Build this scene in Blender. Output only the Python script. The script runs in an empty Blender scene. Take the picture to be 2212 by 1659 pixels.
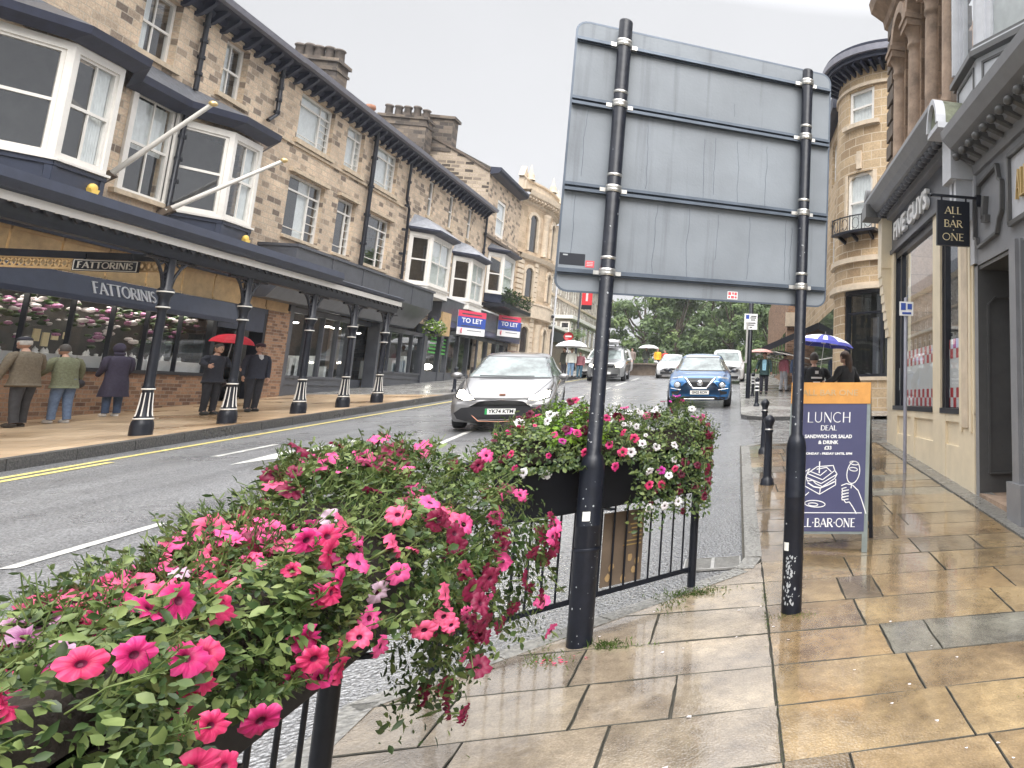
import bpy, bmesh, math, random
from mathutils import Vector, Matrix, geometry
from mathutils.bvhtree import BVHTree
R = random.Random(7)
rad = math.radians
S = bpy.context.scene
COL = S.collection
SL = 0.062                       # the street climbs away from the camera
RD = -0.05                       # carriageway lies a little under the pavement plane

def gz(y):
    if y < 54: return SL * y
    if y < 62: return SL * (54 + (y - 54) * (1 - (y - 54) / 16))
    return SL * 58

# ---------------------------------------------------------------- camera
F_, CX_, CY_ = 1500.0, 2020.0, 620.0
W_, H_ = 2212.0, 1659.0
pit = math.atan2(240, F_); psi = math.atan2(430, F_ / math.cos(pit))
cam = bpy.data.objects.new('camera', bpy.data.cameras.new('camera')); COL.objects.link(cam)
cam.location = (0, 0, 1.6)
cam.rotation_euler = (math.pi / 2 + pit, 0, -psi)
cam.data.sensor_width = 36; cam.data.lens = F_ / W_ * 36
cam.data.shift_x = -(CX_ - W_ / 2) / W_
cam.data.shift_y = -(H_ / 2 - CY_) / W_
cam.data.clip_start = 0.05; cam.data.clip_end = 2000
S.camera = cam

# ---------------------------------------------------------------- sky and sun (rainy overcast noon)
wd = bpy.data.worlds.new('World'); S.world = wd; wd.use_nodes = True
nt = wd.node_tree; nt.nodes.clear(); L = nt.links.new
out = nt.nodes.new('ShaderNodeOutputWorld'); bg = nt.nodes.new('ShaderNodeBackground')
sky = nt.nodes.new('ShaderNodeTexSky'); sky.sky_type = 'NISHITA'; sky.sun_disc = False
sky.sun_elevation = rad(62); sky.sun_rotation = rad(200); sky.dust_density = 4; sky.air_density = 1.5
hs = nt.nodes.new('ShaderNodeHueSaturation'); hs.inputs['Saturation'].default_value = 0.12
L(sky.outputs[0], hs.inputs['Color'])
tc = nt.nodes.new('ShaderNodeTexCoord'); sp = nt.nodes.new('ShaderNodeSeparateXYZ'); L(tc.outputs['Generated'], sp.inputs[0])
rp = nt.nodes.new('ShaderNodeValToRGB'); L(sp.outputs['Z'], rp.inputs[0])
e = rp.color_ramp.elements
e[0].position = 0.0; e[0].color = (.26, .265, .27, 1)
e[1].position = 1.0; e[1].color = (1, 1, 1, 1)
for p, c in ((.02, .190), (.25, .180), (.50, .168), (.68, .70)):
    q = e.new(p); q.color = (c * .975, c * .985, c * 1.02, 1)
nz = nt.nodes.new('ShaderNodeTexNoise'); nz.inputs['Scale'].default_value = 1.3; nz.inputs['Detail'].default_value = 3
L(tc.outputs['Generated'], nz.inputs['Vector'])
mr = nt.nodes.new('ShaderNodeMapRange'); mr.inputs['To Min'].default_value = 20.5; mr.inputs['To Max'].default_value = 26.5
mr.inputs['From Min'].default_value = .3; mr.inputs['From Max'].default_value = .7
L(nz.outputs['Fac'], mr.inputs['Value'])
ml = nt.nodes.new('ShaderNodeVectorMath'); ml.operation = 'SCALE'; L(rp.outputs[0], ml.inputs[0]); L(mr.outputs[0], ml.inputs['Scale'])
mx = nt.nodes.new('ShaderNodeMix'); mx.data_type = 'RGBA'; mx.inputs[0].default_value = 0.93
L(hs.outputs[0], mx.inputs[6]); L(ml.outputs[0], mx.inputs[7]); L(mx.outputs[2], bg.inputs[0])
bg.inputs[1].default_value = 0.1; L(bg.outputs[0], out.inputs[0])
sun = bpy.data.objects.new('sun', bpy.data.lights.new('sun', 'SUN')); COL.objects.link(sun)
sun.data.energy = 2.0; sun.data.angle = rad(40); sun.data.color = (1, .97, .93)
sun.rotation_euler = (rad(44), 0, rad(14)); sun.location = (0, 0, 40)
S.view_settings.view_transform = 'Standard'; S.view_settings.look = 'None'
S.view_settings.exposure = 1.0; S.view_settings.gamma = 1
S.render.engine = 'CYCLES'; S.cycles.max_bounces = 6; S.cycles.caustics_reflective = False; S.cycles.caustics_refractive = False

# ---------------------------------------------------------------- materials
M = {}
def nodes(m): return m.node_tree.nodes, m.node_tree.links.new
def mat(name, col, rough=.6, metal=0, var=.0, scale=6, bump=0, bscale=40, emit=None, es=1, spec=None, col2=None, coat=0, rvar=0):
    m = bpy.data.materials.new(name); m.use_nodes = True; N, L = nodes(m)
    b = N['Principled BSDF']; c = tuple(col) + (1,)
    b.inputs['Base Color'].default_value = c; b.inputs['Roughness'].default_value = rough; b.inputs['Metallic'].default_value = metal
    if spec is not None: b.inputs['Specular IOR Level'].default_value = spec
    if coat: b.inputs['Coat Weight'].default_value = coat; b.inputs['Coat Roughness'].default_value = .08
    if emit: b.inputs['Emission Color'].default_value = tuple(emit) + (1,); b.inputs['Emission Strength'].default_value = es
    if var or bump or col2 or rvar:
        t = N.new('ShaderNodeTexCoord')
    if var or col2 or rvar:
        n = N.new('ShaderNodeTexNoise'); n.inputs['Scale'].default_value = scale; n.inputs['Detail'].default_value = 6; n.inputs['Roughness'].default_value = .65
        L(t.outputs['Object'], n.inputs['Vector'])
        if var or col2:
            r = N.new('ShaderNodeValToRGB'); L(n.outputs['Fac'], r.inputs[0]); L(r.outputs[0], b.inputs['Base Color'])
            r.color_ramp.elements[0].position = .32; r.color_ramp.elements[1].position = .68
            if col2: r.color_ramp.elements[0].color = c; r.color_ramp.elements[1].color = tuple(col2) + (1,)
            else:
                r.color_ramp.elements[0].color = tuple(x * (1 - var) for x in col) + (1,)
                r.color_ramp.elements[1].color = tuple(min(1, x * (1 + var)) for x in col) + (1,)
        if rvar:
            q = N.new('ShaderNodeMapRange'); q.inputs['From Min'].default_value = .3; q.inputs['From Max'].default_value = .7
            q.inputs['To Min'].default_value = max(.02, rough - rvar); q.inputs['To Max'].default_value = rough + rvar
            L(n.outputs['Fac'], q.inputs[0]); L(q.outputs[0], b.inputs['Roughness'])
    if bump:
        n2 = N.new('ShaderNodeTexNoise'); n2.inputs['Scale'].default_value = bscale; n2.inputs['Detail'].default_value = 4
        L(t.outputs['Object'], n2.inputs['Vector'])
        bp = N.new('ShaderNodeBump'); bp.inputs['Strength'].default_value = bump; bp.inputs['Distance'].default_value = .02
        L(n2.outputs['Fac'], bp.inputs['Height']); L(bp.outputs[0], b.inputs['Normal'])
    M[name] = m; return m

def stone(name, light, dark, mortar, bw=.42, bh=.2, darkness=.35, msize=.012, soot=.5, bump=.6):
    """coursed stone: a brick pattern on the UV map, each block its own tint, sooty patches"""
    m = bpy.data.materials.new(name); m.use_nodes = True; N, L = nodes(m); b = N['Principled BSDF']
    uv = N.new('ShaderNodeUVMap'); tc = N.new('ShaderNodeTexCoord')
    br = N.new('ShaderNodeTexBrick'); br.inputs['Scale'].default_value = 1
    br.inputs['Brick Width'].default_value = bw; br.inputs['Row Height'].default_value = bh
    br.inputs['Mortar Size'].default_value = msize; br.inputs['Mortar Smooth'].default_value = .2
    br.inputs['Color1'].default_value = (0, 0, 0, 1); br.inputs['Color2'].default_value = (1, 1, 1, 1); br.inputs['Mortar'].default_value = (.5, .5, .5, 1)
    wn = N.new('ShaderNodeTexNoise'); wn.inputs['Scale'].default_value = 3; L(tc.outputs['Object'], wn.inputs['Vector'])
    ad = N.new('ShaderNodeMixRGB'); ad.blend_type = 'ADD'; ad.inputs[0].default_value = .03; L(uv.outputs[0], ad.inputs[1]); L(wn.outputs['Color'], ad.inputs[2])
    L(ad.outputs[0], br.inputs['Vector'])
    rp = N.new('ShaderNodeValToRGB'); L(br.outputs['Color'], rp.inputs[0]); e = rp.color_ramp.elements
    e[0].position = 0; e[0].color = tuple(dark) + (1,); e[1].position = 1; e[1].color = tuple(x * 1.12 for x in light) + (1,)
    md = tuple((a * .45 + c * .55) for a, c in zip(dark, light)) + (1,)
    q = e.new(darkness); q.color = md; q = e.new(min(.98, darkness + .12)); q.color = tuple(light) + (1,)
    n = N.new('ShaderNodeTexNoise'); n.inputs['Scale'].default_value = 1.1; n.inputs['Detail'].default_value = 7; n.inputs['Roughness'].default_value = .7
    L(tc.outputs['Object'], n.inputs['Vector'])
    r2 = N.new('ShaderNodeValToRGB'); L(n.outputs['Fac'], r2.inputs[0]); r2.color_ramp.elements[0].position = .35; r2.color_ramp.elements[1].position = .62
    r2.color_ramp.elements[0].color = (soot, soot * .97, soot * .95, 1); r2.color_ramp.elements[1].color = (1.05, 1.03, 1, 1)
    mu = N.new('ShaderNodeMixRGB'); mu.blend_type = 'MULTIPLY'; mu.inputs[0].default_value = .8; L(rp.outputs[0], mu.inputs[1]); L(r2.outputs[0], mu.inputs[2])
    n3 = N.new('ShaderNodeTexNoise'); n3.inputs['Scale'].default_value = 22; n3.inputs['Detail'].default_value = 5; L(tc.outputs['Object'], n3.inputs['Vector'])
    mu2 = N.new('ShaderNodeMixRGB'); mu2.blend_type = 'OVERLAY'; mu2.inputs[0].default_value = .45; L(mu.outputs[0], mu2.inputs[1]); L(n3.outputs['Fac'], mu2.inputs[2])
    mm = N.new('ShaderNodeMixRGB'); L(br.outputs['Fac'], mm.inputs[0]); L(mu2.outputs[0], mm.inputs[1]); mm.inputs[2].default_value = tuple(mortar) + (1,)
    L(mm.outputs[0], b.inputs['Base Color']); b.inputs['Roughness'].default_value = .8
    s1 = N.new('ShaderNodeMath'); s1.operation = 'MULTIPLY_ADD'; L(br.outputs['Fac'], s1.inputs[0]); s1.inputs[1].default_value = -1.0; L(n3.outputs['Fac'], s1.inputs[2])
    bp = N.new('ShaderNodeBump'); bp.inputs['Strength'].default_value = bump; bp.inputs['Distance'].default_value = .02; L(s1.outputs[0], bp.inputs['Height']); L(bp.outputs[0], b.inputs['Normal'])
    M[name] = m; return m

stone('terrace_stone', (.63, .50, .37), (.19, .145, .115), (.50, .43, .34), .31, .165, .24, .010, .60)
stone('gable_stone', (.46, .38, .30), (.05, .038, .03), (.42, .34, .25), .42, .2, .4, .03, .7)
stone('pale_ashlar', (.58, .46, .33), (.44, .34, .23), (.40, .30, .20), .75, .33, .3, .006, .72, .2)
stone('tower_ashlar', (.47, .355, .225), (.34, .24, .14), (.58, .49, .37), .62, .27, .3, .014, .8, .25)
stone('brown_ashlar', (.33, .23, .16), (.20, .13, .085), (.14, .10, .07), .9, .36, .3, .006, .55, .25)
stone('hotel_stone', (.42, .38, .33), (.27, .235, .20), (.30, .27, .23), .7, .3, .4, .01, .7, .1)
stone('red_brick', (.34, .20, .12), (.15, .08, .05), (.30, .24, .19), .24, .085, .4, .008, .75)
stone('chimney_stone', (.20, .16, .125), (.06, .05, .045), (.13, .11, .09), .4, .2, .5, .012, .55)
mat('band_stone', (.54, .44, .32), .8, var=.22, scale=5, bump=.2)
mat('brown_stone', (.30, .215, .155), .75, var=.4, scale=3, bump=.3, bscale=25)
mat('dark_stone', (.13, .10, .075), .8, var=.35, scale=4, bump=.3)
mat('pale_stone', (.60, .50, .38), .75, var=.15, scale=4, bump=.15)
mat('slate', (.10, .105, .12), .35, var=.3, scale=12, bump=.3, bscale=14)
mat('lead', (.30, .31, .34), .4, var=.25, scale=5, bump=.1)
mat('black_paint', (.008, .010, .017), .36, var=.3, scale=9)
mat('eave_paint', (.018, .022, .045), .5, var=.25)
mat('gutter_paint', (.22, .22, .26), .4, var=.15)
mat('navy_paint', (.034, .042, .070), .4, var=.2, scale=4, bump=.05)
mat('shop_grey', (.075, .08, .095), .35, var=.2, scale=3)
mat('white_paint', (.78, .75, .70), .45, var=.05, scale=7)
mat('bright_white', (.82, .82, .82), .5)
mat('cream_paint', (.74, .64, .47), .4, var=.08, scale=3, bump=.06, bscale=20)
mat('grey_paint', (.22, .225, .24), .38, var=.10, scale=4, bump=.05, bscale=20)
mat('pale_grey_paint', (.50, .51, .54), .4, var=.10, scale=4)
mat('door_grey', (.10, .10, .10), .35, var=.1)
mat('tan_board', (.50, .34, .17), .5, var=.18, scale=5)
mat('orange_board', (.62, .30, .08), .35, var=.12, scale=9)
mat('gold', (.75, .55, .25), .35, .6); mat('yellow_box', (.80, .55, .12), .5, var=.15)
mat('gold_letter', (.80, .68, .42), .4)
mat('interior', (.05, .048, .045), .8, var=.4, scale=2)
mat('asphalt_dark', (.05, .05, .052), .5)
mat('sign_grey', (.26, .285, .315), .5, var=.10, scale=2.2, bump=.05, bscale=60)
mat('alu_rail', (.10, .12, .15), .35, .5, var=.2)
mat('steel', (.62, .60, .56), .3, .9, var=.2, scale=30)
mat('pole_black', (.008, .010, .017), .38, var=.3, scale=14, bump=.12, bscale=24, spec=.35)
mat('chip', (.36, .38, .40), .5)
mat('sticker_black', (.02, .022, .03), .3)
mat('sticker_red', (.70, .10, .12), .4)
mat('red_paint', (.60, .03, .04), .35)
mat('glass_dark', (.020, .022, .026), .03, spec=.9, coat=.6)
mat('blind_white', (.80, .82, .81), .9, var=.10, scale=5)
mat('fern', (.03, .06, .02), .6)
mat('concrete', (.30, .29, .27), .8, var=.2, bump=.2)
mat('tyre', (.015, .015, .016), .7)
mat('rim', (.38, .39, .41), .3, .9)
mat('chrome', (.75, .76, .78), .15, 1)
mat('car_plastic', (.012, .012, .014), .4)
mat('plate_white', (.80, .80, .76), .4)
mat('ink', (.01, .01, .012), .5)
mat('green_flash', (.02, .30, .08), .5)
mat('headlight_on', (.9, .9, .8), .2, emit=(1, .92, .72), es=14)
mat('headlight_off', (.62, .65, .68), .08, .3, coat=1)
mat('lamp_glow', (.9, .8, .6), .3, emit=(1, .85, .6), es=3)
mat('car_glass', (.16, .19, .19), .04, var=.6, scale=2.2, spec=.6, coat=.25)
mat('skin', (.55, .33, .24), .5, var=.08)
mat('hair_dark', (.03, .02, .015), .5, var=.3, scale=30)
mat('bark', (.07, .055, .04), .9, var=.3, bump=.5)
mat('soil', (.03, .022, .016), .95, var=.3, bump=.6)
mat('trough_black', (.005, .006, .010), .6, spec=.3, var=.4, scale=5, bump=.1, bscale=12)
mat('poster_brown', (.20, .15, .11), .5, var=.25, scale=3)
mat('poster_navy', (.070, .072, .145), .28, var=.06)
mat('window_vinyl_green', (.12, .5, .1), .5)
mat('board_blue', (.04, .09, .38), .4)
mat('board_red', (.72, .06, .12), .4)

def glassmat(name, tint, a, spec=.7, ior=1.9):
    """window glass: real pane, mirror-like coat over a see-through tint"""
    m = bpy.data.materials.new(name); m.use_nodes = True; N, L = nodes(m); b = N['Principled BSDF']; o = N['Material Output']
    b.inputs['Base Color'].default_value = tuple(tint) + (1,); b.inputs['Roughness'].default_value = .02
    b.inputs['Specular IOR Level'].default_value = spec
    tr = N.new('ShaderNodeBsdfTransparent'); tr.inputs[0].default_value = (.96, .98, .98, 1)
    gl = N.new('ShaderNodeBsdfGlossy'); gl.inputs['Roughness'].default_value = .015; gl.inputs[0].default_value = (.95, .97, 1, 1)
    lw = N.new('ShaderNodeLayerWeight'); lw.inputs[0].default_value = .5; f0 = ((ior - 1) / (ior + 1)) ** 2
    pw = N.new('ShaderNodeMath'); pw.operation = 'POWER'; L(lw.outputs['Facing'], pw.inputs[0]); pw.inputs[1].default_value = 5
    fr = N.new('ShaderNodeMath'); fr.operation = 'MULTIPLY_ADD'; L(pw.outputs[0], fr.inputs[0]); fr.inputs[1].default_value = 1 - f0; fr.inputs[2].default_value = f0
    m1 = N.new('ShaderNodeMixShader'); m1.inputs[0].default_value = a; L(tr.outputs[0], m1.inputs[1]); L(b.outputs[0], m1.inputs[2])
    m2 = N.new('ShaderNodeMixShader'); L(fr.outputs[0], m2.inputs[0]); L(m1.outputs[0], m2.inputs[1]); L(gl.outputs[0], m2.inputs[2])
    L(m2.outputs[0], o.inputs[0]); M[name] = m; return m
glassmat('pane_glass', (.05, .055, .06), .06, ior=2.1)
glassmat('shop_glass', (.03, .035, .03), .12, ior=1.45)

# flower and leaf materials
def leafmat(name, c1, c2, rough=.45, trans=.25, scale=9):
    m = bpy.data.materials.new(name); m.use_nodes = True; N, L = nodes(m); b = N['Principled BSDF']; o = N['Material Output']
    t = N.new('ShaderNodeTexCoord'); n = N.new('ShaderNodeTexNoise'); n.inputs['Scale'].default_value = scale; n.inputs['Detail'].default_value = 5
    L(t.outputs['Object'], n.inputs['Vector']); r = N.new('ShaderNodeValToRGB'); L(n.outputs['Fac'], r.inputs[0])
    r.color_ramp.elements[0].position = .35; r.color_ramp.elements[1].position = .68
    r.color_ramp.elements[0].color = tuple(c1) + (1,); r.color_ramp.elements[1].color = tuple(c2) + (1,)
    L(r.outputs[0], b.inputs['Base Color']); b.inputs['Roughness'].default_value = rough
    tl = N.new('ShaderNodeBsdfTranslucent'); L(r.outputs[0], tl.inputs[0])
    mx = N.new('ShaderNodeMixShader'); mx.inputs[0].default_value = trans; L(b.outputs[0], mx.inputs[1]); L(tl.outputs[0], mx.inputs[2]); L(mx.outputs[0], o.inputs[0])
    M[name] = m; return m
leafmat('petunia_leaf', (.075, .125, .032), (.24, .30, .10), .5, .25, 13)
leafmat('petunia_leaf_dark', (.028, .058, .018), (.08, .13, .04), .4, .3, 11)
leafmat('lime_leaf', (.12, .24, .02), (.25, .40, .04), .45, .3)
leafmat('tree_leaf', (.08, .13, .05), (.17, .24, .09), .5, .3, .9)
leafmat('tree_leaf_light', (.14, .21, .07), (.25, .33, .12), .5, .3, .9)
leafmat('grass_green', (.06, .11, .02), (.16, .24, .05), .6, .3, 5)
leafmat('petal_pink', (.62, .04, .17), (.85, .14, .30), .5, .35, 40)
leafmat('petal_coral', (.70, .05, .14), (.85, .17, .27), .5, .35, 40)
leafmat('petal_maroon', (.10, .006, .02), (.25, .02, .05), .5, .3, 40)
leafmat('petal_white', (.72, .66, .68), (.88, .84, .84), .5, .35, 40)
leafmat('petal_magenta', (.45, .01, .28), (.75, .05, .50), .5, .35, 40)
leafmat('petal_mauve', (.35, .10, .26), (.62, .36, .50), .5, .35, 40)
def petalmat(name, deep, mid, edge, thr, veins=.5):
    m = bpy.data.materials.new(name); m.use_nodes = True; N, L = nodes(m); b = N['Principled BSDF']; o = N['Material Output']
    t = N.new('ShaderNodeTexCoord'); sp = N.new('ShaderNodeSeparateXYZ'); L(t.outputs['Object'], sp.inputs[0]); cb = N.new('ShaderNodeCombineXYZ'); L(sp.outputs[0], cb.inputs[0]); L(sp.outputs[1], cb.inputs[1])
    ln = N.new('ShaderNodeVectorMath'); ln.operation = 'LENGTH'; L(cb.outputs[0], ln.inputs[0])
    at = N.new('ShaderNodeMath'); at.operation = 'ARCTAN2'; L(sp.outputs[1], at.inputs[0]); L(sp.outputs[0], at.inputs[1])
    sn = N.new('ShaderNodeMath'); sn.operation = 'SINE'; mu = N.new('ShaderNodeMath'); mu.operation = 'MULTIPLY'; L(at.outputs[0], mu.inputs[0]); mu.inputs[1].default_value = 25; L(mu.outputs[0], sn.inputs[0])
    n = N.new('ShaderNodeTexNoise'); n.inputs['Scale'].default_value = 60; n.inputs['Detail'].default_value = 4; L(t.outputs['Object'], n.inputs['Vector'])
    a1 = N.new('ShaderNodeMath'); a1.operation = 'MULTIPLY_ADD'; L(sn.outputs[0], a1.inputs[0]); a1.inputs[1].default_value = .0016 * veins; L(ln.outputs['Value'], a1.inputs[2])
    a2 = N.new('ShaderNodeMath'); a2.operation = 'MULTIPLY_ADD'; L(n.outputs['Fac'], a2.inputs[0]); a2.inputs[1].default_value = .012; L(a1.outputs[0], a2.inputs[2])
    r = N.new('ShaderNodeMapRange'); r.inputs['From Max'].default_value = .046; L(a2.outputs[0], r.inputs[0]); q = N.new('ShaderNodeValToRGB'); L(r.outputs[0], q.inputs[0]); e = q.color_ramp.elements
    e[0].position = .20; e[0].color = tuple(thr) + (1,); e[1].position = 1; e[1].color = tuple(edge) + (1,); k = e.new(.34); k.color = tuple(deep) + (1,); k = e.new(.62); k.color = tuple(mid) + (1,)
    L(q.outputs[0], b.inputs['Base Color']); b.inputs['Roughness'].default_value = .5
    tl = N.new('ShaderNodeBsdfTranslucent'); L(q.outputs[0], tl.inputs[0]); mx = N.new('ShaderNodeMixShader'); mx.inputs[0].default_value = .35; L(b.outputs[0], mx.inputs[1]); L(tl.outputs[0], mx.inputs[2]); L(mx.outputs[0], o.inputs[0])
    bp = N.new('ShaderNodeBump'); bp.inputs['Strength'].default_value = .18; bp.inputs['Distance'].default_value = .001; L(sn.outputs[0], bp.inputs['Height']); L(bp.outputs[0], b.inputs['Normal']); M[name] = m
petalmat('pet_pink', (.42, .008, .10), (.72, .03, .21), (.86, .11, .34), (.10, .005, .03))
petalmat('pet_coral', (.46, .01, .08), (.76, .04, .17), (.87, .13, .28), (.12, .01, .03))
petalmat('pet_maroon', (.06, .003, .012), (.13, .006, .03), (.24, .015, .06), (.02, .002, .006))
petalmat('pet_white', (.70, .62, .68), (.82, .79, .80), (.88, .87, .87), (.12, .10, .06))
petalmat('pet_magenta', (.38, .005, .18), (.62, .02, .36), (.78, .07, .52), (.08, .002, .05))
petalmat('pet_mauve', (.30, .05, .20), (.52, .24, .42), (.70, .50, .62), (.12, .01, .06), 1)
leafmat('throat', (.05, .004, .02), (.16, .01, .05), .6, .2, 40)
leafmat('throat_pale', (.20, .18, .10), (.05, .03, .05), .6, .2, 40)

# ---------------------------------------------------------------- object helpers
def link(o, parent=None):
    COL.objects.link(o)
    if parent: o.parent = parent
    return o
def tag(o, label=None, cat=None, group=None, kind=None):
    if label: o['label'] = label
    if cat: o['category'] = cat
    if group: o['group'] = group
    if kind: o['kind'] = kind
    return o
def thing(name, loc, label, cat, rz=0, group=None):
    o = bpy.data.objects.new(name, None); COL.objects.link(o); o.location = loc; o.rotation_euler = (0, 0, rz)
    o.empty_display_size = .2
    return tag(o, label, cat, group)

class Fr:
    """a facade frame: u along it, z up, n outward"""
    def __init__(s, o, u, n): s.o = Vector(o); s.u = Vector(u).normalized(); s.n = Vector(n).normalized()
    def p(s, u, z, n=0): return s.o + s.u * u + s.n * n + Vector((0, 0, z))

class MB:
    def __init__(s): s.v = []; s.f = []; s.m = []; s.uv = {}; s.sm = []
    def add(s, vs, fs, mi=0, smooth=False, uvs=None):
        b = len(s.v); s.v += [tuple(p) for p in vs]
        for f in fs:
            if uvs: s.uv[len(s.f)] = [uvs[i] for i in f]
            s.f.append(tuple(b + i for i in f)); s.m.append(mi); s.sm.append(smooth)
    def hexa(s, c, mi=0):
        s.add(c, [(0, 3, 2, 1), (4, 5, 6, 7), (0, 1, 5, 4), (1, 2, 6, 5), (2, 3, 7, 6), (3, 0, 4, 7)], mi)
    def box(s, x0, x1, y0, y1, z0, z1, mi=0):
        s.hexa([(x0, y0, z0), (x1, y0, z0), (x1, y1, z0), (x0, y1, z0), (x0, y0, z1), (x1, y0, z1), (x1, y1, z1), (x0, y1, z1)], mi)
    def fbox(s, fr, u0, u1, z0, z1, n0, n1, mi=0):
        P = fr.p
        s.hexa([P(u0, z0, n0), P(u1, z0, n0), P(u1, z0, n1), P(u0, z0, n1), P(u0, z1, n0), P(u1, z1, n0), P(u1, z1, n1), P(u0, z1, n1)], mi)
    def fprism(s, fr, pts, n0, n1, mi=0):
        """polygon (u,z) extruded along n"""
        k = len(pts); vs = [fr.p(u, z, n0) for u, z in pts] + [fr.p(u, z, n1) for u, z in pts]
        s.add(vs, [tuple(range(k))[::-1], tuple(range(k, 2 * k))] + [(i, (i + 1) % k, k + (i + 1) % k, k + i) for i in range(k)], mi)
    def fquad(s, fr, u0, u1, z0, z1, n=0, mi=0):
        s.add([fr.p(u0, z0, n), fr.p(u1, z0, n), fr.p(u1, z1, n), fr.p(u0, z1, n)], [(0, 1, 2, 3)], mi)
    def profile(s, fr, prof, u0, u1, mi=0):
        """moulding: (n,z) profile swept along u"""
        k = len(prof); vs = [fr.p(u0, z, n) for n, z in prof] + [fr.p(u1, z, n) for n, z in prof]
        s.add(vs, [(i, (i + 1) % k, k + (i + 1) % k, k + i) for i in range(k)] + [tuple(range(k))[::-1], tuple(range(k, 2 * k))], mi)
    def bar(s, a, b, w, h=None, mi=0):
        h = h or w; a = Vector(a); b = Vector(b); d = (b - a).normalized()
        x = d.cross(Vector((0, 0, 1)))
        if x.length < 1e-3: x = Vector((1, 0, 0))
        x.normalize(); y = x.cross(d).normalized(); x *= w / 2; y *= h / 2
        s.hexa([a - x - y, a + x - y, a + x + y, a - x + y, b - x - y, b + x - y, b + x + y, b - x + y], mi)
    def tube(s, pts, r, seg=8, mi=0, caps=True):
        pts = [Vector(p) for p in pts]; rs = r if isinstance(r, (list, tuple)) else [r] * len(pts); vs = []; n = len(pts); ref = None
        for i, p in enumerate(pts):
            d = (pts[min(i + 1, n - 1)] - pts[max(i - 1, 0)]).normalized()
            if ref is None: ref = Vector((0, 0, 1)) if abs(d.z) < .9 else Vector((1, 0, 0))
            x = d.cross(ref).normalized(); y = x.cross(d).normalized(); ref = y if abs(d.dot(ref)) > .95 else ref
            for j in range(seg):
                a = 2 * math.pi * j / seg; vs.append(p + (x * math.cos(a) + y * math.sin(a)) * rs[i])
        fs = [(i * seg + j, i * seg + (j + 1) % seg, (i + 1) * seg + (j + 1) % seg, (i + 1) * seg + j) for i in range(n - 1) for j in range(seg)]
        s.add(vs, fs, mi, True)
        if caps: s.add(vs[:seg], [tuple(range(seg))[::-1]], mi); s.add(vs[-seg:], [tuple(range(seg))], mi)
    def lathe(s, c, prof, seg=16, mi=0, tilt=None, smooth=True, a0=0, a1=2 * math.pi):
        c = Vector(c); full = abs(a1 - a0 - 2 * math.pi) < 1e-6; n = seg if full else seg + 1; vs = []; us = []
        for r, z in prof:
            for j in range(n):
                a = a0 + (a1 - a0) * j / seg; p = Vector((r * math.cos(a), r * math.sin(a), z))
                if tilt: p = tilt @ p
                vs.append(c + p); us.append((a * max(r, .01), c.z + z))
        fs = []; uvq = []
        for i in range(len(prof) - 1):
            for j in range(seg):
                k = (j + 1) % n; fs.append((i * n + j, i * n + k, (i + 1) * n + k, (i + 1) * n + j))
        b = len(s.v); s.v += [tuple(p) for p in vs]
        rr = max(p[0] for p in prof)
        for (q0, q1, q2, q3) in fs:
            j = q0 % n; ua = rr * (a0 + (a1 - a0) * j / seg); ub = rr * (a0 + (a1 - a0) * (j + 1) / seg)
            s.uv[len(s.f)] = [(ua, vs[q0].z), (ub, vs[q1].z), (ub, vs[q2].z), (ua, vs[q3].z)]
            s.f.append((b + q0, b + q1, b + q2, b + q3)); s.m.append(mi); s.sm.append(smooth)
    def sphere(s, c, rx, ry=None, rz=None, seg=12, rings=8, mi=0, rot=None):
        ry = ry or rx; rz = rz or rx; c = Vector(c); vs = []
        for i in range(rings + 1):
            t = math.pi * i / rings
            for j in range(seg):
                a = 2 * math.pi * j / seg; p = Vector((rx * math.sin(t) * math.cos(a), ry * math.sin(t) * math.sin(a), rz * math.cos(t)))
                if rot: p = rot @ p
                vs.append(c + p)
        s.add(vs, [(i * seg + j, (i + 1) * seg + j, (i + 1) * seg + (j + 1) % seg, i * seg + (j + 1) % seg) for i in range(rings) for j in range(seg)], mi, True)
    def build(s, name, mats, parent=None, off=None, bevel=0):
        me = bpy.data.meshes.new(name); v = s.v
        if off is not None: v = [(p[0] - off[0], p[1] - off[1], p[2] - off[2]) for p in v]
        me.from_pydata(v, [], s.f)
        if not isinstance(mats, (list, tuple)): mats = [mats]
        for q in mats: me.materials.append(M[q] if isinstance(q, str) else q)
        me.polygons.foreach_set('material_index', s.m); me.polygons.foreach_set('use_smooth', s.sm)
        ul = me.uv_layers.new(name='UVMap'); me.update()
        buf = [0.0] * (2 * len(me.loops)); V = s.v
        for p in me.polygons:
            ov = s.uv.get(p.index); n = p.normal; ax = 0 if abs(n.x) > abs(n.y) and abs(n.x) > abs(n.z) else (1 if abs(n.y) > abs(n.z) else 2)
            for k, li in enumerate(p.loop_indices):
                if ov: u = ov[k]
                else:
                    q = V[me.loops[li].vertex_index]; u = (q[1], q[2]) if ax == 0 else ((q[0], q[2]) if ax == 1 else (q[0], q[1]))
                buf[2 * li] = u[0]; buf[2 * li + 1] = u[1]
        ul.data.foreach_set('uv', buf)
        o = bpy.data.objects.new(name, me); link(o, parent)
        if bevel:
            bv = o.modifiers.new('b', 'BEVEL'); bv.width = bevel; bv.segments = 2; bv.limit_method = 'ANGLE'
        return o

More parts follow.
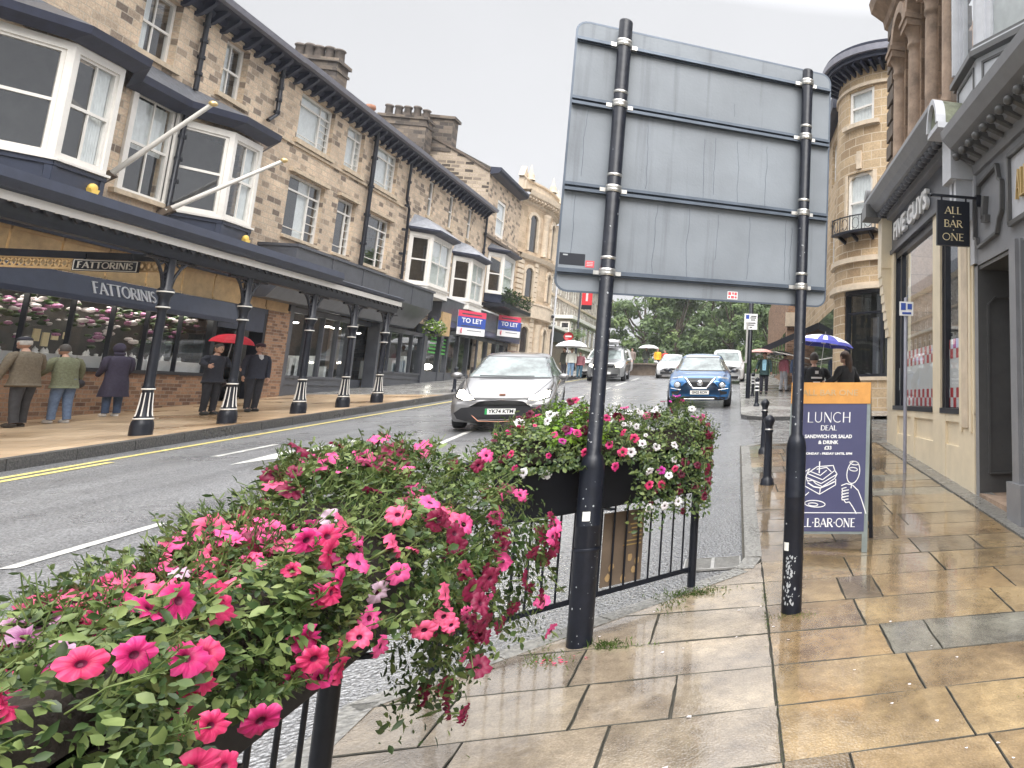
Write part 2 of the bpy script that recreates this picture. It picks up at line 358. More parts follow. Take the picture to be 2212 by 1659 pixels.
def wall(mb, fr, u0, u1, z0, z1, ops, mi=0, rev=.22, rmi=None, zb=None):
    """front of a wall with rectangular openings and their reveals. zb(u): sloping foot"""
    rmi = mi if rmi is None else rmi
    us = sorted({u0, u1} | {a for o in ops for a in o[:2]}); zs = sorted({z0, z1} | {a for o in ops for a in o[2:4]})
    for i in range(len(us) - 1):
        for j in range(len(zs) - 1):
            cu = (us[i] + us[i + 1]) / 2; cz = (zs[j] + zs[j + 1]) / 2
            if any(o[0] < cu < o[1] and o[2] < cz < o[3] for o in ops): continue
            mb.fquad(fr, us[i], us[i + 1], zs[j], zs[j + 1], 0, mi)
    for (a, b, c, d) in [o[:4] for o in ops]:
        P = fr.p
        for q in ([P(a, c, 0), P(a, d, 0), P(a, d, -rev), P(a, c, -rev)], [P(b, c, 0), P(b, c, -rev), P(b, d, -rev), P(b, d, 0)],
                  [P(a, c, 0), P(a, c, -rev), P(b, c, -rev), P(b, c, 0)], [P(a, d, 0), P(b, d, 0), P(b, d, -rev), P(a, d, -rev)]):
            mb.add(q, [(0, 1, 2, 3)], rmi)

def wframe(fr, a, b, c, d, parent, style='sash', n=-.08, fm='white_paint', gm='pane_glass', curtain=None, fw=.07, name='window'):
    """window: frame mesh (part) with pane and blind (sub-parts)"""
    m = MB(); t = .07
    m.fbox(fr, a, a + fw, c, d, n - t, n); m.fbox(fr, b - fw, b, c, d, n - t, n)
    m.fbox(fr, a + fw, b - fw, c, c + fw, n - t, n); m.fbox(fr, a + fw, b - fw, d - fw, d, n - t, n)
    mid = (c + d) / 2; g = .028
    if style in ('sash', 'sash1', 'sash2'):
        m.fbox(fr, a + fw, b - fw, mid - .03, mid + .03, n - t * .7, n - .004)
        if style == 'sash2':
            x = (a + b) / 2; m.fbox(fr, x - g / 2, x + g / 2, c + fw, mid - .03, n - t * .5, n - .01); m.fbox(fr, x - g / 2, x + g / 2, mid + .03, d - fw, n - t * .5, n - .01)
    elif style == 'crit':   # metal window: fixed centre, side and top lights
        zt = d - (d - c) * .24; m.fbox(fr, a + fw, b - fw, zt - g, zt + g, n - t * .6, n - .004)
        x = b - (b - a) * .32; m.fbox(fr, x - g, x + g, c + fw, zt - g, n - t * .6, n - .004)
        k = 5
        for i in range(1, k):
            z = c + fw + (zt - c - fw) * i / k; m.fbox(fr, x + g, b - fw, z - .011, z + .011, n - t * .5, n - .01)
        m.fbox(fr, x - g * .6, x + g * .6, zt + g, d - fw, n - t * .5, n - .01)
        z = c + (zt - c) * .2; m.fbox(fr, a + fw, x - g, z - .012, z + .012, n - t * .5, n - .01)
    elif style == 'cross':
        x = (a + b) / 2; m.fbox(fr, x - g, x + g, c + fw, d - fw, n - t * .6, n - .004); m.fbox(fr, a + fw, x - g, d - (d - c) * .3 - g, d - (d - c) * .3 + g, n - t * .6, n - .006)
        m.fbox(fr, x + g, b - fw, d - (d - c) * .3 - g, d - (d - c) * .3 + g, n - t * .6, n - .006)
    w = m.build(name, fm, parent)
    m = MB(); m.fquad(fr, a + fw * .5, b - fw * .5, c + fw * .5, d - fw * .5, n - t * .55); m.build('pane', gm, w)
    if curtain:
        m = MB(); k = 14; vs = []; z0 = c + (d - c) * curtain[0]; z1 = c + (d - c) * curtain[1]; u0 = a + (b - a) * curtain[2]; u1 = a + (b - a) * curtain[3]
        for i in range(k + 1):
            u = u0 + (u1 - u0) * i / k; q = n - t - .012 - .014 * (i % 2); vs += [fr.p(u, z0, q), fr.p(u, z1, q)]
        m.add(vs, [(2 * i, 2 * i + 2, 2 * i + 3, 2 * i + 1) for i in range(k)]); m.build('curtain', 'blind_white', w)
    return w

# ---- lettering: a small roman alphabet drawn in strokes (thick/thin with serifs), plus the built-in font for the rest
def _arc(cx, cy, rx, ry, a0, a1, k=12): return [(cx + rx * math.cos(rad(a0 + (a1 - a0) * i / k)), cy + ry * math.sin(rad(a0 + (a1 - a0) * i / k))) for i in range(k + 1)]
T, t_ = .13, .055
ROM = {
 'A': (.80, [([(.40, 1), (.74, 0)], T), ([(.40, 1), (.07, 0)], t_), ([(.18, .34), (.62, .34)], t_)], [(.07, 0), (.74, 0)]),
 'B': (.66, [([(.14, 0), (.14, 1)], T), ([(.14, 1 - t_/2)] + _arc(.34, .755, .22, .218, 90, -90) + [(.14, .54)], .085), ([(.14, .52)] + _arc(.36, .28, .25, .25, 90, -90) + [(.14, .03)], .085)], [(.14, 0), (.14, 1)]),
 'C': (.80, [(_arc(.44, .5, .37, .47, 50, 310, 18), .09)], []),
 'D': (.78, [([(.14, 0), (.14, 1)], T), ([(.14, .97)] + _arc(.34, .5, .37, .47, 90, -90, 16) + [(.14, .03)], .09)], [(.14, 0), (.14, 1)]),
 'E': (.62, [([(.14, 0), (.14, 1)], T), ([(.14, .97), (.54, .97)], t_), ([(.14, .52), (.46, .52)], t_), ([(.14, .03), (.56, .03)], t_)], [(.14, 0), (.14, 1)]),
 'F': (.60, [([(.14, 0), (.14, 1)], T), ([(.14, .97), (.54, .97)], t_), ([(.14, .52), (.46, .52)], t_)], [(.14, 0), (.14, 1)]),
 'H': (.84, [([(.15, 0), (.15, 1)], T), ([(.69, 0), (.69, 1)], T), ([(.15, .5), (.69, .5)], t_)], [(.15, 0), (.15, 1), (.69, 0), (.69, 1)]),
 'I': (.30, [([(.15, 0), (.15, 1)], T)], [(.15, 0), (.15, 1)]),
 'L': (.60, [([(.14, 0), (.14, 1)], T), ([(.14, .03), (.56, .03)], t_)], [(.14, 0), (.14, 1)]),
 'N': (.84, [([(.14, 0), (.14, 1)], t_), ([(.14, 1), (.70, 0)], T), ([(.70, 0), (.70, 1)], t_)], [(.14, 0), (.14, 1), (.70, 1)]),
 'O': (.88, [(_arc(.44, .5, .37, .47, 0, 360, 26), .09)], []),
 'R': (.74, [([(.14, 0), (.14, 1)], T), ([(.14, .97)] + _arc(.36, .745, .23, .225, 90, -90) + [(.14, .52)], .08), ([(.34, .5), (.68, 0)], T)], [(.14, 0), (.14, 1), (.67, 0)]),
 'S': (.58, [(_arc(.29, .74, .19, .23, 40, 225, 10) + _arc(.29, .26, .20, .23, 60, -140, 10), .10)], []),
 'T': (.70, [([(.35, 0), (.35, 1)], T), ([(.03, .97), (.67, .97)], t_)], [(.35, 0)]),
 'U': (.82, [([(.15, 1), (.15, .35)] + _arc(.41, .33, .26, .30, 180, 360, 12) + [(.67, 1)], .09)], [(.15, 1), (.67, 1)]),
 '.': (.30, [([(.09, .5), (.21, .5)], .12)], []), ' ': (.35, [], []),
}
def roman(mb, s, fr, u0, u1, z0, z1, n0, n1, mi=0, serif=True, k=1.0):
    tot = sum(ROM[c][0] for c in s); sx = (u1 - u0) / tot; h = z1 - z0; x = 0
    for c in s:
        wd_, st, se = ROM[c]
        for pts, th in st:
            th *= k; P = [((x + a) * sx + u0, b * h + z0) for a, b in pts]
            for i in range(len(P) - 1):
                (a, b), (c2, d) = P[i], P[i + 1]; dx, dz = c2 - a, d - b; ln = math.hypot(dx, dz) or 1e-6; q = min(abs(sx), h) * th / 2; nx, nz_ = -dz / ln * q, dx / ln * q
                ex, ez = (dx / ln * q * .25, dz / ln * q * .25) if len(P) > 3 else (0, 0)
                mb.fprism(fr, [(a + nx - ex, b + nz_ - ez), (a - nx - ex, b - nz_ - ez), (c2 - nx + ex, d - nz_ + ez), (c2 + nx + ex, d + nz_ + ez)], n0, n1, mi)
        if serif:
            for a, b in se:
                w = .11 * sx; q = h * .022; a = (x + a) * sx + u0; b = b * h + z0 + (q if b == 0 else -q)
                mb.fprism(fr, [(a - w, b - q), (a + w, b - q), (a + w, b + q), (a - w, b + q)], n0, n1 + .0005, mi)
        x += wd_
def textmesh(txt, fr, u, z, size, n, mt, parent, name='lettering', width=None, bold=.0, align='CENTER', ext=.002):
    cu = bpy.data.curves.new(name, 'FONT'); cu.body = txt; cu.size = size; cu.extrude = ext; cu.align_x = align; cu.align_y = 'CENTER'; cu.offset = bold; cu.resolution_u = 3
    o = bpy.data.objects.new(name, cu); COL.objects.link(o); bpy.context.view_layer.update()
    me = bpy.data.meshes.new_from_object(o.evaluated_get(bpy.context.evaluated_depsgraph_get())); bpy.data.objects.remove(o)
    xs = [v.co.x for v in me.vertices]; k = 1
    if width and xs: k = width / (max(xs) - min(xs))
    for v in me.vertices: v.co = fr.p(u + v.co.x * k, z + v.co.y, n + v.co.z)
    me.materials.clear(); me.materials.append(M[mt]); o = bpy.data.objects.new(name, me); link(o, parent); return o
# ================================================================ THE GROUND
def strip(name, mt, xs, ys, dz, uvs=None, thick=0):
    """sheet following the hill: xs = function y -> (x0, x1)"""
    m = MB(); vs = []
    for y in ys:
        a, b = xs(y); vs += [(a, y, gz(y) + dz), (b, y, gz(y) + dz)]
    m.add(vs, [(2 * i, 2 * i + 1, 2 * i + 3, 2 * i + 2) for i in range(len(ys) - 1)])
    return tag(m.build(name, mt), kind='structure')
def fr_range(a, b, s):
    n = max(1, round((b - a) / s)); return [a + (b - a) * i / n for i in range(n + 1)]

def wetmat(name, c1, c2, rough, rv, bump, bscale, fine, puddle=None, noise=.8, crack=0):
    m = bpy.data.materials.new(name); m.use_nodes = True; N, L = nodes(m); b = N['Principled BSDF']; t = N.new('ShaderNodeTexCoord')
    n = N.new('ShaderNodeTexNoise'); n.inputs['Scale'].default_value = noise; n.inputs['Detail'].default_value = 7; n.inputs['Roughness'].default_value = .6; L(t.outputs['Object'], n.inputs['Vector'])
    f = N.new('ShaderNodeTexNoise'); f.inputs['Scale'].default_value = fine; f.inputs['Detail'].default_value = 3; L(t.outputs['Object'], f.inputs['Vector'])
    r = N.new('ShaderNodeValToRGB'); L(f.outputs['Fac'], r.inputs[0]); r.color_ramp.elements[0].position = .36; r.color_ramp.elements[1].position = .66
    r.color_ramp.elements[0].color = tuple(c1) + (1,); r.color_ramp.elements[1].color = tuple(c2) + (1,); L(r.outputs[0], b.inputs['Base Color'])
    q = N.new('ShaderNodeMapRange'); q.inputs['From Min'].default_value = .38; q.inputs['From Max'].default_value = .62; q.inputs['To Min'].default_value = rough - rv; q.inputs['To Max'].default_value = rough + rv
    L(n.outputs['Fac'], q.inputs[0]); L(q.outputs[0], b.inputs['Roughness'])
    v = N.new('ShaderNodeTexVoronoi'); v.inputs['Scale'].default_value = bscale; L(t.outputs['Object'], v.inputs['Vector'])
    ad = N.new('ShaderNodeMath'); ad.operation = 'ADD'; L(v.outputs['Distance'], ad.inputs[0]); L(f.outputs['Fac'], ad.inputs[1])
    bp = N.new('ShaderNodeBump'); bp.inputs['Strength'].default_value = bump; bp.inputs['Distance'].default_value = .02; L(ad.outputs[0], bp.inputs['Height']); L(bp.outputs[0], b.inputs['Normal'])
    b.inputs['Specular IOR Level'].default_value = .7
    if name == 'road_wet':
        mp = N.new('ShaderNodeMapping'); mp.inputs['Scale'].default_value = (1.3, .05, 1); L(t.outputs['Object'], mp.inputs[0]); st_ = N.new('ShaderNodeTexNoise'); st_.inputs['Scale'].default_value = 1.0; st_.inputs['Detail'].default_value = 6; L(mp.outputs[0], st_.inputs['Vector'])
        sr = N.new('ShaderNodeValToRGB'); L(st_.outputs['Fac'], sr.inputs[0]); sr.color_ramp.elements[0].position = .38; sr.color_ramp.elements[0].color = (.62, .62, .63, 1); sr.color_ramp.elements[1].position = .6; sr.color_ramp.elements[1].color = (1.08, 1.08, 1.08, 1)
        mm_ = N.new('ShaderNodeMixRGB'); mm_.blend_type = 'MULTIPLY'; mm_.inputs[0].default_value = 1; L(r.outputs[0], mm_.inputs[1]); L(sr.outputs[0], mm_.inputs[2]); L(mm_.outputs[0], b.inputs['Base Color'])
        # a film of rainwater, deepest on the lane nearest the right kerb
        sx_ = N.new('ShaderNodeSeparateXYZ'); L(t.outputs['Object'], sx_.inputs[0]); w = N.new('ShaderNodeMapRange'); w.inputs['From Min'].default_value = -5.5; w.inputs['From Max'].default_value = -1.5; w.inputs['To Min'].default_value = .25; w.inputs['To Max'].default_value = 1
        L(sx_.outputs[0], w.inputs[0]); L(w.outputs[0], b.inputs['Coat Weight']); b.inputs['Coat Roughness'].default_value = .16; b.inputs['Coat IOR'].default_value = 1.9; L(bp.outputs[0], b.inputs['Coat Normal'])
    M[name] = m
wetmat('road_wet', (.05, .051, .055), (.27, .27, .275), .33, .13, .7, 45, 60)
wetmat('setts_wet', (.10, .10, .10), (.26, .255, .24), .22, .12, .5, 14, 20)
wetmat('far_paving', (.22, .21, .195), (.33, .32, .30), .25, .12, .2, 20, 12)
wetmat('kerb_stone', (.13, .125, .115), (.27, .26, .235), .28, .12, .3, 40, 40)
wetmat('kerb_dark', (.035, .035, .037), (.085, .083, .08), .35, .1, .3, 40, 30)
mat('yellow_line', (.66, .55, .18), .4, var=.25, scale=14, bump=.15, bscale=60)
mat('line_white', (.30, .30, .29), .4, col2=(.72, .71, .66), scale=7, bump=.15, bscale=60)
mat('iron', (.10, .10, .105), .35, .6, var=.3, bump=.2)
mat('joint_dark', (.055, .05, .038), .8, var=.4, scale=10)
mat('earth', (.10, .11, .09), .9, var=.3, scale=.2)

YY = fr_range(-6, 54, 2) + fr_range(54, 62, 1)[1:] + [80, 110, 150]
strip('ground', 'earth', lambda y: (-400, 400), [-100] + fr_range(-6, 62, 2) + [100, 160, 300, 700], -.7)
strip('road', 'road_wet', lambda y: (-9.0, 1.4) if y < 12.6 else ((-9.0, 6) if y > 45 else (-9.0, 24)), YY, RD)

# left pavement: buff sets under the canopy, darker beyond it
m = bpy.data.materials.new('buff_sets'); m.use_nodes = True; N, LL = nodes(m); b_ = N['Principled BSDF']
uv = N.new('ShaderNodeTexCoord'); br = N.new('ShaderNodeTexBrick'); br.inputs['Scale'].default_value = 1; br.inputs['Brick Width'].default_value = .6; br.inputs['Row Height'].default_value = .4
br.inputs['Color1'].default_value = (.45, .315, .19, 1); br.inputs['Color2'].default_value = (.58, .43, .28, 1); br.inputs['Mortar'].default_value = (.16, .11, .06, 1); br.inputs['Mortar Size'].default_value = .006
LL(uv.outputs['Object'], br.inputs['Vector']); n_ = N.new('ShaderNodeTexNoise'); n_.inputs['Scale'].default_value = .7; n_.inputs['Detail'].default_value = 6; LL(uv.outputs['Object'], n_.inputs['Vector'])
rr = N.new('ShaderNodeValToRGB'); LL(n_.outputs['Fac'], rr.inputs[0]); rr.color_ramp.elements[0].position = .35; rr.color_ramp.elements[0].color = (.62, .56, .50, 1); rr.color_ramp.elements[1].position = .6
mu = N.new('ShaderNodeMixRGB'); mu.blend_type = 'MULTIPLY'; mu.inputs[0].default_value = 1; LL(br.outputs[0], mu.inputs[1]); LL(rr.outputs[0], mu.inputs[2]); LL(mu.outputs[0], b_.inputs['Base Color'])
q_ = N.new('ShaderNodeMapRange'); LL(n_.outputs['Fac'], q_.inputs[0]); q_.inputs['From Min'].default_value = .35; q_.inputs['From Max'].default_value = .65; q_.inputs['To Min'].default_value = .22; q_.inputs['To Max'].default_value = .5
LL(q_.outputs[0], b_.inputs['Roughness']); M['buff_sets'] = m
LP = .10
strip('pavement', 'buff_sets', lambda y: (-13.6, -8.98), fr_range(8, 26, 1), LP)
strip('pavement', 'far_paving', lambda y: (-13.6, -8.98), fr_range(26, 46.6, 1.03), LP)
strip('pavement', 'far_paving', lambda y: (-19.6, -8.98), fr_range(46.6, 54, 1) + [58, 62, 80, 118], LP)
m = MB()
for i in range(44):
    y0 = 6 + i * .98; y1 = y0 + .965
    for (a, b, c, d) in ((-8.98, -8.82, y0, y1),):
        m.hexa([(a, c, gz(c) - .2), (b, c, gz(c) - .2), (b, d, gz(d) - .2), (a, d, gz(d) - .2), (a, c, gz(c) + LP + .004), (b - .02, c, gz(c) + LP + .004), (b - .02, d, gz(d) + LP + .004), (a, d, gz(d) + LP + .004)])
tag(m.build('kerb', 'kerb_dark'), kind='structure')
# yellow line, a shorter second one beside it
ly = fr_range(6, 50, 1)
strip('road_marking', 'yellow_line', lambda y: (-8.47, -8.37), ly, RD + .006)
strip('road_marking', 'yellow_line', lambda y: (-8.27, -8.17), fr_range(6, 12.5, 1), RD + .006)
# centre lines
m = MB()
def mark(pts): m.add([(x, y, gz(y) + RD + .006) for x, y in pts], [tuple(range(len(pts)))])
for (x0, y0, x1, y1, w) in ((-4.95, 3.2, -4.95, 5.2, .1), (-5.02, 6.9, -5.0, 8.3, .1), (-5.0, 10.4, -5.05, 12.2, .1), (-4.85, 13.9, -5.15, 16.9, .11), (-5.2, 19.0, -5.2, 21.6, .11), (-5.2, 23.6, -5.25, 27.6, .12), (-5.3, 30, -5.4, 34, .12), (-5.5, 36, -5.6, 40, .12), (-5.65, 42, -5.75, 46, .12)):
    mark([(x0 - w / 2, y0), (x0 + w / 2, y0), (x1 + w / 2, y1), (x1 - w / 2, y1)])
mark([(-6.62, 12.0), (-6.05, 13.3), (-6.33, 13.35), (-6.28, 14.75), (-6.42, 14.75), (-6.55, 13.4), (-6.72, 13.5)])
mark([(-7.35, 12.9), (-7.25, 12.9), (-7.25, 14.3), (-7.35, 14.3)])
tag(m.build('road_marking', 'line_white'), kind='structure')

# ---------------------------------------------------------------- right pavement: big flags in courses
def slabmat(name, cols, rough=.2):
    m = bpy.data.materials.new(name); m.use_nodes = True; N, L = nodes(m); b = N['Principled BSDF']; t = N.new('ShaderNodeTexCoord')
    a = N.new('ShaderNodeAttribute'); a.attribute_name = 'flag'; r = N.new('ShaderNodeValToRGB'); r.color_ramp.interpolation = 'CONSTANT'; L(a.outputs['Fac'], r.inputs[0]); e = r.color_ramp.elements
    e[0].position = 0; e[0].color = cols[0] + (1,); e[1].position = 1 / len(cols); e[1].color = cols[1] + (1,)
    for i in range(2, len(cols)): q = e.new(i / len(cols)); q.color = cols[i] + (1,)
    n = N.new('ShaderNodeTexNoise'); n.inputs['Scale'].default_value = 2.3; n.inputs['Detail'].default_value = 9; n.inputs['Roughness'].default_value = .68; L(t.outputs['Object'], n.inputs['Vector'])
    f = N.new('ShaderNodeTexNoise'); f.inputs['Scale'].default_value = 110; f.inputs['Detail'].default_value = 6; f.inputs['Roughness'].default_value = .75; L(t.outputs['Object'], f.inputs['Vector'])
    g = N.new('ShaderNodeTexNoise'); g.inputs['Scale'].default_value = 14; g.inputs['Detail'].default_value = 5; L(t.outputs['Object'], g.inputs['Vector'])
    r2 = N.new('ShaderNodeValToRGB'); L(n.outputs['Fac'], r2.inputs[0]); r2.color_ramp.elements[0].position = .34; r2.color_ramp.elements[0].color = (.50, .47, .46, 1); r2.color_ramp.elements[1].position = .64; r2.color_ramp.elements[1].color = (1.15, 1.12, 1.05, 1)
    mu = N.new('ShaderNodeMixRGB'); mu.blend_type = 'MULTIPLY'; mu.inputs[0].default_value = 1; L(r.outputs[0], mu.inputs[1]); L(r2.outputs[0], mu.inputs[2])
    ov = N.new('ShaderNodeMixRGB'); ov.blend_type = 'OVERLAY'; ov.inputs[0].default_value = .75; L(mu.outputs[0], ov.inputs[1]); L(f.outputs['Fac'], ov.inputs[2])
    ov2 = N.new('ShaderNodeMixRGB'); ov2.blend_type = 'OVERLAY'; ov2.inputs[0].default_value = .35; L(ov.outputs[0], ov2.inputs[1]); L(g.outputs['Fac'], ov2.inputs[2]); L(ov2.outputs[0], b.inputs['Base Color'])
    n4 = N.new('ShaderNodeTexNoise'); n4.inputs['Scale'].default_value = 1.1; n4.inputs['Detail'].default_value = 6; L(t.outputs['Object'], n4.inputs['Vector'])
    q = N.new('ShaderNodeMapRange'); q.inputs['From Min'].default_value = .4; q.inputs['From Max'].default_value = .62; q.inputs['To Min'].default_value = .05; q.inputs['To Max'].default_value = rough * 1.7; L(n4.outputs['Fac'], q.inputs[0]); L(q.outputs[0], b.inputs['Roughness'])
    q2 = N.new('ShaderNodeMapRange'); q2.inputs['From Min'].default_value = .4; q2.inputs['From Max'].default_value = .62; q2.inputs['To Min'].default_value = .10; q2.inputs['To Max'].default_value = .36; L(n4.outputs['Fac'], q2.inputs[0])
    v = N.new('ShaderNodeTexVoronoi'); v.inputs['Scale'].default_value = 95; v.feature = 'SMOOTH_F1'; L(t.outputs['Object'], v.inputs['Vector'])
    ad = N.new('ShaderNodeMath'); ad.operation = 'MULTIPLY_ADD'; L(v.outputs['Distance'], ad.inputs[0]); ad.inputs[1].default_value = .7; L(g.outputs['Fac'], ad.inputs[2])
    bp = N.new('ShaderNodeBump'); bp.inputs['Distance'].default_value = .012; L(q2.outputs[0], bp.inputs['Strength']); L(ad.outputs[0], bp.inputs['Height']); L(bp.outputs[0], b.inputs['Normal'])
    b.inputs['Specular IOR Level'].default_value = .9; q3 = N.new('ShaderNodeMapRange'); q3.inputs['From Min'].default_value = .44; q3.inputs['From Max'].default_value = .62; q3.inputs['To Min'].default_value = 1; q3.inputs['To Max'].default_value = .25; L(n4.outputs['Fac'], q3.inputs[0]); L(q3.outputs[0], b.inputs['Coat Weight'])
    b.inputs['Coat Roughness'].default_value = .06; b.inputs['Coat IOR'].default_value = 1.55; bp2 = N.new('ShaderNodeBump'); bp2.inputs['Distance'].default_value = .012; bp2.inputs['Strength'].default_value = .07; L(g.outputs['Fac'], bp2.inputs['Height']); L(bp2.outputs[0], b.inputs['Coat Normal']); M[name] = m
slabmat('york_flags', [(.27, .19, .105), (.31, .22, .12), (.22, .158, .09), (.28, .205, .12), (.17, .132, .088), (.31, .23, .13), (.205, .152, .095), (.20, .195, .17), (.27, .20, .115)])
slabmat('pale_flags', [(.28, .235, .18), (.32, .27, .205), (.25, .21, .165), (.31, .26, .20), (.33, .27, .195)], .15)
class Flags:
    def __init__(s): s.m = MB(); s.a = []
    def flag(s, pts, dz, val, th=.05, tilt=None):
        cx = sum(p[0] for p in pts) / len(pts); cy = sum(p[1] for p in pts) / len(pts); g = .0028
        if dz == 0:
            o_ = []
            for i in range(len(pts)):
                (ax, ay), (bx, by) = pts[i], pts[(i + 1) % len(pts)]; k_ = max(2, int(math.hypot(bx - ax, by - ay) / .07)); o_.append((ax + R.gauss(0, .002), ay + R.gauss(0, .002)))
                for j in range(1, k_): w_ = R.gauss(0, .0016); o_.append((ax + (bx - ax) * j / k_ + w_, ay + (by - ay) * j / k_ + w_ * .7))
            pts = o_
        n = len(pts)
        tx, ty = R.gauss(0, .0016), R.gauss(0, .0016)
        P = []; Q = []; B = []
        for x, y in pts:
            d = math.hypot(x - cx, y - cy); k = 1 - g / max(d, .05) * 1.4; k2 = 1 - (g + .0032) / max(d, .05) * 1.4
            z = lambda X, Y: gz(Y) + dz + (X - cx) * tx * 3 + (Y - cy) * ty * 3
            X, Y = cx + (x - cx) * k, cy + (y - cy) * k; P.append((X, Y, z(X, Y) - .003)); B.append((X, Y, z(X, Y) - th))
            X, Y = cx + (x - cx) * k2, cy + (y - cy) * k2; Q.append((X, Y, z(X, Y)))
        s.m.add(B + P + Q, [tuple(range(2 * n, 3 * n))]); s.m.add(B + P + Q, [(n + i, n + (i + 1) % n, 2 * n + (i + 1) % n, 2 * n + i) for i in range(n)] + [(i, (i + 1) % n, n + (i + 1) % n, n + i) for i in range(n)], 1)
        s.a += [val] * (2 * n + 1)
    def build(s, name, mt):
        o = s.m.build(name, [mt, 'joint_dark']); at = o.data.attributes.new('flag', 'FLOAT', 'FACE'); at.data.foreach_set('value', s.a); return tag(o, kind='structure')
WX = 2.50   # where the flags meet the wall gutter
rows = [-1.2, -.72, -.25, .2, .66, 1.12, 1.58, 2.05, 2.58, 3.04, 3.49, 3.91, 4.34, 4.8, 5.26, 5.75]
y = 5.75
while y < 12.75: y += .46; rows.append(y)
rows[-1] = 12.8
yf = Flags()
first = {3.04: [.24, 1.04, 1.85], 3.49: [.24, .94, 1.65], 3.91: [.24, .88, 1.15, 2.0], 4.34: [.24, .80, 1.75], 4.8: [.24, .75, 1.0, 1.95], 2.58: [.24, .50, 1.1, 1.7]}
for i in range(len(rows) - 1):
    y0, y1 = rows[i], rows[i + 1]
    xs = first.get(y0)
    if not xs:
        xs = [.24]; x = .24 + R.uniform(.2, .7)
        while x < WX - .35: xs.append(x); x += R.choice([.55, .7, .8, .95, 1.1])
    xs = xs + [WX]
    for j in range(len(xs) - 1):
        sk = R.uniform(-.006, .006); yf.flag([(xs[j], y0 + sk), (xs[j + 1], y0 - sk), (xs[j + 1], y1 - sk), (xs[j], y1 + sk)], 0, R.random() if (i, j) not in ((11, 1),) else .8)
yf.build('pavement', 'york_flags')
# paler flags between the poles and the kerb, following the splayed kerb by the railing
KX = lambda y: -1.62 if y < 3.95 else (-1.62 + (y - 3.95) * (1.75 / 1.75) if y < 5.7 else .13)
pf = Flags()
for i in range(len(rows) - 1):
    y0, y1 = rows[i], rows[i + 1]
    if y1 <= 5.8:
        xa = KX(y0) + .12; xb = KX(y1) + .12
        xs = [max(xa, xb)]; x = max(xa, xb) + R.uniform(.15, .5)
        while x < -.1: xs.append(x); x += R.choice([.4, .55, .7, .9])
        xs.append(.24)
        if abs(xa - xb) > .01: pf.flag([(xa, y0), (xs[1] if len(xs) > 2 else .24, y0), (xs[1] if len(xs) > 2 else .24, y1), (xb, y1)], 0, R.random()); xs = xs[1:]
        for j in range(len(xs) - 1): pf.flag([(xs[j], y0), (xs[j + 1], y0), (xs[j + 1], y1), (xs[j], y1)], 0, R.random())
    else: pf.flag([(.24, y0), (.24, y1), (.235, y1), (.235, y0)], -.02, .5)
pf.build('pavement', 'pale_flags')
strip('pavement_joints', 'joint_dark', lambda y: (min(KX(y) + .02, .1), WX + .04), [-1.4] + rows, -.012)
# kerb stones
m = MB()
kp = [(-1.62, -1.5)] + [(-1.62, y) for y in (-.6, .3, 1.2, 2.1, 3.0, 3.95)] + [(-1.62 + .44 * k, 3.95 + .44 * k) for k in (1, 2, 3)] + [(.05, 5.62), (.12, 5.9)] + [(.12, y) for y in fr_range(6.8, 12.6, .9)] + [(.35, 12.95), (1.0, 13.1), (1.9, 13.1), (2.8, 13.05)]
for i in range(len(kp) - 1):
    a = Vector(kp[i]); b = Vector(kp[i + 1]); d = (b - a).normalized(); n = Vector((d.y, -d.x)) * .13; a2 = a + d * .004; b2 = b - d * .004
    c = []
    for z in (-.25, .004):
        for p in (a2, b2, b2 + n, a2 + n): c.append((p.x, p.y, gz(p.y) + z))
    m.hexa(c)
tag(m.build('kerb', 'kerb_stone'), kind='structure')
# double gutter of the frontage on the right
m = MB()
for i in range(17):
    y0 = 3.0 + i * .62; y1 = y0 + .612
    if y1 > 13: break
    for a, b, z0, z1 in ((WX + .01, WX + .22, .012, .016), (WX + .235, 2.86, .05, .055)):
        m.hexa([(a, y0, gz(y0) - .1), (b, y0, gz(y0) - .1), (b, y1, gz(y1) - .1), (a, y1, gz(y1) - .1), (a, y0, gz(y0) + z0), (b, y0, gz(y0) + z1), (b, y1, gz(y1) + z1), (a, y1, gz(y1) + z0)])
tag(m.build('gutter', 'kerb_stone'), kind='structure')
# side street of wet setts and the pavement of the far corner
m = MB()
y = 13.15
while y < 17.9:
    x = .3 + R.uniform(0, .2)
    while x < 9:
        w = R.uniform(.2, .32); h = R.uniform(-.004, .004); g = .008
        m.hexa([(x + g, y + g, gz(y) - .1), (x + w - g, y + g, gz(y) - .1), (x + w - g, y + .15 - g, gz(y) - .1), (x + g, y + .15 - g, gz(y) - .1), (x + g, y + g, gz(y) + RD + .01 + h), (x + w - g, y + g, gz(y) + RD + .01 + h), (x + w - g, y + .15 - g, gz(y + .15) + RD + .01 - h), (x + g, y + .15 - g, gz(y + .15) + RD + .01 - h)])
        x += w
    y += .15
tag(m.build('side_street', 'setts_wet'), kind='structure')
m = MB(); c = []
cp = [(3.4, 17.75), (1.2, 17.75), (.6, 17.85), (.28, 18.1), (.14, 18.6), (.14, 22), (.14, 26), (.14, 30), (.14, 36), (.14, 44), (.14, 54), (.14, 62), (.14, 118)]
for i in range(len(cp) - 1):
    (xa, ya), (xb, yb) = cp[i], cp[i + 1]
    m.add([(xa, ya, gz(ya) + .05), (xb, yb, gz(yb) + .05), (12, yb, gz(yb) + .05), (12, ya, gz(ya) + .05)], [(0, 1, 2, 3)]); m.add([(xa, ya, gz(ya) + .05), (xb, yb, gz(yb) + .05), (xb, yb, gz(yb) - .2), (xa, ya, gz(ya) - .2)], [(0, 1, 2, 3)], 1)
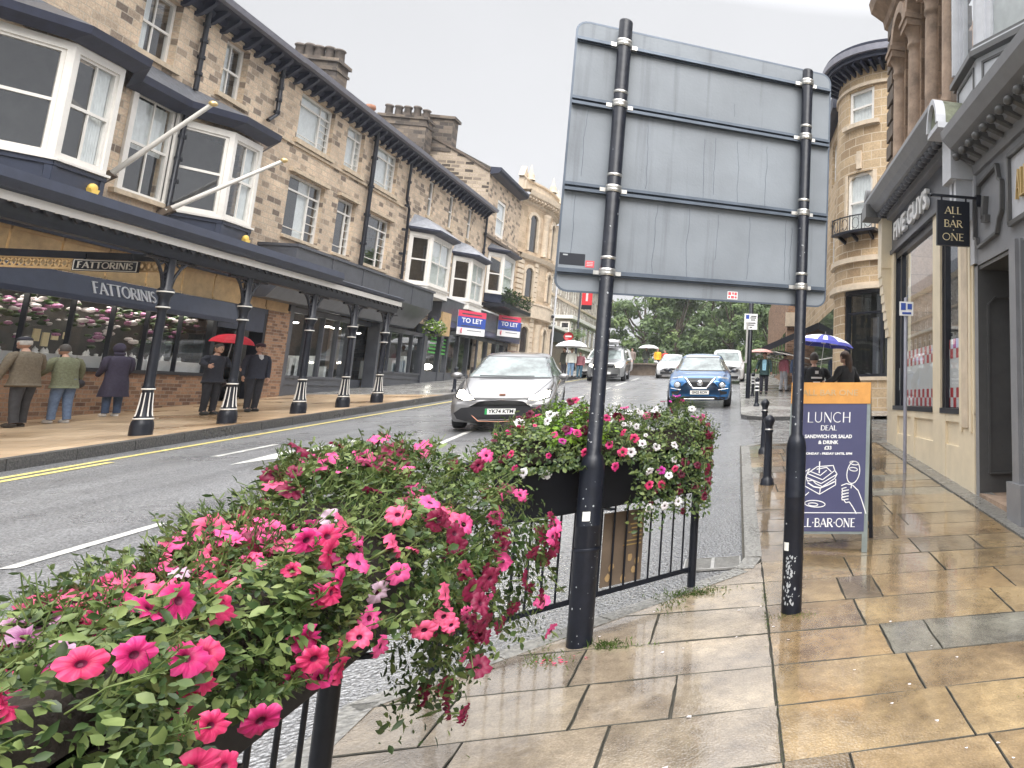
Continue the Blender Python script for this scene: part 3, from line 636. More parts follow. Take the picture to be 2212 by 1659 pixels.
tag(m.build('pavement', ['far_paving', 'kerb_dark']), kind='structure')
# a grassy green at the top of the hill, beyond the road
strip('grass', 'grass_green', lambda y: (-19, 8), [66, 75, 90, 118], .12)

# ================================================================ LEFT TERRACE
FX = -12.9
LF = Fr((FX, 0, 0), (0, 1, 0), (1, 0, 0))
BEV = .0
def house(label, y0, name='stone_building'):
    o = thing(name, (0, 0, 0), label, 'building'); return o
def eave(parent, y0, y1, z=11.0, mi='eave_paint'):
    m = MB(); m.profile(LF, [(0, z), (.42, z + .12), (.42, z + .2), (0, z + .2)], y0, y1); m.profile(LF, [(0, z - .14), (.1, z - .14), (.16, z), (0, z)], y0, y1)
    k = int((y1 - y0) / .42)
    for i in range(k):
        u = y0 + (y1 - y0) * (i + .5) / k; m.fprism(Fr((FX, u - .05, 0), (1, 0, 0), (0, 1, 0)), [(0, z - .3), (.10, z - .26), (.36, z + .04), (.38, z + .13), (0, z + .05)], 0, .1)
    m.build('cornice', mi, parent)
    m = MB(); m.profile(LF, [(.42, z + .14), (.56, z + .14), (.60, z + .27), (.57, z + .27), (.54, z + .19), (.44, z + .19), (.42, z + .27)], y0, y1); m.build('gutter', 'gutter_paint', parent)
def roof(parent, y0, y1, z, ridge, back=-8, mi='slate'):
    m = MB(); m.add([(FX + .5, y0, z), (FX + .5, y1, z), (FX - 3.2, y1, ridge), (FX - 3.2, y0, ridge)], [(0, 1, 2, 3)])
    m.add([(FX - 3.2, y1, ridge), (FX - 3.2, y0, ridge), (FX + back, y0, z), (FX + back, y1, z)], [(0, 1, 2, 3)]); m.build('roof', mi, parent)
def pipe(parent, pts, r=.05):
    m = MB(); m.tube(pts, r, 8)
    z0, z1 = pts[0][2], pts[-1][2]
    for k in range(1, 5):
        z = z0 + (z1 - z0) * k / 5; q = pts[0]; m.lathe((q[0], q[1], z), [(r * 1.5, -.04), (r * 1.5, .04)], 8)
    m.build('drainpipe', 'black_paint', parent)
def band(parent, y0, y1, z0, z1, n=.03, mt='band_stone', extra=()):
    m = MB(); m.fbox(LF, y0, y1, z0, z1, -.02, n)
    for a, b, c, d, q in extra: m.fbox(LF, a, b, c, d, -.02, q)
    return m.build('stone_band', mt, parent)
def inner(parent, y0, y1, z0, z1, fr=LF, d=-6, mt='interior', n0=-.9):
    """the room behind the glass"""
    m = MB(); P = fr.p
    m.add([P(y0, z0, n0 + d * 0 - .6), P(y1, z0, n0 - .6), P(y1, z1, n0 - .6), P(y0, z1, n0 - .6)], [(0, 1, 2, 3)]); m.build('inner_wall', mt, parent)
def shell(parent, y0, y1, z0, z1, x1=FX - 8, mt='terrace_stone', x0=FX):
    """side and back walls and ceiling of a building"""
    m = MB(); x0 -= .3
    m.add([(x0 + .3, y0, z0), (x1, y0, z0), (x1, y0, z1), (x0 + .3, y0, z1)], [(0, 1, 2, 3)]); m.add([(x0 + .3, y1, z0), (x1, y1, z0), (x1, y1, z1), (x0 + .3, y1, z1)], [(0, 1, 2, 3)])
    m.add([(x1, y0, z0), (x1, y1, z0), (x1, y1, z1), (x1, y0, z1)], [(0, 1, 2, 3)]); m.add([(x0, y0, z1), (x0, y1, z1), (x1, y1, z1), (x1, y0, z1)], [(0, 1, 2, 3)]); m.build('side_wall', mt, parent)

def bay(parent, w0, f0, f1, w1, z0, z1, pr, panel=.62, label=None, cols=True, style=('sash1', 'sash2', 'sash1'), rf=None, light=False, ptm='navy_paint', n=0):
    """canted bay window; the four plan corners on the wall frame"""
    C = [(w0, 0), (f0, pr), (f1, pr), (w1, 0)]
    fm = MB(); root = None
    faces = []
    for i in range(3):
        a = LF.p(C[i][0], 0, C[i][1]); b = LF.p(C[i + 1][0], 0, C[i + 1][1]); d = b - a; ln = d.length; u = d / ln; nn = Vector((u.y, -u.x, 0)); faces.append((Fr(a, u, nn), ln))
    for fr, ln in faces:
        c = .10
        fm.fbox(fr, -.0, c, z0, z1, -.14, .0); fm.fbox(fr, ln - c, ln, z0, z1, -.14, .0); fm.fbox(fr, c, ln - c, z1 - .16, z1, -.14, 0); fm.fbox(fr, c, ln - c, z0, z0 + .08, -.14, 0)
        fm.fbox(fr, -.03, ln + .03, z0 - .05, z0, -.14, .06)
    b = fm.build('bay_window', 'white_paint', parent)
    if label: b['label'] = label
    for k, (fr, ln) in enumerate(faces):
        wframe(fr, .10, ln - .10, z0 + .08, z1 - .16, b, style[k], n=-.03, fw=.055, name='sash', gm='pane_glass', curtain=[None, (0, 1, .55, 1), None][k] if w0 < 30 else [(0, 1, 0, .9), (0, 1, .1, .95), (0, 1, 0, 1)][k] if k else None)
    pm = MB()
    for fr, ln in faces:
        pm.fbox(fr, 0, ln, z0 - panel, z0 - .05, -.1, -.01); pm.fbox(fr, 0, ln, z0 - .14, z0 - .05, -.05, .025); pm.fbox(fr, 0, ln, z0 - panel, z0 - panel + .1, -.05, .02)
        pm.fbox(fr, 0, .09, z0 - panel, z0 - .1, -.05, .012); pm.fbox(fr, ln - .09, ln, z0 - panel, z0 - .1, -.05, .012)
    P = [LF.p(u, z0 - panel, q) for u, q in C]; pm.add(P, [(0, 1, 2, 3)]); pm.build('panel', ptm, b)
    im = MB(); P = [LF.p(u, 0, q - .35) for u, q in ((w0 + .1, .0), (w1 - .1, 0))]
    im.add([P[0] + Vector((0, 0, z0)), P[1] + Vector((0, 0, z0)), P[1] + Vector((0, 0, z1)), P[0] + Vector((0, 0, z1))], [(0, 1, 2, 3)]); im.build('inner_wall', 'interior', b)
    if rf:
        zt, ov = rf; rm = MB(); O_ = [(w0 - ov * .8, 0), (f0 - ov * .4, pr + ov), (f1 + ov * .4, pr + ov), (w1 + ov * .8, 0)]; I_ = [(w0 + .2, 0), (f0 + .35, pr * .3), (f1 - .35, pr * .3), (w1 - .2, 0)]
        a = [LF.p(u, z1 + .18, q) for u, q in O_]; c = [LF.p(u, zt, q) for u, q in I_]; d = [LF.p(u, z1 + .0, q) for u, q in C]; e = [LF.p(u, z1 + .10, q) for u, q in O_]
        rm.add(a + c, [(i, i + 1, 5 + i, 4 + i) for i in range(3)] + [(4, 5, 6, 7)], 0); rm.add(a + e, [(i, i + 1, 5 + i, 4 + i) for i in range(3)], 1); rm.add(e + d, [(i, i + 1, 5 + i, 4 + i) for i in range(3)], 1)
        rm.build('bay_roof', ['lead' if light else 'slate', 'eave_paint'], b)
    return b

mat('strip_light', (.9, .9, .85), .3, emit=(1, .93, .82), es=8)
# ---- house 1: the jeweller's with two bays (Y 13 .. 22.95)
h1 = house('sooty stone house nearest on the left with two white bay windows over the jeweller shopfront', 13)
ops = [(11.2, 14.4, 5.9, 8.4), (18.55, 19.7, 6.02, 8.26), (13.4, 14.4, 9.2, 10.7), (18.35, 19.35, 9.15, 10.7), (20.85, 21.7, 9.25, 10.72), (15.3, 18.0, 5.3, 8.35), (19.9, 22.3, 5.2, 8.3)]
m = MB(); wall(m, LF, 10.0, 22.95, 4.75, 11.1, ops); m.build('wall', 'terrace_stone', h1)
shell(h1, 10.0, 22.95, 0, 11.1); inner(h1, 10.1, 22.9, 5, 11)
wframe(LF, 18.55, 19.7, 6.02, 8.26, h1, 'sash2', n=-.02, curtain=(.45, .95, .1, .9)); wframe(LF, 18.35, 19.35, 9.15, 10.7, h1, 'sash2', n=-.14, curtain=(0, 1, 0, .45)); wframe(LF, 20.85, 21.7, 9.25, 10.72, h1, 'sash2', n=-.14, curtain=(0, 1, 0, .55))
wframe(LF, 13.4, 14.4, 9.2, 10.7, h1, 'sash2', n=-.14)
band(h1, 10.0, 22.95, 10.78, 11.0, extra=[(18.3, 19.9, 5.9, 6.0, .1), (18.2, 19.5, 9.04, 9.15, .07), (20.7, 21.85, 9.12, 9.24, .07)])
m = MB()
for a, b in ((18.42, 18.55), (19.7, 19.83)): m.fbox(LF, a, b, 5.98, 8.4, -.1, .05)
m.fbox(LF, 18.42, 19.83, 8.26, 8.42, -.1, .06); m.fbox(LF, 18.4, 19.85, 5.96, 6.03, -.1, .08); m.build('window_surround', 'white_paint', h1)
eave(h1, 10.0, 22.95, 10.98)
roof(h1, 10.0, 22.95, 11.2, 13.6)
bay(h1, 15.3, 16.1, 17.2, 18.0, 5.95, 8.18, .70, .68)
bay(h1, 19.75, 20.55, 21.6, 22.35, 5.93, 8.12, .66, .68)
# pent roof running over both bays
O_ = [(10.0, .18), (14.75, .18), (15.05, .25), (15.95, 1.0), (17.35, 1.0), (18.2, .32), (19.6, .32), (20.4, .95), (21.75, .95), (22.6, .2)]
I_ = [(10.0, 0), (15.0, 0), (15.3, 0), (16.2, .1), (17.1, .1), (18.1, 0), (19.7, 0), (20.6, .1), (21.5, .1), (22.3, 0)]
m = MB(); n_ = len(O_); a = [LF.p(u, 8.50, q) for u, q in O_]; c = [LF.p(u, 8.95, q) for u, q in I_]; e = [LF.p(u, 8.34, q - .02) for u, q in O_]; d = [LF.p(u, 8.18, max(q - .28, 0)) for u, q in O_]
f = lambda x, y, mi: m.add(x + y, [(i, i + 1, n_ + 1 + i, n_ + i) for i in range(n_ - 1)], mi)
f(a, c, 0); f(e, a, 1); f(d, e, 1); m.build('bay_roof', ['slate', 'eave_paint'], h1)
pipe(h1, [(FX + .1, 19.95, 11.0), (FX + .1, 19.95, 8.9)]); pipe(h1, [(FX + .12, 19.78, 8.2), (FX + .12, 19.72, 5.6), (FX + .12, 19.5, 5.45), (FX + .12, 18.3, 5.5)])
pipe(h1, [(FX + .1, 22.9, 11.0), (FX + .1, 22.92, 9.5), (FX + .1, 22.6, 9.2)])
m = MB()
for u, q in ((16.95, .72), (21.45, .68)):
    m.lathe(LF.p(u, 5.62, q), [(.0, .03), (.085, .028), (.095, 0), (.08, -.03)], 10, 0, tilt=Matrix.Rotation(math.pi / 2, 3, 'Y')); m.fprism(LF, [(u - .1, 5.6), (u + .1, 5.6), (u + .05, 5.46), (u - .05, 5.46)], q - .03, q + .05)
m.build('alarm_box', 'yellow_box', h1)
# shopfront 1
m = MB(); sill = lambda y: max(2.15, 0)
def foot(mb, y0, y1, z1, fr=LF, n0=-.1, n1=.0, mi=0, dz=LP):
    P = fr.p; a, b = gz(y0) + dz - .1, gz(y1) + dz - .1
    mb.hexa([P(y0, a, n0), P(y1, b, n0), P(y1, b, n1), P(y0, a, n1), P(y0, z1, n0), P(y1, z1, n0), P(y1, z1, n1), P(y0, z1, n1)], mi)
foot(m, 10, 22.05, 2.16, n0=-.2, n1=.02); foot(m, 24.0, 25.0, 4.15, n0=-.3, n1=.03); m.build('stall_riser', 'red_brick', h1)
m = MB(); m.fbox(LF, 10, 22.1, 2.14, 2.22, -.15, .06)
for u in (15.0, 16.15, 17.13, 18.1, 19.05, 19.97, 20.95, 22.0): m.fbox(LF, u - .014, u + .014, 2.2, 3.6, -.08, 0)
m.fbox(LF, 22.0, 22.12, 1.3, 3.6, -.15, 0); m.fbox(LF, 23.9, 24.0, 1.4, 3.95, -.3, .02); m.fbox(LF, 22.1, 24, 3.35, 3.45, -.8, -.7)
fs = m.build('shopfront', 'black_paint', h1)
m = MB(); m.fquad(LF, 10, 22.02, 2.2, 3.6, -.06); m.fquad(LF, 22.1, 23.9, 1.3, 3.4, -.75); m.build('pane', 'shop_glass', fs)
m = MB(); m.fprism(Fr((FX, 10, 0), (1, 0, 0), (0, 1, 0)), [(0, 4.06), (.30, 4.02), (.42, 3.60), (.42, 3.5), (.34, 3.5), (.34, 3.6), (0, 3.6)], 0, 12.1); m.build('fascia', 'navy_paint', h1)
m = MB()
for k in range(14):
    a = 10.2 + k * 1.05
    if a > 24: break
    m.fbox(LF, a, min(a + 1.0, 24.95), 4.08, 4.72, -.02, .03); m.fbox(LF, a, min(a + 1.0, 24.95), 4.08, 4.14, .0, .05); m.fbox(LF, a, min(a + 1.0, 24.95), 4.66, 4.72, 0, .05)
m.build('tan_panel', 'tan_board', h1)
m = MB(); m.fbox(LF, 10, 24.97, 4.72, 4.9, -.05, .1); m.fbox(LF, 22.1, 24.0, 3.42, 4.1, -.1, .015); m.build('fascia', 'navy_paint', h1)
m = MB(); SF = Fr((FX + .36, 0, 3.87), (0, 1, 0), (1, 0, 0)); sf = Fr(SF.o, SF.u, SF.n)
class Sl(Fr):
    def p(s, u, z, n=0): return Vector((FX + .30 + (4.02 - z) * (.12 / .42) + n, u, z + n * .28))
roman(m, 'FATTORINIS', Sl((0, 0, 0), (0, 1, 0), (1, 0, 0)), 17.85, 19.45, 3.68, 3.92, .004, .02, k=1.2); m.build('lettering', 'pale_grey_paint', h1)
# window dressing: shelves of small goods, drapes and cloths
m = MB(); q = MB(); v = MB()
m.fbox(LF, 10.2, 21.9, 2.16, 2.22, -1.2, -.1)
for u in fr_range(14.2, 21.2, .9):
    m.fbox(LF, u, u + .82, 2.22, 2.47, -.5, -.14)
    for k in range(5): z = 2.48; a = u + .1 + k * .16; m.lathe(LF.p(a, z, -.35 - R.uniform(0, .3)), [(.0, R.uniform(.08, .17)), (.035, R.uniform(.05, .09)), (.03, .04), (.06, 0)], 6)
q2 = MB()
for k in range(420):
    u = R.uniform(13.8, 21.9); z = 3.58 - abs(R.gauss(0, .36)); s = R.uniform(.03, .10); [q, v, q2, q2][R.randrange(4)].sphere(LF.p(u, z, R.uniform(-.9, -.2)), s, s, s * .55, 7, 5)
m.build('display', 'bright_white', h1); q.build('display', 'petal_white', h1); v.build('display', 'petal_mauve', h1); q2.build('display', 'petunia_leaf_dark', h1)
m = MB()
for u in (18.15, 18.35, 18.55, 18.8): m.fbox(LF, u, u + .14, 2.72 + R.uniform(-.1, .12), 2.9 + R.uniform(0, .1), -.62, -.6)
m.build('display', 'gold_letter', h1)
m = MB(); m.fbox(LF, 13.5, 21.8, 3.70, 3.74, -.5, -.3); m.build('display_light', 'strip_light', h1); mat('strip_light2', (.9, .9, .8), .4)
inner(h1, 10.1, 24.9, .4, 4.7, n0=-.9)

# ---- house 2: dark glazed shop (22.95 .. 31.2)
h2 = house('tan stone house with six large white metal windows over the dark glazed shop', 23)
up = [(24.07, 25.87), (26.69, 27.77), (28.59, 30.31)]
ops = [(a, b, 9.22, 10.72) for a, b in up] + [(a, b, 6.31, 8.18) for a, b in up]
m = MB(); wall(m, LF, 22.95, 31.2, 4.7, 11.1, ops); m.build('wall', 'terrace_stone', h2)
shell(h2, 22.95, 31.2, 0, 11.1); inner(h2, 23.0, 31.1, 5.9, 11)
for i, (a, b) in enumerate(up):
    wframe(LF, a, b, 9.22, 10.72, h2, 'crit', n=-.1, curtain=(.02, .98, .03, .95)); wframe(LF, a, b, 6.31, 8.18, h2, 'crit', n=-.1, curtain=(0, 1, [.45, 0, 0][i], [.75, .2, .3][i]))
ex = [(a - .12, b + .12, 9.08, 9.22, .09) for a, b in up] + [(a - .1, b + .1, 8.2, 8.3, .11) for a, b in up] + [(a - .05, b + .05, 6.22, 6.31, .08) for a, b in up] + [(22.95, 31.2, 8.98, 9.06, .05)]
band(h2, 22.95, 31.2, 10.75, 11.0, extra=ex); eave(h2, 22.95, 31.2); roof(h2, 22.95, 31.2, 11.2, 13.6)
pipe(h2, [(FX + .12, 28.3, 11.1), (FX + .12, 28.3, 5.9)], .07); pipe(h2, [(FX + .1, 31.15, 11.0), (FX + .1, 31.1, 9.3), (FX + .1, 31.4, 9.0), (FX + .1, 31.45, 6.2)], .05)
m = MB(); m.fbox(LF, 23.15, 32.4, 5.1, 5.79, -.05, .9); m.fbox(LF, 23.12, 32.43, 5.79, 5.87, -.05, .95); m.fprism(Fr((FX, 23.15, 0), (1, 0, 0), (0, 1, 0)), [(0, 4.35), (.35, 4.35), (.88, 5.1), (0, 5.1)], 0, 9.25)
for u in fr_range(23.15, 32.3, 1.83): m.fbox(LF, u, u + .03, 5.1, 5.8, .9, .915)
m.build('fascia', 'shop_grey', h2)
m = MB(); q = MB()
for (a, b, z0) in ((25.2, 28.6, 2.25), (30.5, 34.3, 2.6)):
    for k in range(5): u = a + (b - a) * k / 4; m.fbox(LF, u - .03, u + .03, z0, 4.3, -.12, .0)
    m.fbox(LF, a, b, z0 - .05, z0 + .02, -.14, .02); foot(m, a, b, z0 - .05, n0=-.12, n1=-.02); m.fbox(LF, a, b, z0 - .25, z0 - .2, -.05, .01); m.fbox(LF, a, b, 4.15, 4.3, -.12, .0)
    q.fquad(LF, a, b, z0, 4.2, -.07)
foot(m, 28.6, 28.78, 4.35, n0=-.3, n1=.06); foot(m, 30.35, 30.52, 4.35, n0=-.3, n1=.06); foot(m, 24.98, 25.2, 4.35, n0=-.2, n1=.02); foot(m, 34.3, 34.5, 4.9, n0=-.3, n1=.06)
m.fbox(LF, 28.78, 30.35, 4.2, 4.35, -.3, -.2); foot(m, 28.78, 30.35, 2.25, n0=-.4, n1=-.34)
s2 = m.build('shopfront', 'shop_grey', h2); q.fquad(LF, 28.78, 30.35, 2.25, 4.2, -.36); q.build('pane', 'shop_glass', s2)
m = MB()
for u, z in ((25.9, 4.0), (26.3, 4.02), (27.0, 4.0), (28.9, 4.05), (29.5, 4.05), (30.9, 4.0), (31.4, 3.98), (26.6, 3.3)): m.sphere(LF.p(u, z, -.9), .16, .1, .03, 8, 4)
m.build('ceiling_light', 'strip_light', h2)
m = MB(); q = MB()
for k in range(26): u = R.choice([R.uniform(25.4, 28.3), R.uniform(30.8, 34)]); z = gz(u) + .8; h = R.uniform(.1, .5); m.fbox(LF, u, u + R.uniform(.08, .3), z - .4, z + h, -R.uniform(.5, .9), -.35)
m.build('display', 'blind_white', h2)
m = MB(); m.fquad(LF, 28.9, 30.25, 2.6, 4.0, -.8); m.build('display', 'poster_brown', h2); inner(h2, 25.0, 34.5, 1, 4.9, n0=-1.0)

# ---- house 3 (31.2 .. 40)
h3 = house('tan stone house with two white canted bays above the shop that is to let', 35)
nar = [(33.2, 33.66), (35.4, 35.88), (37.7, 38.2)]
ops = [(a, b, 9.22, 10.75) for a, b in nar] + [(31.95, 35.4, 5.6, 8.45), (36.4, 39.7, 5.6, 8.4)]
m = MB(); wall(m, LF, 31.2, 40.0, 4.7, 11.1, ops); m.build('wall', 'terrace_stone', h3); shell(h3, 31.2, 40.0, 0, 11.1); inner(h3, 31.3, 39.9, 5, 11)
for a, b in nar: wframe(LF, a, b, 9.22, 10.75, h3, 'sash', n=-.05, curtain=(0, 1, 0, .4))
band(h3, 31.2, 40.0, 10.75, 11.0, extra=[(a - .1, b + .1, 9.1, 9.22, .07) for a, b in nar]); eave(h3, 31.2, 40.0); roof(h3, 31.2, 40.0, 11.2, 13.6)
bay(h3, 31.95, 32.5, 34.5, 35.3, 6.15, 8.25, .62, .4, rf=(9.0, .28), light=True, style=('sash1', 'sash2', 'sash1'), ptm='white_paint')
bay(h3, 36.5, 37.2, 38.9, 39.6, 6.12, 8.15, .58, .4, rf=(8.9, .28), light=True, style=('sash1', 'sash2', 'sash1'), ptm='white_paint')
pipe(h3, [(FX + .1, 39.95, 11.0), (FX + .1, 39.95, 6.0)], .05)
m = MB(); m.fbox(LF, 34.5, 46.3, 5.95, 6.02, -.05, .5); m.build('fascia', 'bright_white', h3)
m = MB(); m.fbox(LF, 34.5, 46.3, 5.0, 5.95, -.05, .45); m.fbox(LF, 34.5, 36.9, 5.05, 5.9, .45, .47); m.build('fascia', 'shop_grey', h3)
m = MB(); m.fbox(LF, 34.5, 46.3, 4.75, 5.0, -.05, .42)
for u in (37.3, 42.4): m.fbox(LF, u, u + 2.6, 5.1, 5.85, .45, .49); m.fbox(LF, u + .25, u + 2.35, 5.25, 5.7, .49, .5)
m.build('fascia', 'board_blue' if 0 else 'poster_navy', h3); m = MB(); m.fbox(LF, 34.55, 35.5, 4.3, 5.3, .3, .53); m.build('hoarding', 'tan_board', h3)
textmesh('SALONI', Fr((FX, 0, 0), (0, 1, 0), (1, 0, 0)), 38.6, 5.48, .36, .502, 'gold', h3) if 0 else None
m = MB(); q = MB()
for u in (34.7, 36.2, 37.0, 38.3, 39.6, 40.8, 42.2, 43.6, 44.9, 46.0): foot(m, u - .07, u + .07, 4.8, n0=-.2, n1=.0)
for a, b in ((34.7, 46.0),):
    foot(m, a, b, 2.75, n0=-.15, n1=-.03); m.fbox(LF, a, b, 4.55, 4.75, -.15, 0); q.fquad(LF, a, b, 2.7, 4.6, -.08)
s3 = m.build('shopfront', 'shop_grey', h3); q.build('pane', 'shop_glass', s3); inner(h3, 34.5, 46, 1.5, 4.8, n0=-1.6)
m = MB()
for u0 in (35.1, 36.45):
    for k in range(5): m.fbox(LF, u0 + .05 * k, u0 + .75, 3.55 + k * .16, 3.63 + k * .16, -.075, -.07)
m.build('window_lettering', 'window_vinyl_green', h3)
m = MB(); m.sphere(LF.p(36.6, 3.0, -.6), .22, .12, .14, 8, 5); m.build('window_light', 'strip_light', h3)
# ---- house 4: taller, with the bare gable (40 .. 45.9)
h4 = house('taller stone house with bare rubble gable, one white bay and a planted balcony', 42)
ops = [(41.6, 43.0, 10.3, 12.3), (40.9, 44.6, 6.6, 9.6)]
m = MB(); wall(m, LF, 40.0, 45.7, 4.7, 13.3, ops); m.build('wall', 'terrace_stone', h4)
wframe(LF, 41.6, 43.0, 10.3, 12.3, h4, 'sash', n=-.03, fw=.16, curtain=(0, 1, 0, 1)); band(h4, 40, 45.7, 9.9, 10.05, .12, 'dark_stone')
inner(h4, 40.1, 45.6, 6, 13)
m = MB(); G = [(FX, 40, 3), (FX, 40, 13.3), (FX - 1.3, 40, 14.1), (FX - 3.4, 40, 15.2), (FX - 4.4, 40, 15.2), (FX - 9, 40, 13.3), (FX - 9, 40, 3)]
m.add(G, [tuple(range(7))]); m.add([(a, 40.5, c) for a, b, c in G], [tuple(range(7))]); m.build('gable_wall', 'gable_stone', h4)
m = MB()
for (a, b, c), (d, e_, f_) in ((G[1], G[2]), (G[2], G[3]), (G[3], G[4]), (G[4], G[5])): m.hexa([(a, 39.9, c), (a, 40.5, c), (d, 40.5, f_), (d, 39.9, f_), (a, 39.9, c + .12), (a, 40.5, c + .12), (d, 40.5, f_ + .12), (d, 39.9, f_ + .12)])
m.build('coping', 'dark_stone', h4)
roof(h4, 40.5, 45.7, 13.4, 15.3)
m = MB(); m.box(FX - 4.2, FX - 1.9, 39.95, 40.6, 14.2, 15.95); m.box(FX - 4.3, FX - 1.8, 39.85, 40.7, 15.95, 16.1); m.build('chimney', 'chimney_stone', h4)
m = MB(); m.profile(LF, [(0, 13.2), (.4, 13.3), (.5, 13.45), (.5, 13.6), (0, 13.6)], 40.0, 45.2); m.build('cornice', 'eave_paint', h4)
bay(h4, 41.0, 41.6, 43.4, 44.2, 7.1, 9.25, .6, .5, style=('sash', 'sash', 'sash'), rf=(9.75, .3))
m = MB(); m.fbox(LF, 40.6, 45.4, 6.3, 6.5, 0, 1.1)
for u in fr_range(40.6, 45.4, .18): m.fbox(LF, u, u + .02, 6.5, 7.1, 1.05, 1.07)
m.fbox(LF, 40.6, 45.4, 7.08, 7.12, 1.03, 1.09); m.build('balcony', 'black_paint', h4)
pl = MB()
for k in range(420):
    c = LF.p(R.uniform(40.6, 45.5), R.uniform(6.6, 7.35), R.uniform(.85, 1.2)); d = Vector((R.gauss(0, 1), R.gauss(0, 1), R.gauss(0, 1))).normalized() * .09; e_ = d.cross(Vector((0, .3, 1))).normalized() * .05; pl.add([c - d, c + e_, c + d, c - e_], [(0, 1, 2, 3)])
bp_ = tag(pl.build('balcony_plant', 'petunia_leaf_dark', None), 'dark trailing plants growing along the black balcony rail', 'plant')

# ---- the curved bank corner (45.7 ..)
bk = thing('bank_building', (0, 0, 0), 'rounded corner building of pale stone with arches, rusticated piers and a finialed parapet', 'building')
BP = [(FX, 45.7), (-12.75, 46.4), (-12.35, 47.6), (-12.1, 49.0), (-12.1, 50.4), (-12.45, 51.8), (-13.3, 53.1), (-14.7, 54.1), (-16.6, 54.7), (-19.5, 54.9)]
def ring(mb, off0, z0, off1, z1, mi=0, pts=BP):
    def offs(o):
        r = []
        for i, p in enumerate(pts):
            a = Vector(pts[max(i - 1, 0)]); b = Vector(pts[min(i + 1, len(pts) - 1)]); d = (b - a).normalized(); r.append((p[0] + d.y * o, p[1] - d.x * o))
        return r
    A = offs(off0); B = offs(off1); n = len(pts); acc = [0]
    for i in range(n - 1): acc.append(acc[-1] + (Vector(pts[i + 1]) - Vector(pts[i])).length)
    vs = [(x, y, z0) for x, y in A] + [(x, y, z1) for x, y in B]; uv_ = [(a, z0) for a in acc] + [(a, z1) for a in acc]
    mb.add(vs, [(i, i + 1, n + i + 1, n + i) for i in range(n - 1)], mi, uvs=uv_)
def moulding(mb, prof, mi=0, pts=BP):
    for i in range(len(prof) - 1): ring(mb, prof[i][0], prof[i][1], prof[i + 1][0], prof[i + 1][1], mi, pts)
m = MB(); ring(m, 0, 2, 0, 13.9); m.build('wall', 'pale_ashlar', bk)
m = MB(); moulding(m, [(0, 13.3), (.12, 13.4), (.12, 13.6), (.45, 13.8), (.5, 14.1), (0, 14.1), (0, 14.7), (.1, 14.75), (.1, 14.85), (-.3, 14.85)]); moulding(m, [(0, 9.9), (.2, 9.95), (.3, 10.2), (0, 10.25)])
moulding(m, [(0, 6.4), (.25, 6.45), (.25, 7.2), (.3, 7.25), (.3, 7.35), (0, 7.4)])
for i, (x, y) in enumerate(BP[:8]):   # dentils and finials
    pass
for i in range(7):
    a = Vector(BP[i]); b = Vector(BP[i + 1]); ln = (b - a).length
    for k in range(int(ln / .3)):
        p = a + (b - a) * ((k + .5) / int(ln / .3)); d = (b - a).normalized(); n = Vector((d.y, -d.x)); m.bar((p.x + n.x * .1, p.y + n.y * .1, 13.55), (p.x + n.x * .38, p.y + n.y * .38, 13.68), .12, .16)
for i in (1, 3, 5, 6):
    x, y = BP[i]; m.lathe((x, y, 14.85), [(.28, 0), (.2, .15), (.22, .3), (.1, .5), (.03, .95), (0, 1)], 8)
m.fbox(LF, 45.75, 46.35, 14.1, 14.9, -.3, .1); m.add([(FX, 45.6, 14.9), (FX, 46.5, 14.9), (FX, 46.05, 15.6), (FX - .3, 45.6, 14.9), (FX - .3, 46.5, 14.9), (FX - .3, 46.05, 15.6)], [(0, 1, 2), (3, 5, 4), (0, 2, 5, 3), (1, 4, 5, 2)])
m.build('cornice', 'pale_stone', bk)
fm = MB(); dk = MB()
for i in range(0, 8):   # piers with rusticated courses, arched openings between
    a = Vector(BP[i]); b = Vector(BP[i + 1]); d = (b - a).normalized(); n = Vector((d.y, -d.x)); ln = (b - a).length
    fr = Fr((a.x, a.y, 0), (d.x, d.y, 0), (n.x, n.y, 0))
    for j in range(24):
        z = 2.8 + j * .31
        if 6.3 < z < 7.4: continue
        if i == 0: fm.fbox(fr, .05, ln, z, z + .24, -.05, .12)
        elif i % 2 == 0: fm.fbox(fr, -.2, .25, z, z + .26, -.05, .1)
    if i % 2 == 1:
        for (z0, z1) in ((2.9, 5.5), (7.7, 9.1), (10.5, 12.4)):
            u0, u1 = ln * .22, ln * .80; c = (u0 + u1) / 2; r = (u1 - u0) / 2
            dk.fprism(fr, [(u0, z0), (u1, z0), (u1, z1)] + [(c + r * math.cos(rad(q)), z1 + r * math.sin(rad(q))) for q in range(15, 180, 15)] + [(u0, z1)], -.02, .012)
            for q in range(0, 180, 20): fm.fprism(fr, [(c + (r + s) * math.cos(rad(t)), z1 + (r + s) * math.sin(rad(t))) for s, t in ((.02, q), (.22, q), (.22, q + 19), (.02, q + 19))], -.02, .1)
            fm.fbox(fr, u0 - .16, u0 - .01, z0, z1, 0, .12); fm.fbox(fr, u1 + .01, u1 + .16, z0, z1, 0, .12)
    elif i: fm.lathe(fr.p(ln / 2, 10.4, .05), [(.22, 0), (.2, 2.3), (.3, 2.5), (.3, 2.7)], 8); fm.lathe(fr.p(ln / 2, 2.5, .05), [(.25, 0), (.22, 3.3), (.3, 3.6)], 8)
fm.build('pier', 'pale_stone', bk); dk.build('window', 'glass_dark', bk)
m = MB(); m.sphere(Vector((-11.75, 50.2, 6.85)), .08, .3, .12, 6, 4); m.build('wall_emblem', 'black_paint', bk)

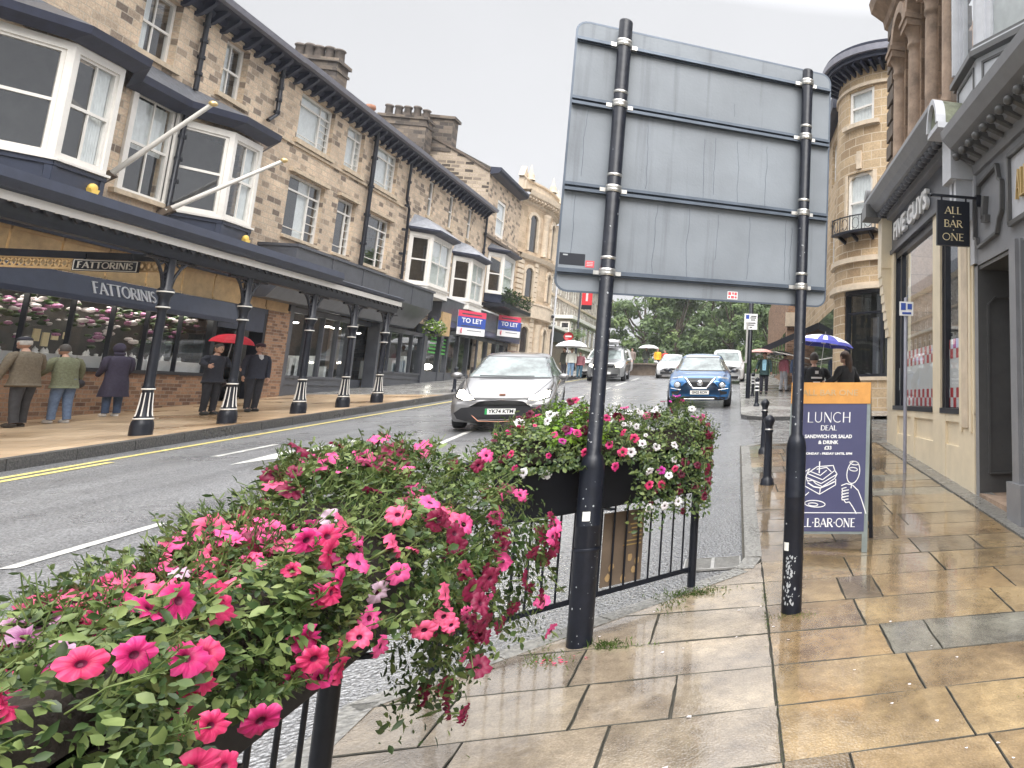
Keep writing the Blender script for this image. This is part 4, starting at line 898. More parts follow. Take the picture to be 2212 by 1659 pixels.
# ---- chimney stacks on the ridge
def stack(x0, x1, y0, y1, z0, z1, npots, label, parent, pm='red_brick', ph=.62):
    m = MB(); m.box(x0, x1, y0, y1, z0, z1); m.box(x0 - .08, x1 + .08, y0 - .08, y1 + .08, z1, z1 + .14); m.box(x0 - .05, x1 + .05, y0 - .05, y1 + .05, z1 - .35, z1 - .25)
    o = m.build('chimney', 'chimney_stone', parent)
    for k in range(npots):
        x = x0 + (x1 - x0) * (k + .5) / npots; y = (y0 + y1) / 2 + R.uniform(-.04, .04); m = MB(); h = ph * R.uniform(.85, 1.1)
        m.lathe((x, y, z1 + .14), [(.17, 0), (.15, h * .8), (.19, h * .84), (.19, h * .92), (.15, h), (.10, h), (.10, h - .2)], 10); m.build('chimney_pot', ['clay', 'sooty_clay'][R.random() < .6], o)
mat('clay', (.32, .15, .09), .8, var=.3, scale=8); mat('sooty_clay', (.12, .10, .085), .8, var=.4, scale=6)
stack(-16.9, -15.3, 30.3, 31.1, 11, 14.35, 5, '', h2); stack(-17.5, -15.5, 38.7, 39.5, 11, 15.35, 5, '', h3)
m = MB(); m.lathe((-15.6, 33.7, 12.6), [(.16, 0), (.14, 1.2), (.19, 1.25), (.17, 1.4), (.1, 1.4)], 10); m.build('chimney_pot', 'clay', h3)

# ---- flagpoles leaning out from the jeweller's
def flagpole(x, y, z, a, b, c, label):
    t = thing('flagpole', (x, y, z), label, 'flagpole', group='flagpoles above the jeweller shop'); m = MB(); m.tube([(0, 0, 0), (a, b, c)], [.055, .04], 10); m.build('pole', 'white_paint', t)
    m = MB(); m.sphere((a, b, c), .075, .075, .06); m.build('finial', 'gold', t); m = MB(); m.bar((-.14, 0, -.12), (.1, b * .04, .06), .12, .14); m.build('bracket', 'dark_stone', t)
flagpole(FX + .15, 18.02, 6.15, 1.75, -.35, 1.65, 'nearer of two white flagpoles, slanting up beside the big white bay')
flagpole(FX + .15, 19.66, 5.85, 1.75, .55, 1.55, 'farther white flagpole, rising across the second white bay window')

# ================================================================ THE ARCADE CANOPY
can = thing('arcade_canopy', (-9.33, 14.62, gz(14.62) + LP), 'dark cast iron pavement canopy with white edge strip on fluted columns', 'canopy')
off = (-9.33, 14.62, gz(14.62) + LP)
CXX = -9.3; CYS = [14.62, 16.6, 18.83, 20.62, 22.3]
m = MB()
CF = Fr((CXX, 0, 0), (0, 1, 0), (1, 0, 0))
E0, E1 = 9.0, 22.65
m.profile(CF, [(.12, 4.18), (.14, 4.24), (-1.0, 4.47), (-1.0, 4.41)], E0, E1); m.build('canopy_roof', 'shop_grey', can, off)
gm = glassmat('roof_glass', (.3, .32, .32), .25, .5); m = MB(); m.add([CF.p(E0, 4.44, -1.0), CF.p(E1, 4.44, -1.0), CF.p(E1, 4.95, -3.55), CF.p(E0, 4.95, -3.55)], [(0, 1, 2, 3)]); m.build('roof_glazing', 'roof_glass', can, off); m = MB()
for u in fr_range(E0, E1, .62): m.hexa([CF.p(u - .015, 4.40, -1.0), CF.p(u + .015, 4.40, -1.0), CF.p(u + .015, 4.46, -1.0), CF.p(u - .015, 4.46, -1.0), CF.p(u - .015, 4.91, -3.55), CF.p(u + .015, 4.91, -3.55), CF.p(u + .015, 4.97, -3.55), CF.p(u - .015, 4.97, -3.55)])
m.build('glazing_bar', 'navy_paint', can, off)
m = MB(); m.profile(CF, [(.13, 4.26), (.25, 4.26), (.33, 4.36), (.31, 4.50), (.2, 4.52), (.13, 4.42)], E0, E1 - 3.4); m.profile(CF, [(.11, 4.26), (.2, 4.27), (.24, 4.33), (.12, 4.38)], E1 - 3.4, E1)
m.build('gutter', 'gutter_dark' if 0 else 'navy_paint', can, off)
m = MB(); m.profile(CF, [(.13, 4.12), (.17, 4.12), (.17, 4.24), (.13, 4.24)], E0, E1); m.build('edge_strip', 'white_paint', can, off)
m = MB(); m.profile(CF, [(-.06, 3.92), (.06, 3.92), (.08, 4.0), (.12, 4.12), (-.06, 4.12)], E0, E1)
for u in fr_range(E0, E1, .22): m.fprism(CF, [(u, 4.12), (u + .16, 4.12), (u + .08, 4.05)], .135, .165)
m.build('beam', 'black_paint', can, off)
for y in CYS + [12.6]:
    m = MB()
    if y == 14.62: m.box(FX, CXX, y - .05, y + .05, 3.86, 3.98)
    m.hexa([(FX, y - .04, 4.8), (CXX, y - .04, 4.1), (CXX, y + .04, 4.1), (FX, y + .04, 4.8), (FX, y - .04, 4.9), (CXX, y - .04, 4.2), (CXX, y + .04, 4.2), (FX, y + .04, 4.9)])
    m.build('cross_beam', 'black_paint', can, off)
m = MB(); g = Fr((0, 14.62, 0), (1, 0, 0), (0, -1, 0))
x = FX
while x < CXX - .1:
    m.bar((x, 14.60, 3.70), (x + .09, 14.60, 3.86), .02); m.bar((x + .09, 14.60, 3.70), (x, 14.60, 3.86), .02); x += .09
m.box(FX, CXX, 14.58, 14.64, 3.84, 3.87); m.box(FX, CXX, 14.58, 14.64, 3.68, 3.71); m.build('lattice', 'tan_board', can, off)
def column(y):
    z0 = gz(y) + LP; c = Vector((CXX, y, z0)); H = 3.92 - z0; k = .66
    b = MB(); b.lathe(c, [(r_ * k, z_) for r_, z_ in [(.21, -.1), (.21, .14), (.2, .2), (.175, .24), (.17, .28), (.14, .34), (.115, .5), (.10, .72), (.125, .76), (.10, .8), (.098, .86), (.082, H - .9), (.088, H - .86), (.125, H - .84), (.125, H - .8), (.10, H - .76), (.11, H - .66), (.155, H - .6), (.155, H - .52), (.10, H - .48), (.095, H)]], 16)
    o = b.build('column', 'black_paint', can, off)
    w = MB()
    for z, r in ((.26, .182), (.74, .122), (H - .82, .128), (H - .56, .158)): r *= k; w.lathe(c + Vector((0, 0, z)), [(r - .014, -.014), (r + .003, -.011), (r + .003, .011), (r - .014, .014)], 16)
    for j in range(8):
        a = 2 * math.pi * (j + .3) / 8; d = Vector((math.cos(a), math.sin(a), 0)); w.tube([c + d * .155 * k + Vector((0, 0, .30)), c + d * .142 * k + Vector((0, 0, .34)), c + d * .118 * k + Vector((0, 0, .5)), c + d * .104 * k + Vector((0, 0, .68))], [.012, .010, .008, .006], 5)
    w.build('white_trim', 'white_paint', o, None).location = (0, 0, 0)
    w = COL.objects[-1] if 0 else None
    s = MB()
    for sg in (-1, 1):
        P = [(CXX, y + sg * (.08 + .42 * (1 - math.cos(rad(t))) ), z0 + H - .62 + .62 * math.sin(rad(t))) for t in range(0, 91, 10)]
        s.tube(P, .022, 6); 
        for (dy, dz, r) in ((.14, .17, .09), (.2, .07, .05), (.09, .36, .05)):
            q = [(CXX, y + sg * (dy + r * math.cos(rad(t))), z0 + H - dz + r * math.sin(rad(t))) for t in range(0, 361, 45)]; s.tube(q, .012, 5, caps=False)
        s.bar((CXX, y + sg * .06, z0 + H - .03), (CXX, y + sg * .55, z0 + H - .03), .04)
    s.build('bracket', 'black_paint', o)
    return o
for y in CYS: column(y)
# children built in world coordinates: parent offsets are removed here
for o in list(COL.objects):
    if o.parent is not None and o.parent.parent is can:
        for v in o.data.vertices: v.co -= Vector(off)
hg = thing('hanging_sign', (-10.05, 14.5, 3.74), 'small black hanging sign with white border hung from the canopy end beam', 'shop sign')
g = Fr((0, 0, 0), (1, 0, 0), (0, -1, 0)); m = MB(); m.fbox(g, -.42, .42, -.09, .10, -.02, .02); m.fbox(g, -.3, -.28, .10, .2, -.01, .01); m.fbox(g, .28, .3, .10, .2, -.01, .01); m.build('board', 'black_paint', hg)
m = MB()
for a, b, c, d in ((-.41, .41, .08, .092), (-.41, .41, -.082, -.07), (-.41, -.398, -.07, .08), (.398, .41, -.07, .08)): m.fbox(g, a, b, c, d, .02, .023)
m.build('border', 'white_paint', hg); m = MB(); roman(m, 'FATTORINIS', g, -.36, .36, -.045, .06, .02, .026, k=1.5); m.build('lettering', 'white_paint', hg)

# ---- to-let boards
def tolet(y, z, label):
    t = thing('letting_board', (FX + .5, y, z), label, 'sign board', group='to let boards on the dark shopfront')
    g = Fr((0, 0, 0), (math.sin(rad(8)), math.cos(rad(8)), 0) if 0 else (.45, .89, 0), (.89, -.45, 0)); w, h = 1.55, .56
    m = MB(); m.fbox(g, 0, w, -h, h, -.02, .0); m.build('board', 'bright_white', t)
    m = MB(); m.fbox(g, .0, w, .28, h, .0, .006); m.build('red_strip', 'board_red', t); m = MB(); m.fbox(g, 0, w, -.22, .28, .0, .005); m.build('blue_panel', 'board_blue', t)
    textmesh('TO LET', g, w / 2, .1, .30, .008, 'bright_white', t, width=1.15, bold=.008); textmesh('SHOP UNIT', g, w / 2, -.12, .1, .008, 'bright_white', t, width=.9) if 0 else None
    m = MB(); m.lathe(g.p(.25, -.38, .006), [(0, .006), (.13, .006), (.13, 0)], 12, tilt=Matrix(((0, 0, .89), (0, 1, -.45), (1, 0, 0)))); m.build('emblem', 'board_red', t)
    m = MB(); m.fbox(g, .55, 1.35, -.36, -.33, 0, .005); m.fbox(g, .2, 1.3, -.17, -.12, 0, .009); m.fbox(g, .2, 1.3, .38, .44, .006, .009); m.build('small_print', 'shop_grey', t)
tolet(36.35, 5.05, 'nearer red, white and blue TO LET board standing out from the shop fascia')
tolet(41.9, 5.45, 'farther red, white and blue TO LET board beside the bank corner')
# hanging basket on house 2
hb = thing('hanging_basket', (FX + 1.1, 32.3, 4.35), 'round hanging basket of yellow and white flowers below the dark fascia', 'flower basket'); m = MB(); m.lathe((0, 0, -.3), [(0, 0), (.18, .05), (.28, .25), (.3, .3)], 10); m.tube([(0, 0, 0), (0, 0, .5), (-1.0, 0, .5)], .015, 5); m.build('basket', 'black_paint', hb)
for mt, n, s in (('lime_leaf', 160, .06), ('petal_white', 22, .06), ('petunia_leaf', 120, .07)):
    m = MB()
    for k in range(n):
        d = Vector((R.gauss(0, 1), R.gauss(0, 1), R.gauss(0, .7))).normalized(); c = d * R.uniform(.25, .42) + Vector((0, 0, .02)); e_ = Vector((R.gauss(0, 1), R.gauss(0, 1), R.gauss(0, 1))).normalized() * s; f_ = e_.cross(d).normalized() * s * .7; m.add([c - e_, c + f_, c + e_, c - f_], [(0, 1, 2, 3)])
    m.build('flowers' if mt == 'petal_white' else 'foliage', mt, hb)

# ================================================================ THE FAR END
ht = thing('hotel_building', (0, 0, 0), 'long stone hotel block with rows of paired white windows at the street top', 'building')
HX = -19.6; HF = Fr((HX, 0, 0), (0, 1, 0), (1, 0, 0)); ops = []
for fl, (z0, z1) in enumerate(((4.6, 6.6), (8.0, 9.7), (10.7, 12.2), (13.1, 14.6))):
    y = 59
    while y < 116:
        ops.append((y, y + .75, z0, z1)); ops.append((y + 1.15, y + 1.9, z0, z1)); y += 3.7
m = MB(); wall(m, HF, 57.5, 118, 3, 16.4, ops, rev=.2); m.box(HX - 12, HX, 57.4, 57.5, 3, 16.4); m.build('wall', 'hotel_stone', ht)
m = MB()
for z in (7.2, 10.1, 12.6): m.profile(HF, [(0, z), (.15, z), (.2, z + .2), (0, z + .25)], 57.4, 118)
m.profile(HF, [(0, 16.2), (.3, 16.3), (.5, 16.7), (0, 16.8)], 57.4, 118); m.build('cornice', 'pale_stone', ht)
m = MB(); m.add([(HX + .2, 57.4, 16.8), (HX + .2, 118, 16.8), (HX - 1.6, 118, 19.6), (HX - 1.6, 57.4, 19.6)], [(0, 1, 2, 3)]); m.box(HX - 12, HX - 1.6, 57.4, 118, 16.4, 19.6); m.build('roof', 'slate', ht)
vis = [o for o in ops if o[0] < 100]
for (a, b, c, d) in vis[:100]:
    m = MB(); m.fbox(HF, a, b, c, d, -.16, -.12); f = .1; 
    w = m.build('window', 'glass_dark', ht); m = MB(); m.fbox(HF, a, a + f, c, d, -.12, -.06); m.fbox(HF, b - f, b, c, d, -.12, -.06); m.fbox(HF, a + f, b - f, (c + d) / 2 - .06, (c + d) / 2 + .06, -.12, -.07); m.fbox(HF, a + f, b - f, d - f, d, -.12, -.06); m.fbox(HF, a + f, b - f, c, c + f, -.12, -.06); m.build('frame', 'white_paint', w)
wb = thing('bay_fronted_building', (0, 0, 0), 'white-framed two-storey bay front with black balcony in front of the hotel', 'building')
g = Fr((-16.2, 76, 0), (0, 1, 0), (1, 0, 0)); g2 = Fr((-19.6, 76, 0), (1, 0, 0), (0, -1, 0)); m = MB(); m.box(-19.6, -16.2, 76, 96, 3.2, 9.4); m.build('wall', 'hotel_stone', wb)
m = MB(); m.box(-19.9, -15.9, 75.7, 96.4, 9.4, 9.75); m.box(-19.8, -16.0, 75.8, 96.2, 6.7, 6.95); m.build('cornice', 'white_paint', wb)
m = MB(); k = 0
for fr, L_ in ((g2, 3.4), (g, 20)):
    u = .25
    while u < L_ - .8:
        for z0, z1 in ((4.2, 6.3), (7.2, 9.1)):
            m = MB(); m.fbox(fr, u, u + .85, z0, z1, -.05, .06); w = m.build('window', 'white_paint', wb); m = MB(); m.fbox(fr, u + .14, u + .71, z0 + .12, z1 - .7, .06, .07); m.fbox(fr, u + .14, u + .71, z1 - .58, z1 - .12, .06, .07); m.build('pane', 'glass_dark', w)
        u += 1.15 if fr is g2 else 2.3
m = MB()
for u in fr_range(0, 3.4, .16): m.fbox(g2, u, u + .03, 6.95, 7.5, .6, .63)
m.fbox(g2, 0, 3.4, 7.48, 7.54, .58, .65); m.fbox(g2, 0, 3.4, 6.85, 6.95, 0, .65); m.build('balcony', 'black_paint', wb)
ps = thing('pub_building', (0, 0, 0), 'low shop with a black and red fascia sign beyond the bank corner', 'building'); m = MB(); m.box(-19.5, -15.3, 62, 70, 3, 7.6); m.build('wall', 'dark_stone', ps)
m = MB(); m.box(-15.3, -15.1, 61.9, 70, 6.4, 7.2); m.box(-18.5, -15.1, 61.8, 61.95, 6.3, 7.5); m.build('fascia', 'black_paint', ps); m = MB(); m.lathe((-16.2, 61.78, 6.9), [(.12, -.0), (.42, 0), (.42, .02), (.12, .02)], 14, tilt=Matrix.Rotation(math.pi / 2, 3, 'X')); m.build('emblem', 'red_paint', ps)
m = MB(); m.box(-19.3, -15.05, 61.7, 70, 7.5, 7.75); m.build('cornice', 'white_paint', ps)
# right-hand far buildings
rb = thing('shop_building', (0, 0, 0), 'buff brick shop building with stone window far up the right pavement', 'building'); m = MB(); m.box(2.35, 10, 36, 60, 2, 8.8); m.build('wall', 'red_brick', rb)
g = Fr((2.35, 36, 0), (1, 0, 0), (0, -1, 0)); w = wframe(g, .5, 1.4, 6.2, 7.6, rb, 'sash', n=.05); m = MB(); m.fbox(g, -.1, 4, 5.2, 5.9, 0, .3); m.build('fascia', 'pale_stone', rb)
m = MB(); g3 = Fr((2.35, 36, 0), (0, 1, 0), (-1, 0, 0)); [m.fbox(g3, u, u + 2.2, 3, 5, 0, .03) for u in fr_range(1, 20, 3)]; m.build('shopfront', 'glass_dark', rb)
tr_ = thing('corner_terrace', (0, 0, 0), 'dark stone terrace with shopfronts running uphill behind the round tower', 'building')
m = MB(); g3 = Fr((3.1, 0, 0), (0, 1, 0), (-1, 0, 0)); ops = [(y, y + 1.1, z, z + 1.6) for y in (24, 26.5, 29, 31.5) for z in (6.3, 9.3)]; wall(m, g3, 22.6, 35, 1, 11.6, ops); m.box(3.3, 9, 34.9, 35, 1, 11.6); m.build('wall', 'tower_ashlar', tr_)
for o in ops: wframe(g3, *o, tr_, 'sash', n=-.1)
m = MB()
for k in range(26): m.fbox(g3, 22.6, 23.0, 1.4 + k * .4, 1.68 + k * .4, 0, .07)
m.build('quoin', 'pale_stone', tr_); m = MB(); m.fbox(g3, 22.55, 35.1, 11.4, 11.9, -.2, .35); m.build('cornice', 'eave_paint', tr_)
m = MB(); m.fbox(g3, 22.3, 34.6, 1.6, 4.6, -.05, .04); m.build('shopfront', 'glass_dark', tr_)

aw = thing('awning', (.85, 30.5, 3.4), 'large black slanted fabric awning over the far right pavement', 'awning')
m = MB(); m.add([(0, -2.5, .15), (2.2, -2.5, 1.2), (2.2, 5, 1.55), (0, 5, .5)], [(0, 1, 2, 3)]); m.add([(0, -2.5, .15), (0, 5, .5), (0, 5, .25), (0, -2.5, -.1)], [(0, 1, 2, 3)]); m.add([(0, -2.5, .15), (2.2, -2.5, 1.2), (2.2, -2.5, .95), (0, -2.5, -.1)], [(0, 1, 2, 3)]); m.build('fabric', 'black_paint', aw)
m = MB(); [m.tube([(.05, y, .1), (2.2, y, -.3)], .03, 6) for y in (-2.3, 1, 4.5)]; m.build('arm', 'steel', aw)

# ---- trees at the top of the hill
def tree(x, y, h, w, seed, label, lm='tree_leaf', nl=2600, low=.22, ls=.34):
    q = random.Random(seed); z0 = gz(y); t = thing('broadleaf_tree', (x, y, z0), label, 'tree', group='leafy trees on the green at the top of the street')
    m = MB(); pts = [(0, 0, -.3), (.1, 0, h * .15), (-.1, .1, h * .32), (.1, 0, h * .55)]; m.tube(pts, [h * .034, h * .026, h * .02, h * .008], 9); ends = []
    for k in range(15):
        a = q.uniform(0, 6.28); s = q.uniform(.22, .5) * h; e_ = Vector((math.cos(a) * w * q.uniform(.2, .43), math.sin(a) * w * q.uniform(.2, .43), min(s + h * q.uniform(.12, .42), h * .9))); b = Vector((0, 0, s)); mid = (b + e_) / 2 + Vector((0, 0, -h * .03)); m.tube([b, mid, e_], [h * .013, h * .009, h * .003], 6); ends.append(e_)
    m.build('trunk', 'bark', t)
    cl = []
    for k in range(70):
        a = q.uniform(0, 6.28); v = q.uniform(low, 1); rr_ = w * .5 * (math.sin(math.pi * min(1, (v - low) / (1 - low) * .86 + .14)) ** .6) * q.uniform(.45, 1); cl.append((Vector((math.cos(a) * rr_, math.sin(a) * rr_, v * h)), q.uniform(.07, .15) * w))
    m = MB(); per = nl // len(cl)
    for c, r in cl:
        li = 1 if q.random() < .3 else 0
        for k in range(per):
            d = Vector((q.gauss(0, 1), q.gauss(0, 1), q.gauss(0, .75))).normalized(); p = c + d * r * (q.random() ** .4); n = (d + Vector((q.gauss(0, .5), q.gauss(0, .5), .5))).normalized(); u = n.cross(Vector((q.gauss(0, 1), q.gauss(0, 1), q.gauss(0, 1)))).normalized(); vv = n.cross(u); s = ls * q.uniform(.5, 1.15)
            m.add([p - u * s, p + vv * s * .5 + n * s * .1, p + u * s, p - vv * s * .5 + n * s * .1], [(0, 1, 2, 3)], li)
    m.build('crown', [lm, 'tree_leaf_light'], t); return t
tl = [(-10.2, 84, 12.5, 8, 'wide tree partly hidden by the left sign post'), (-6.4, 78, 11.5, 7.5, 'rounded tree behind the white car, just right of the left sign post'), (-3.6, 83, 13.0, 8.5, 'tallest leafy tree, midway between the two sign posts'), (-.6, 76, 11.0, 7, 'lighter green tree above the blue car'), (3.2, 70, 10.5, 6.5, 'tree beside the parking sign pole'), (7.5, 80, 13, 8, 'tree behind the right sign post')]
for i, (x, y, h, w, lb) in enumerate(tl): tree(x, y, h, w, 11 + i, lb, low=.08, nl=9500 if i < 5 else 5000, ls=.25)
tree(-5, 100, 14.5, 12, 32, 'broad tree far behind the middle trees', nl=5000, ls=.4); tree(2, 98, 14, 11, 33, 'broad tree farthest behind the blue car', nl=5000, ls=.4)
m = MB()
for k in range(9000):
    x = R.uniform(-10.5, 8); y = R.uniform(64.5, 67); z = gz(y) + R.uniform(0, 1.25 + .35 * math.sin(x * 1.3) + .2 * math.sin(x * 3.1)); s = R.uniform(.07, .17); n = Vector((R.gauss(0, 1), R.gauss(0, 1), R.gauss(0, 1))).normalized(); u = n.orthogonal().normalized() * s; v = n.cross(u).normalized() * s * .6; c = Vector((x, y, z)); m.add([c - u, c + v, c + u, c - v], [(0, 1, 2, 3)])
m.box(-10.4, 8, 65.3, 66.5, 3.2, 4.5)
tag(m.build('shrubs', 'tree_leaf'), 'dark band of shrubs along the edge of the green', 'shrubs', kind='stuff')
sw = thing('stone_planter', (-6.2, 52.5, gz(52.5)), 'low round stone planter wall at the top of the road', 'planter'); m = MB(); m.lathe((0, 0, 0), [(1.55, -.2), (1.5, .55), (1.62, .57), (1.62, .68), (1.35, .68), (1.35, .5)], 20); m.build('wall', 'dark_stone', sw); m = MB(); m.lathe((0, 0, .5), [(0, .08), (1.36, 0)], 20); m.build('earth', 'soil', sw)
# ================================================================ RIGHT SIDE
RX = 2.72
glassmat('pane_glass2', (.03, .034, .04), .10, ior=1.7)
RF = Fr((RX, 0, 0), (0, -1, 0), (-1, 0, 0))     # u = -Y
def rwall(y0, y1): return -y1, -y0
R1 = thing('corner_restaurant', (RX, 8, 0), 'cream shopfront with red checks under brown stone columns at the street corner', 'building')
ro = (RX, 8, 0)
def rb_(mb, name, mt, par=None, off=ro): return mb.build(name, mt, par or R1, off)
m = MB(); P = RF.p
def rbox(mb, ya, yb, z0, z1, n0, n1, mi=0): mb.fbox(RF, -yb, -ya, z0, z1, n0, n1, mi)
# cream stall riser with recessed panels following the slope at the foot
def rfoot(mb, ya, yb, z1, n0, n1, mi=0):
    a, b = gz(ya) - .1, gz(yb) - .1
    mb.hexa([P(-ya, a, n0), P(-yb, b, n0), P(-yb, b, n1), P(-ya, a, n1), P(-ya, z1, n0), P(-yb, z1, n0), P(-yb, z1, n1), P(-ya, z1, n1)], mi)
m = MB()
rfoot(m, 7.86, 12.8, 1.42, -.3, -.02)
for (a, b) in ((7.86, 8.42), (9.62, 9.72), (9.27, 9.33), (10.72, 10.9), (12.05, 12.8), (10.0, 10.06)): pass
for (a, b) in ((7.86, 8.45), (9.05, 9.67), (10.76, 10.98), (11.98, 12.8)): rfoot(m, a, b, 1.42, -.02, .018)
rbox(m, 8.45, 12.0, 1.30, 1.42, -.02, .014); 
for a, b in ((8.45, 9.05), (9.67, 10.76), (10.98, 11.98)): rfoot(m, a, b, 1.0, -.02, .010)
rfoot(m, 7.86, 12.8, gz(10) + .08, -.02, .04) if 0 else None
# pilasters
rbox(m, 12.30, 12.8, 1.4, 4.25, -.3, .03); rbox(m, 9.29, 9.67, 1.4, 4.25, -.12, .02); rbox(m, 7.86, 8.44, 1.4, 4.25, -.12, .02); rbox(m, 7.92, 8.0, 1.2, 4.2, .02, .04); rbox(m, 8.28, 8.36, 1.2, 4.2, .02, .04)
rb_(m, 'shopfront', 'cream_paint')
m = MB(); [rbox(m, a, b, z0, z1, .02, .045) for a, b, z0, z1 in ((8.02, 8.26, 1.25, 4.1),)]; rb_(m, 'carved_panel', 'pale_stone')
m = MB()
for a, b in ((8.44, 9.29), (9.67, 12.30)): rbox(m, a, a + .06, 1.42, 4.25, -.12, -.01); rbox(m, b - .06, b, 1.42, 4.25, -.12, -.01); rbox(m, a, b, 1.40, 1.47, -.14, .03); rbox(m, a, b, 4.12, 4.25, -.12, -.01)
rbox(m, 11.85, 11.93, 1.45, 4.2, -.14, -.02); rbox(m, 9.15, 9.29, 1.45, 4.2, -.2, -.02); w1 = rb_(m, 'window_frame', 'black_paint')
m = MB(); m.fquad(RF, -12.3, -9.67, 1.45, 4.2, -.06); m.fquad(RF, -9.29, -8.44, 1.45, 4.2, -.06); m.build('pane', 'pane_glass2', w1, ro)
m = MB(); q = MB(); s_ = .13
for a, b in ((9.70, 12.25), (8.46, 9.27)):
    n_ = int((b - a) / s_)
    for i in range(n_):
        for j in (0, 1, 5, 6): (m if (i + j) % 2 else q).fquad(RF, -(a + (i + 1) * s_), -(a + i * s_), 1.48 + j * s_, 1.48 + (j + 1) * s_, -.075)
    q.fquad(RF, -b, -a, 1.48 + 2 * s_, 1.48 + 5 * s_, -.078)
rb_(m, 'red_check', 'red_paint'); rb_(q, 'white_check', 'bright_white')
m = MB(); m.add([P(-12.7, .5, -1.6), P(-7.9, .5, -1.6), P(-7.9, 4.8, -1.6), P(-12.7, 4.8, -1.6)], [(0, 1, 2, 3)]); rb_(m, 'inner_wall', 'interior')
# fascia, lettering, cornice with dentils, console brackets
m = MB(); rbox(m, 7.9, 12.75, 4.25, 4.32, -.1, .06); rbox(m, 7.9, 12.75, 4.32, 4.92, -.1, .02); rb_(m, 'fascia', 'shop_grey')
m = MB()
textmesh('FIVE GUYS', Fr((RX - ro[0], -ro[1], 0), (0, -1, 0), (-1, 0, 0)), -10.95, 4.58, .42, .06, 'bright_white', R1, width=2.3, bold=.012, ext=.03)
CPR = [(0, 4.9), (.12, 4.92), (.14, 5.0), (.34, 5.06), (.42, 5.14), (.50, 5.26), (.50, 5.32), (0, 5.42)]
m = MB(); m.profile(RF, CPR, -12.95, -8.15); rb_(m, 'cornice', 'grey_paint')
m = MB()
y = 8.5
while y < 12.8: m.sphere(P(-y, 5.0, .24), .08, .08, .06, 8, 6); y += .19
rb_(m, 'dentil', 'shop_grey')
m = MB(); rbox(m, 12.52, 12.86, 4.0, 4.95, .0, .22); m.fprism(Fr(P(-12.86, 0, 0), (-1, 0, 0), (0, -1, 0)), [(0, 4.0), (.22, 4.0), (.18, 3.6), (.1, 3.2), (.08, 2.7), (0, 2.6)], 0, .34) if 0 else None
for k in range(8): z = 4.0 - k * .16; m.fbox(RF, -12.84, -12.54, z - .16, z, 0, .22 - .022 * k)
rb_(m, 'console', 'cream_paint'); m = MB(); rbox(m, 12.5, 12.95, 4.95, 5.2, 0, .53)
m.lathe(P(-12.72, 5.34, 0), [(0, .50), (.19, .50), (.19, 0)], 14, tilt=Matrix(((0, 0, -1), (0, 1, 0), (1, 0, 0))), a0=-math.pi / 2, a1=math.pi / 2); rb_(m, 'console_cap', 'door_grey')
# upper wall of brown stone: quoins, giant columns carrying arches
m = MB(); ops = [(-12.05 + 0, 0, 0, 0)]
RO = [(-11.58, -10.97, 6.0, 8.35), (-10.45, -9.85, 6.0, 8.35), (-9.42, -8.88, 6.0, 8.35)]
wall(m, RF, -12.75, -8.15, 5.3, 9.4, RO, rev=.3); m.box(RX, RX + 8, 12.74, 12.75, .3, 9.4); rb_(m, 'wall', 'brown_ashlar')
for o in RO: m = MB(); m.fquad(RF, o[0], o[1], o[2], o[3], -.25); rb_(m, 'window', 'glass_dark')
m = MB()
for k in range(11):
    z = 5.45 + k * .36; rbox(m, 12.25 if k % 2 else 12.38, 12.8, z, z + .27, -.1, .09); rbox(m, 8.15, 8.4 if k % 2 else 8.5, z, z + .27, -.1, .09)
rb_(m, 'quoin', 'dark_stone')
m = MB()
for yc in (11.85, 10.7, 9.6, 8.68):
    m.lathe(P(-yc, 5.45, .02), [(.19, 0), (.19, .12), (.17, .2), (.145, .28), (.14, 1.9), (.13, 2.0), (.16, 2.03), (.16, 2.08), (.14, 2.12), (.16, 2.25), (.21, 2.33)], 14); rbox(m, yc - .22, yc + .22, 7.78, 7.9, -.05, .25); rbox(m, yc - .24, yc + .24, 7.9, 7.98, -.05, .28); rbox(m, yc - .2, yc + .2, 5.3, 5.46, -.05, .24)
for i, yc in enumerate((11.27, 10.15, 9.14)):
    for k in range(12):
        t0, t1 = rad(k * 15), rad(k * 15 + 14.5); r0, r1 = .40, .58; m.fprism(RF, [(-yc + r0 * math.cos(t0), 7.98 + r0 * math.sin(t0)), (-yc + r1 * math.cos(t0), 7.98 + r1 * math.sin(t0)), (-yc + r1 * math.cos(t1), 7.98 + r1 * math.sin(t1)), (-yc + r0 * math.cos(t1), 7.98 + r0 * math.sin(t1))], -.05, .24)
rbox(m, 8.15, 12.5, 5.3, 5.42, -.05, .45); rb_(m, 'column', 'brown_stone')
m = MB(); m.profile(RF, [(0, 9.0), (.12, 9.05), (.15, 9.2), (.4, 9.35), (.45, 9.55), (0, 9.6)], -13.0, -8.15); rbox(m, 8.15, 12.8, 9.5, 10.6, -.4, .0); rb_(m, 'cornice', 'brown_stone')
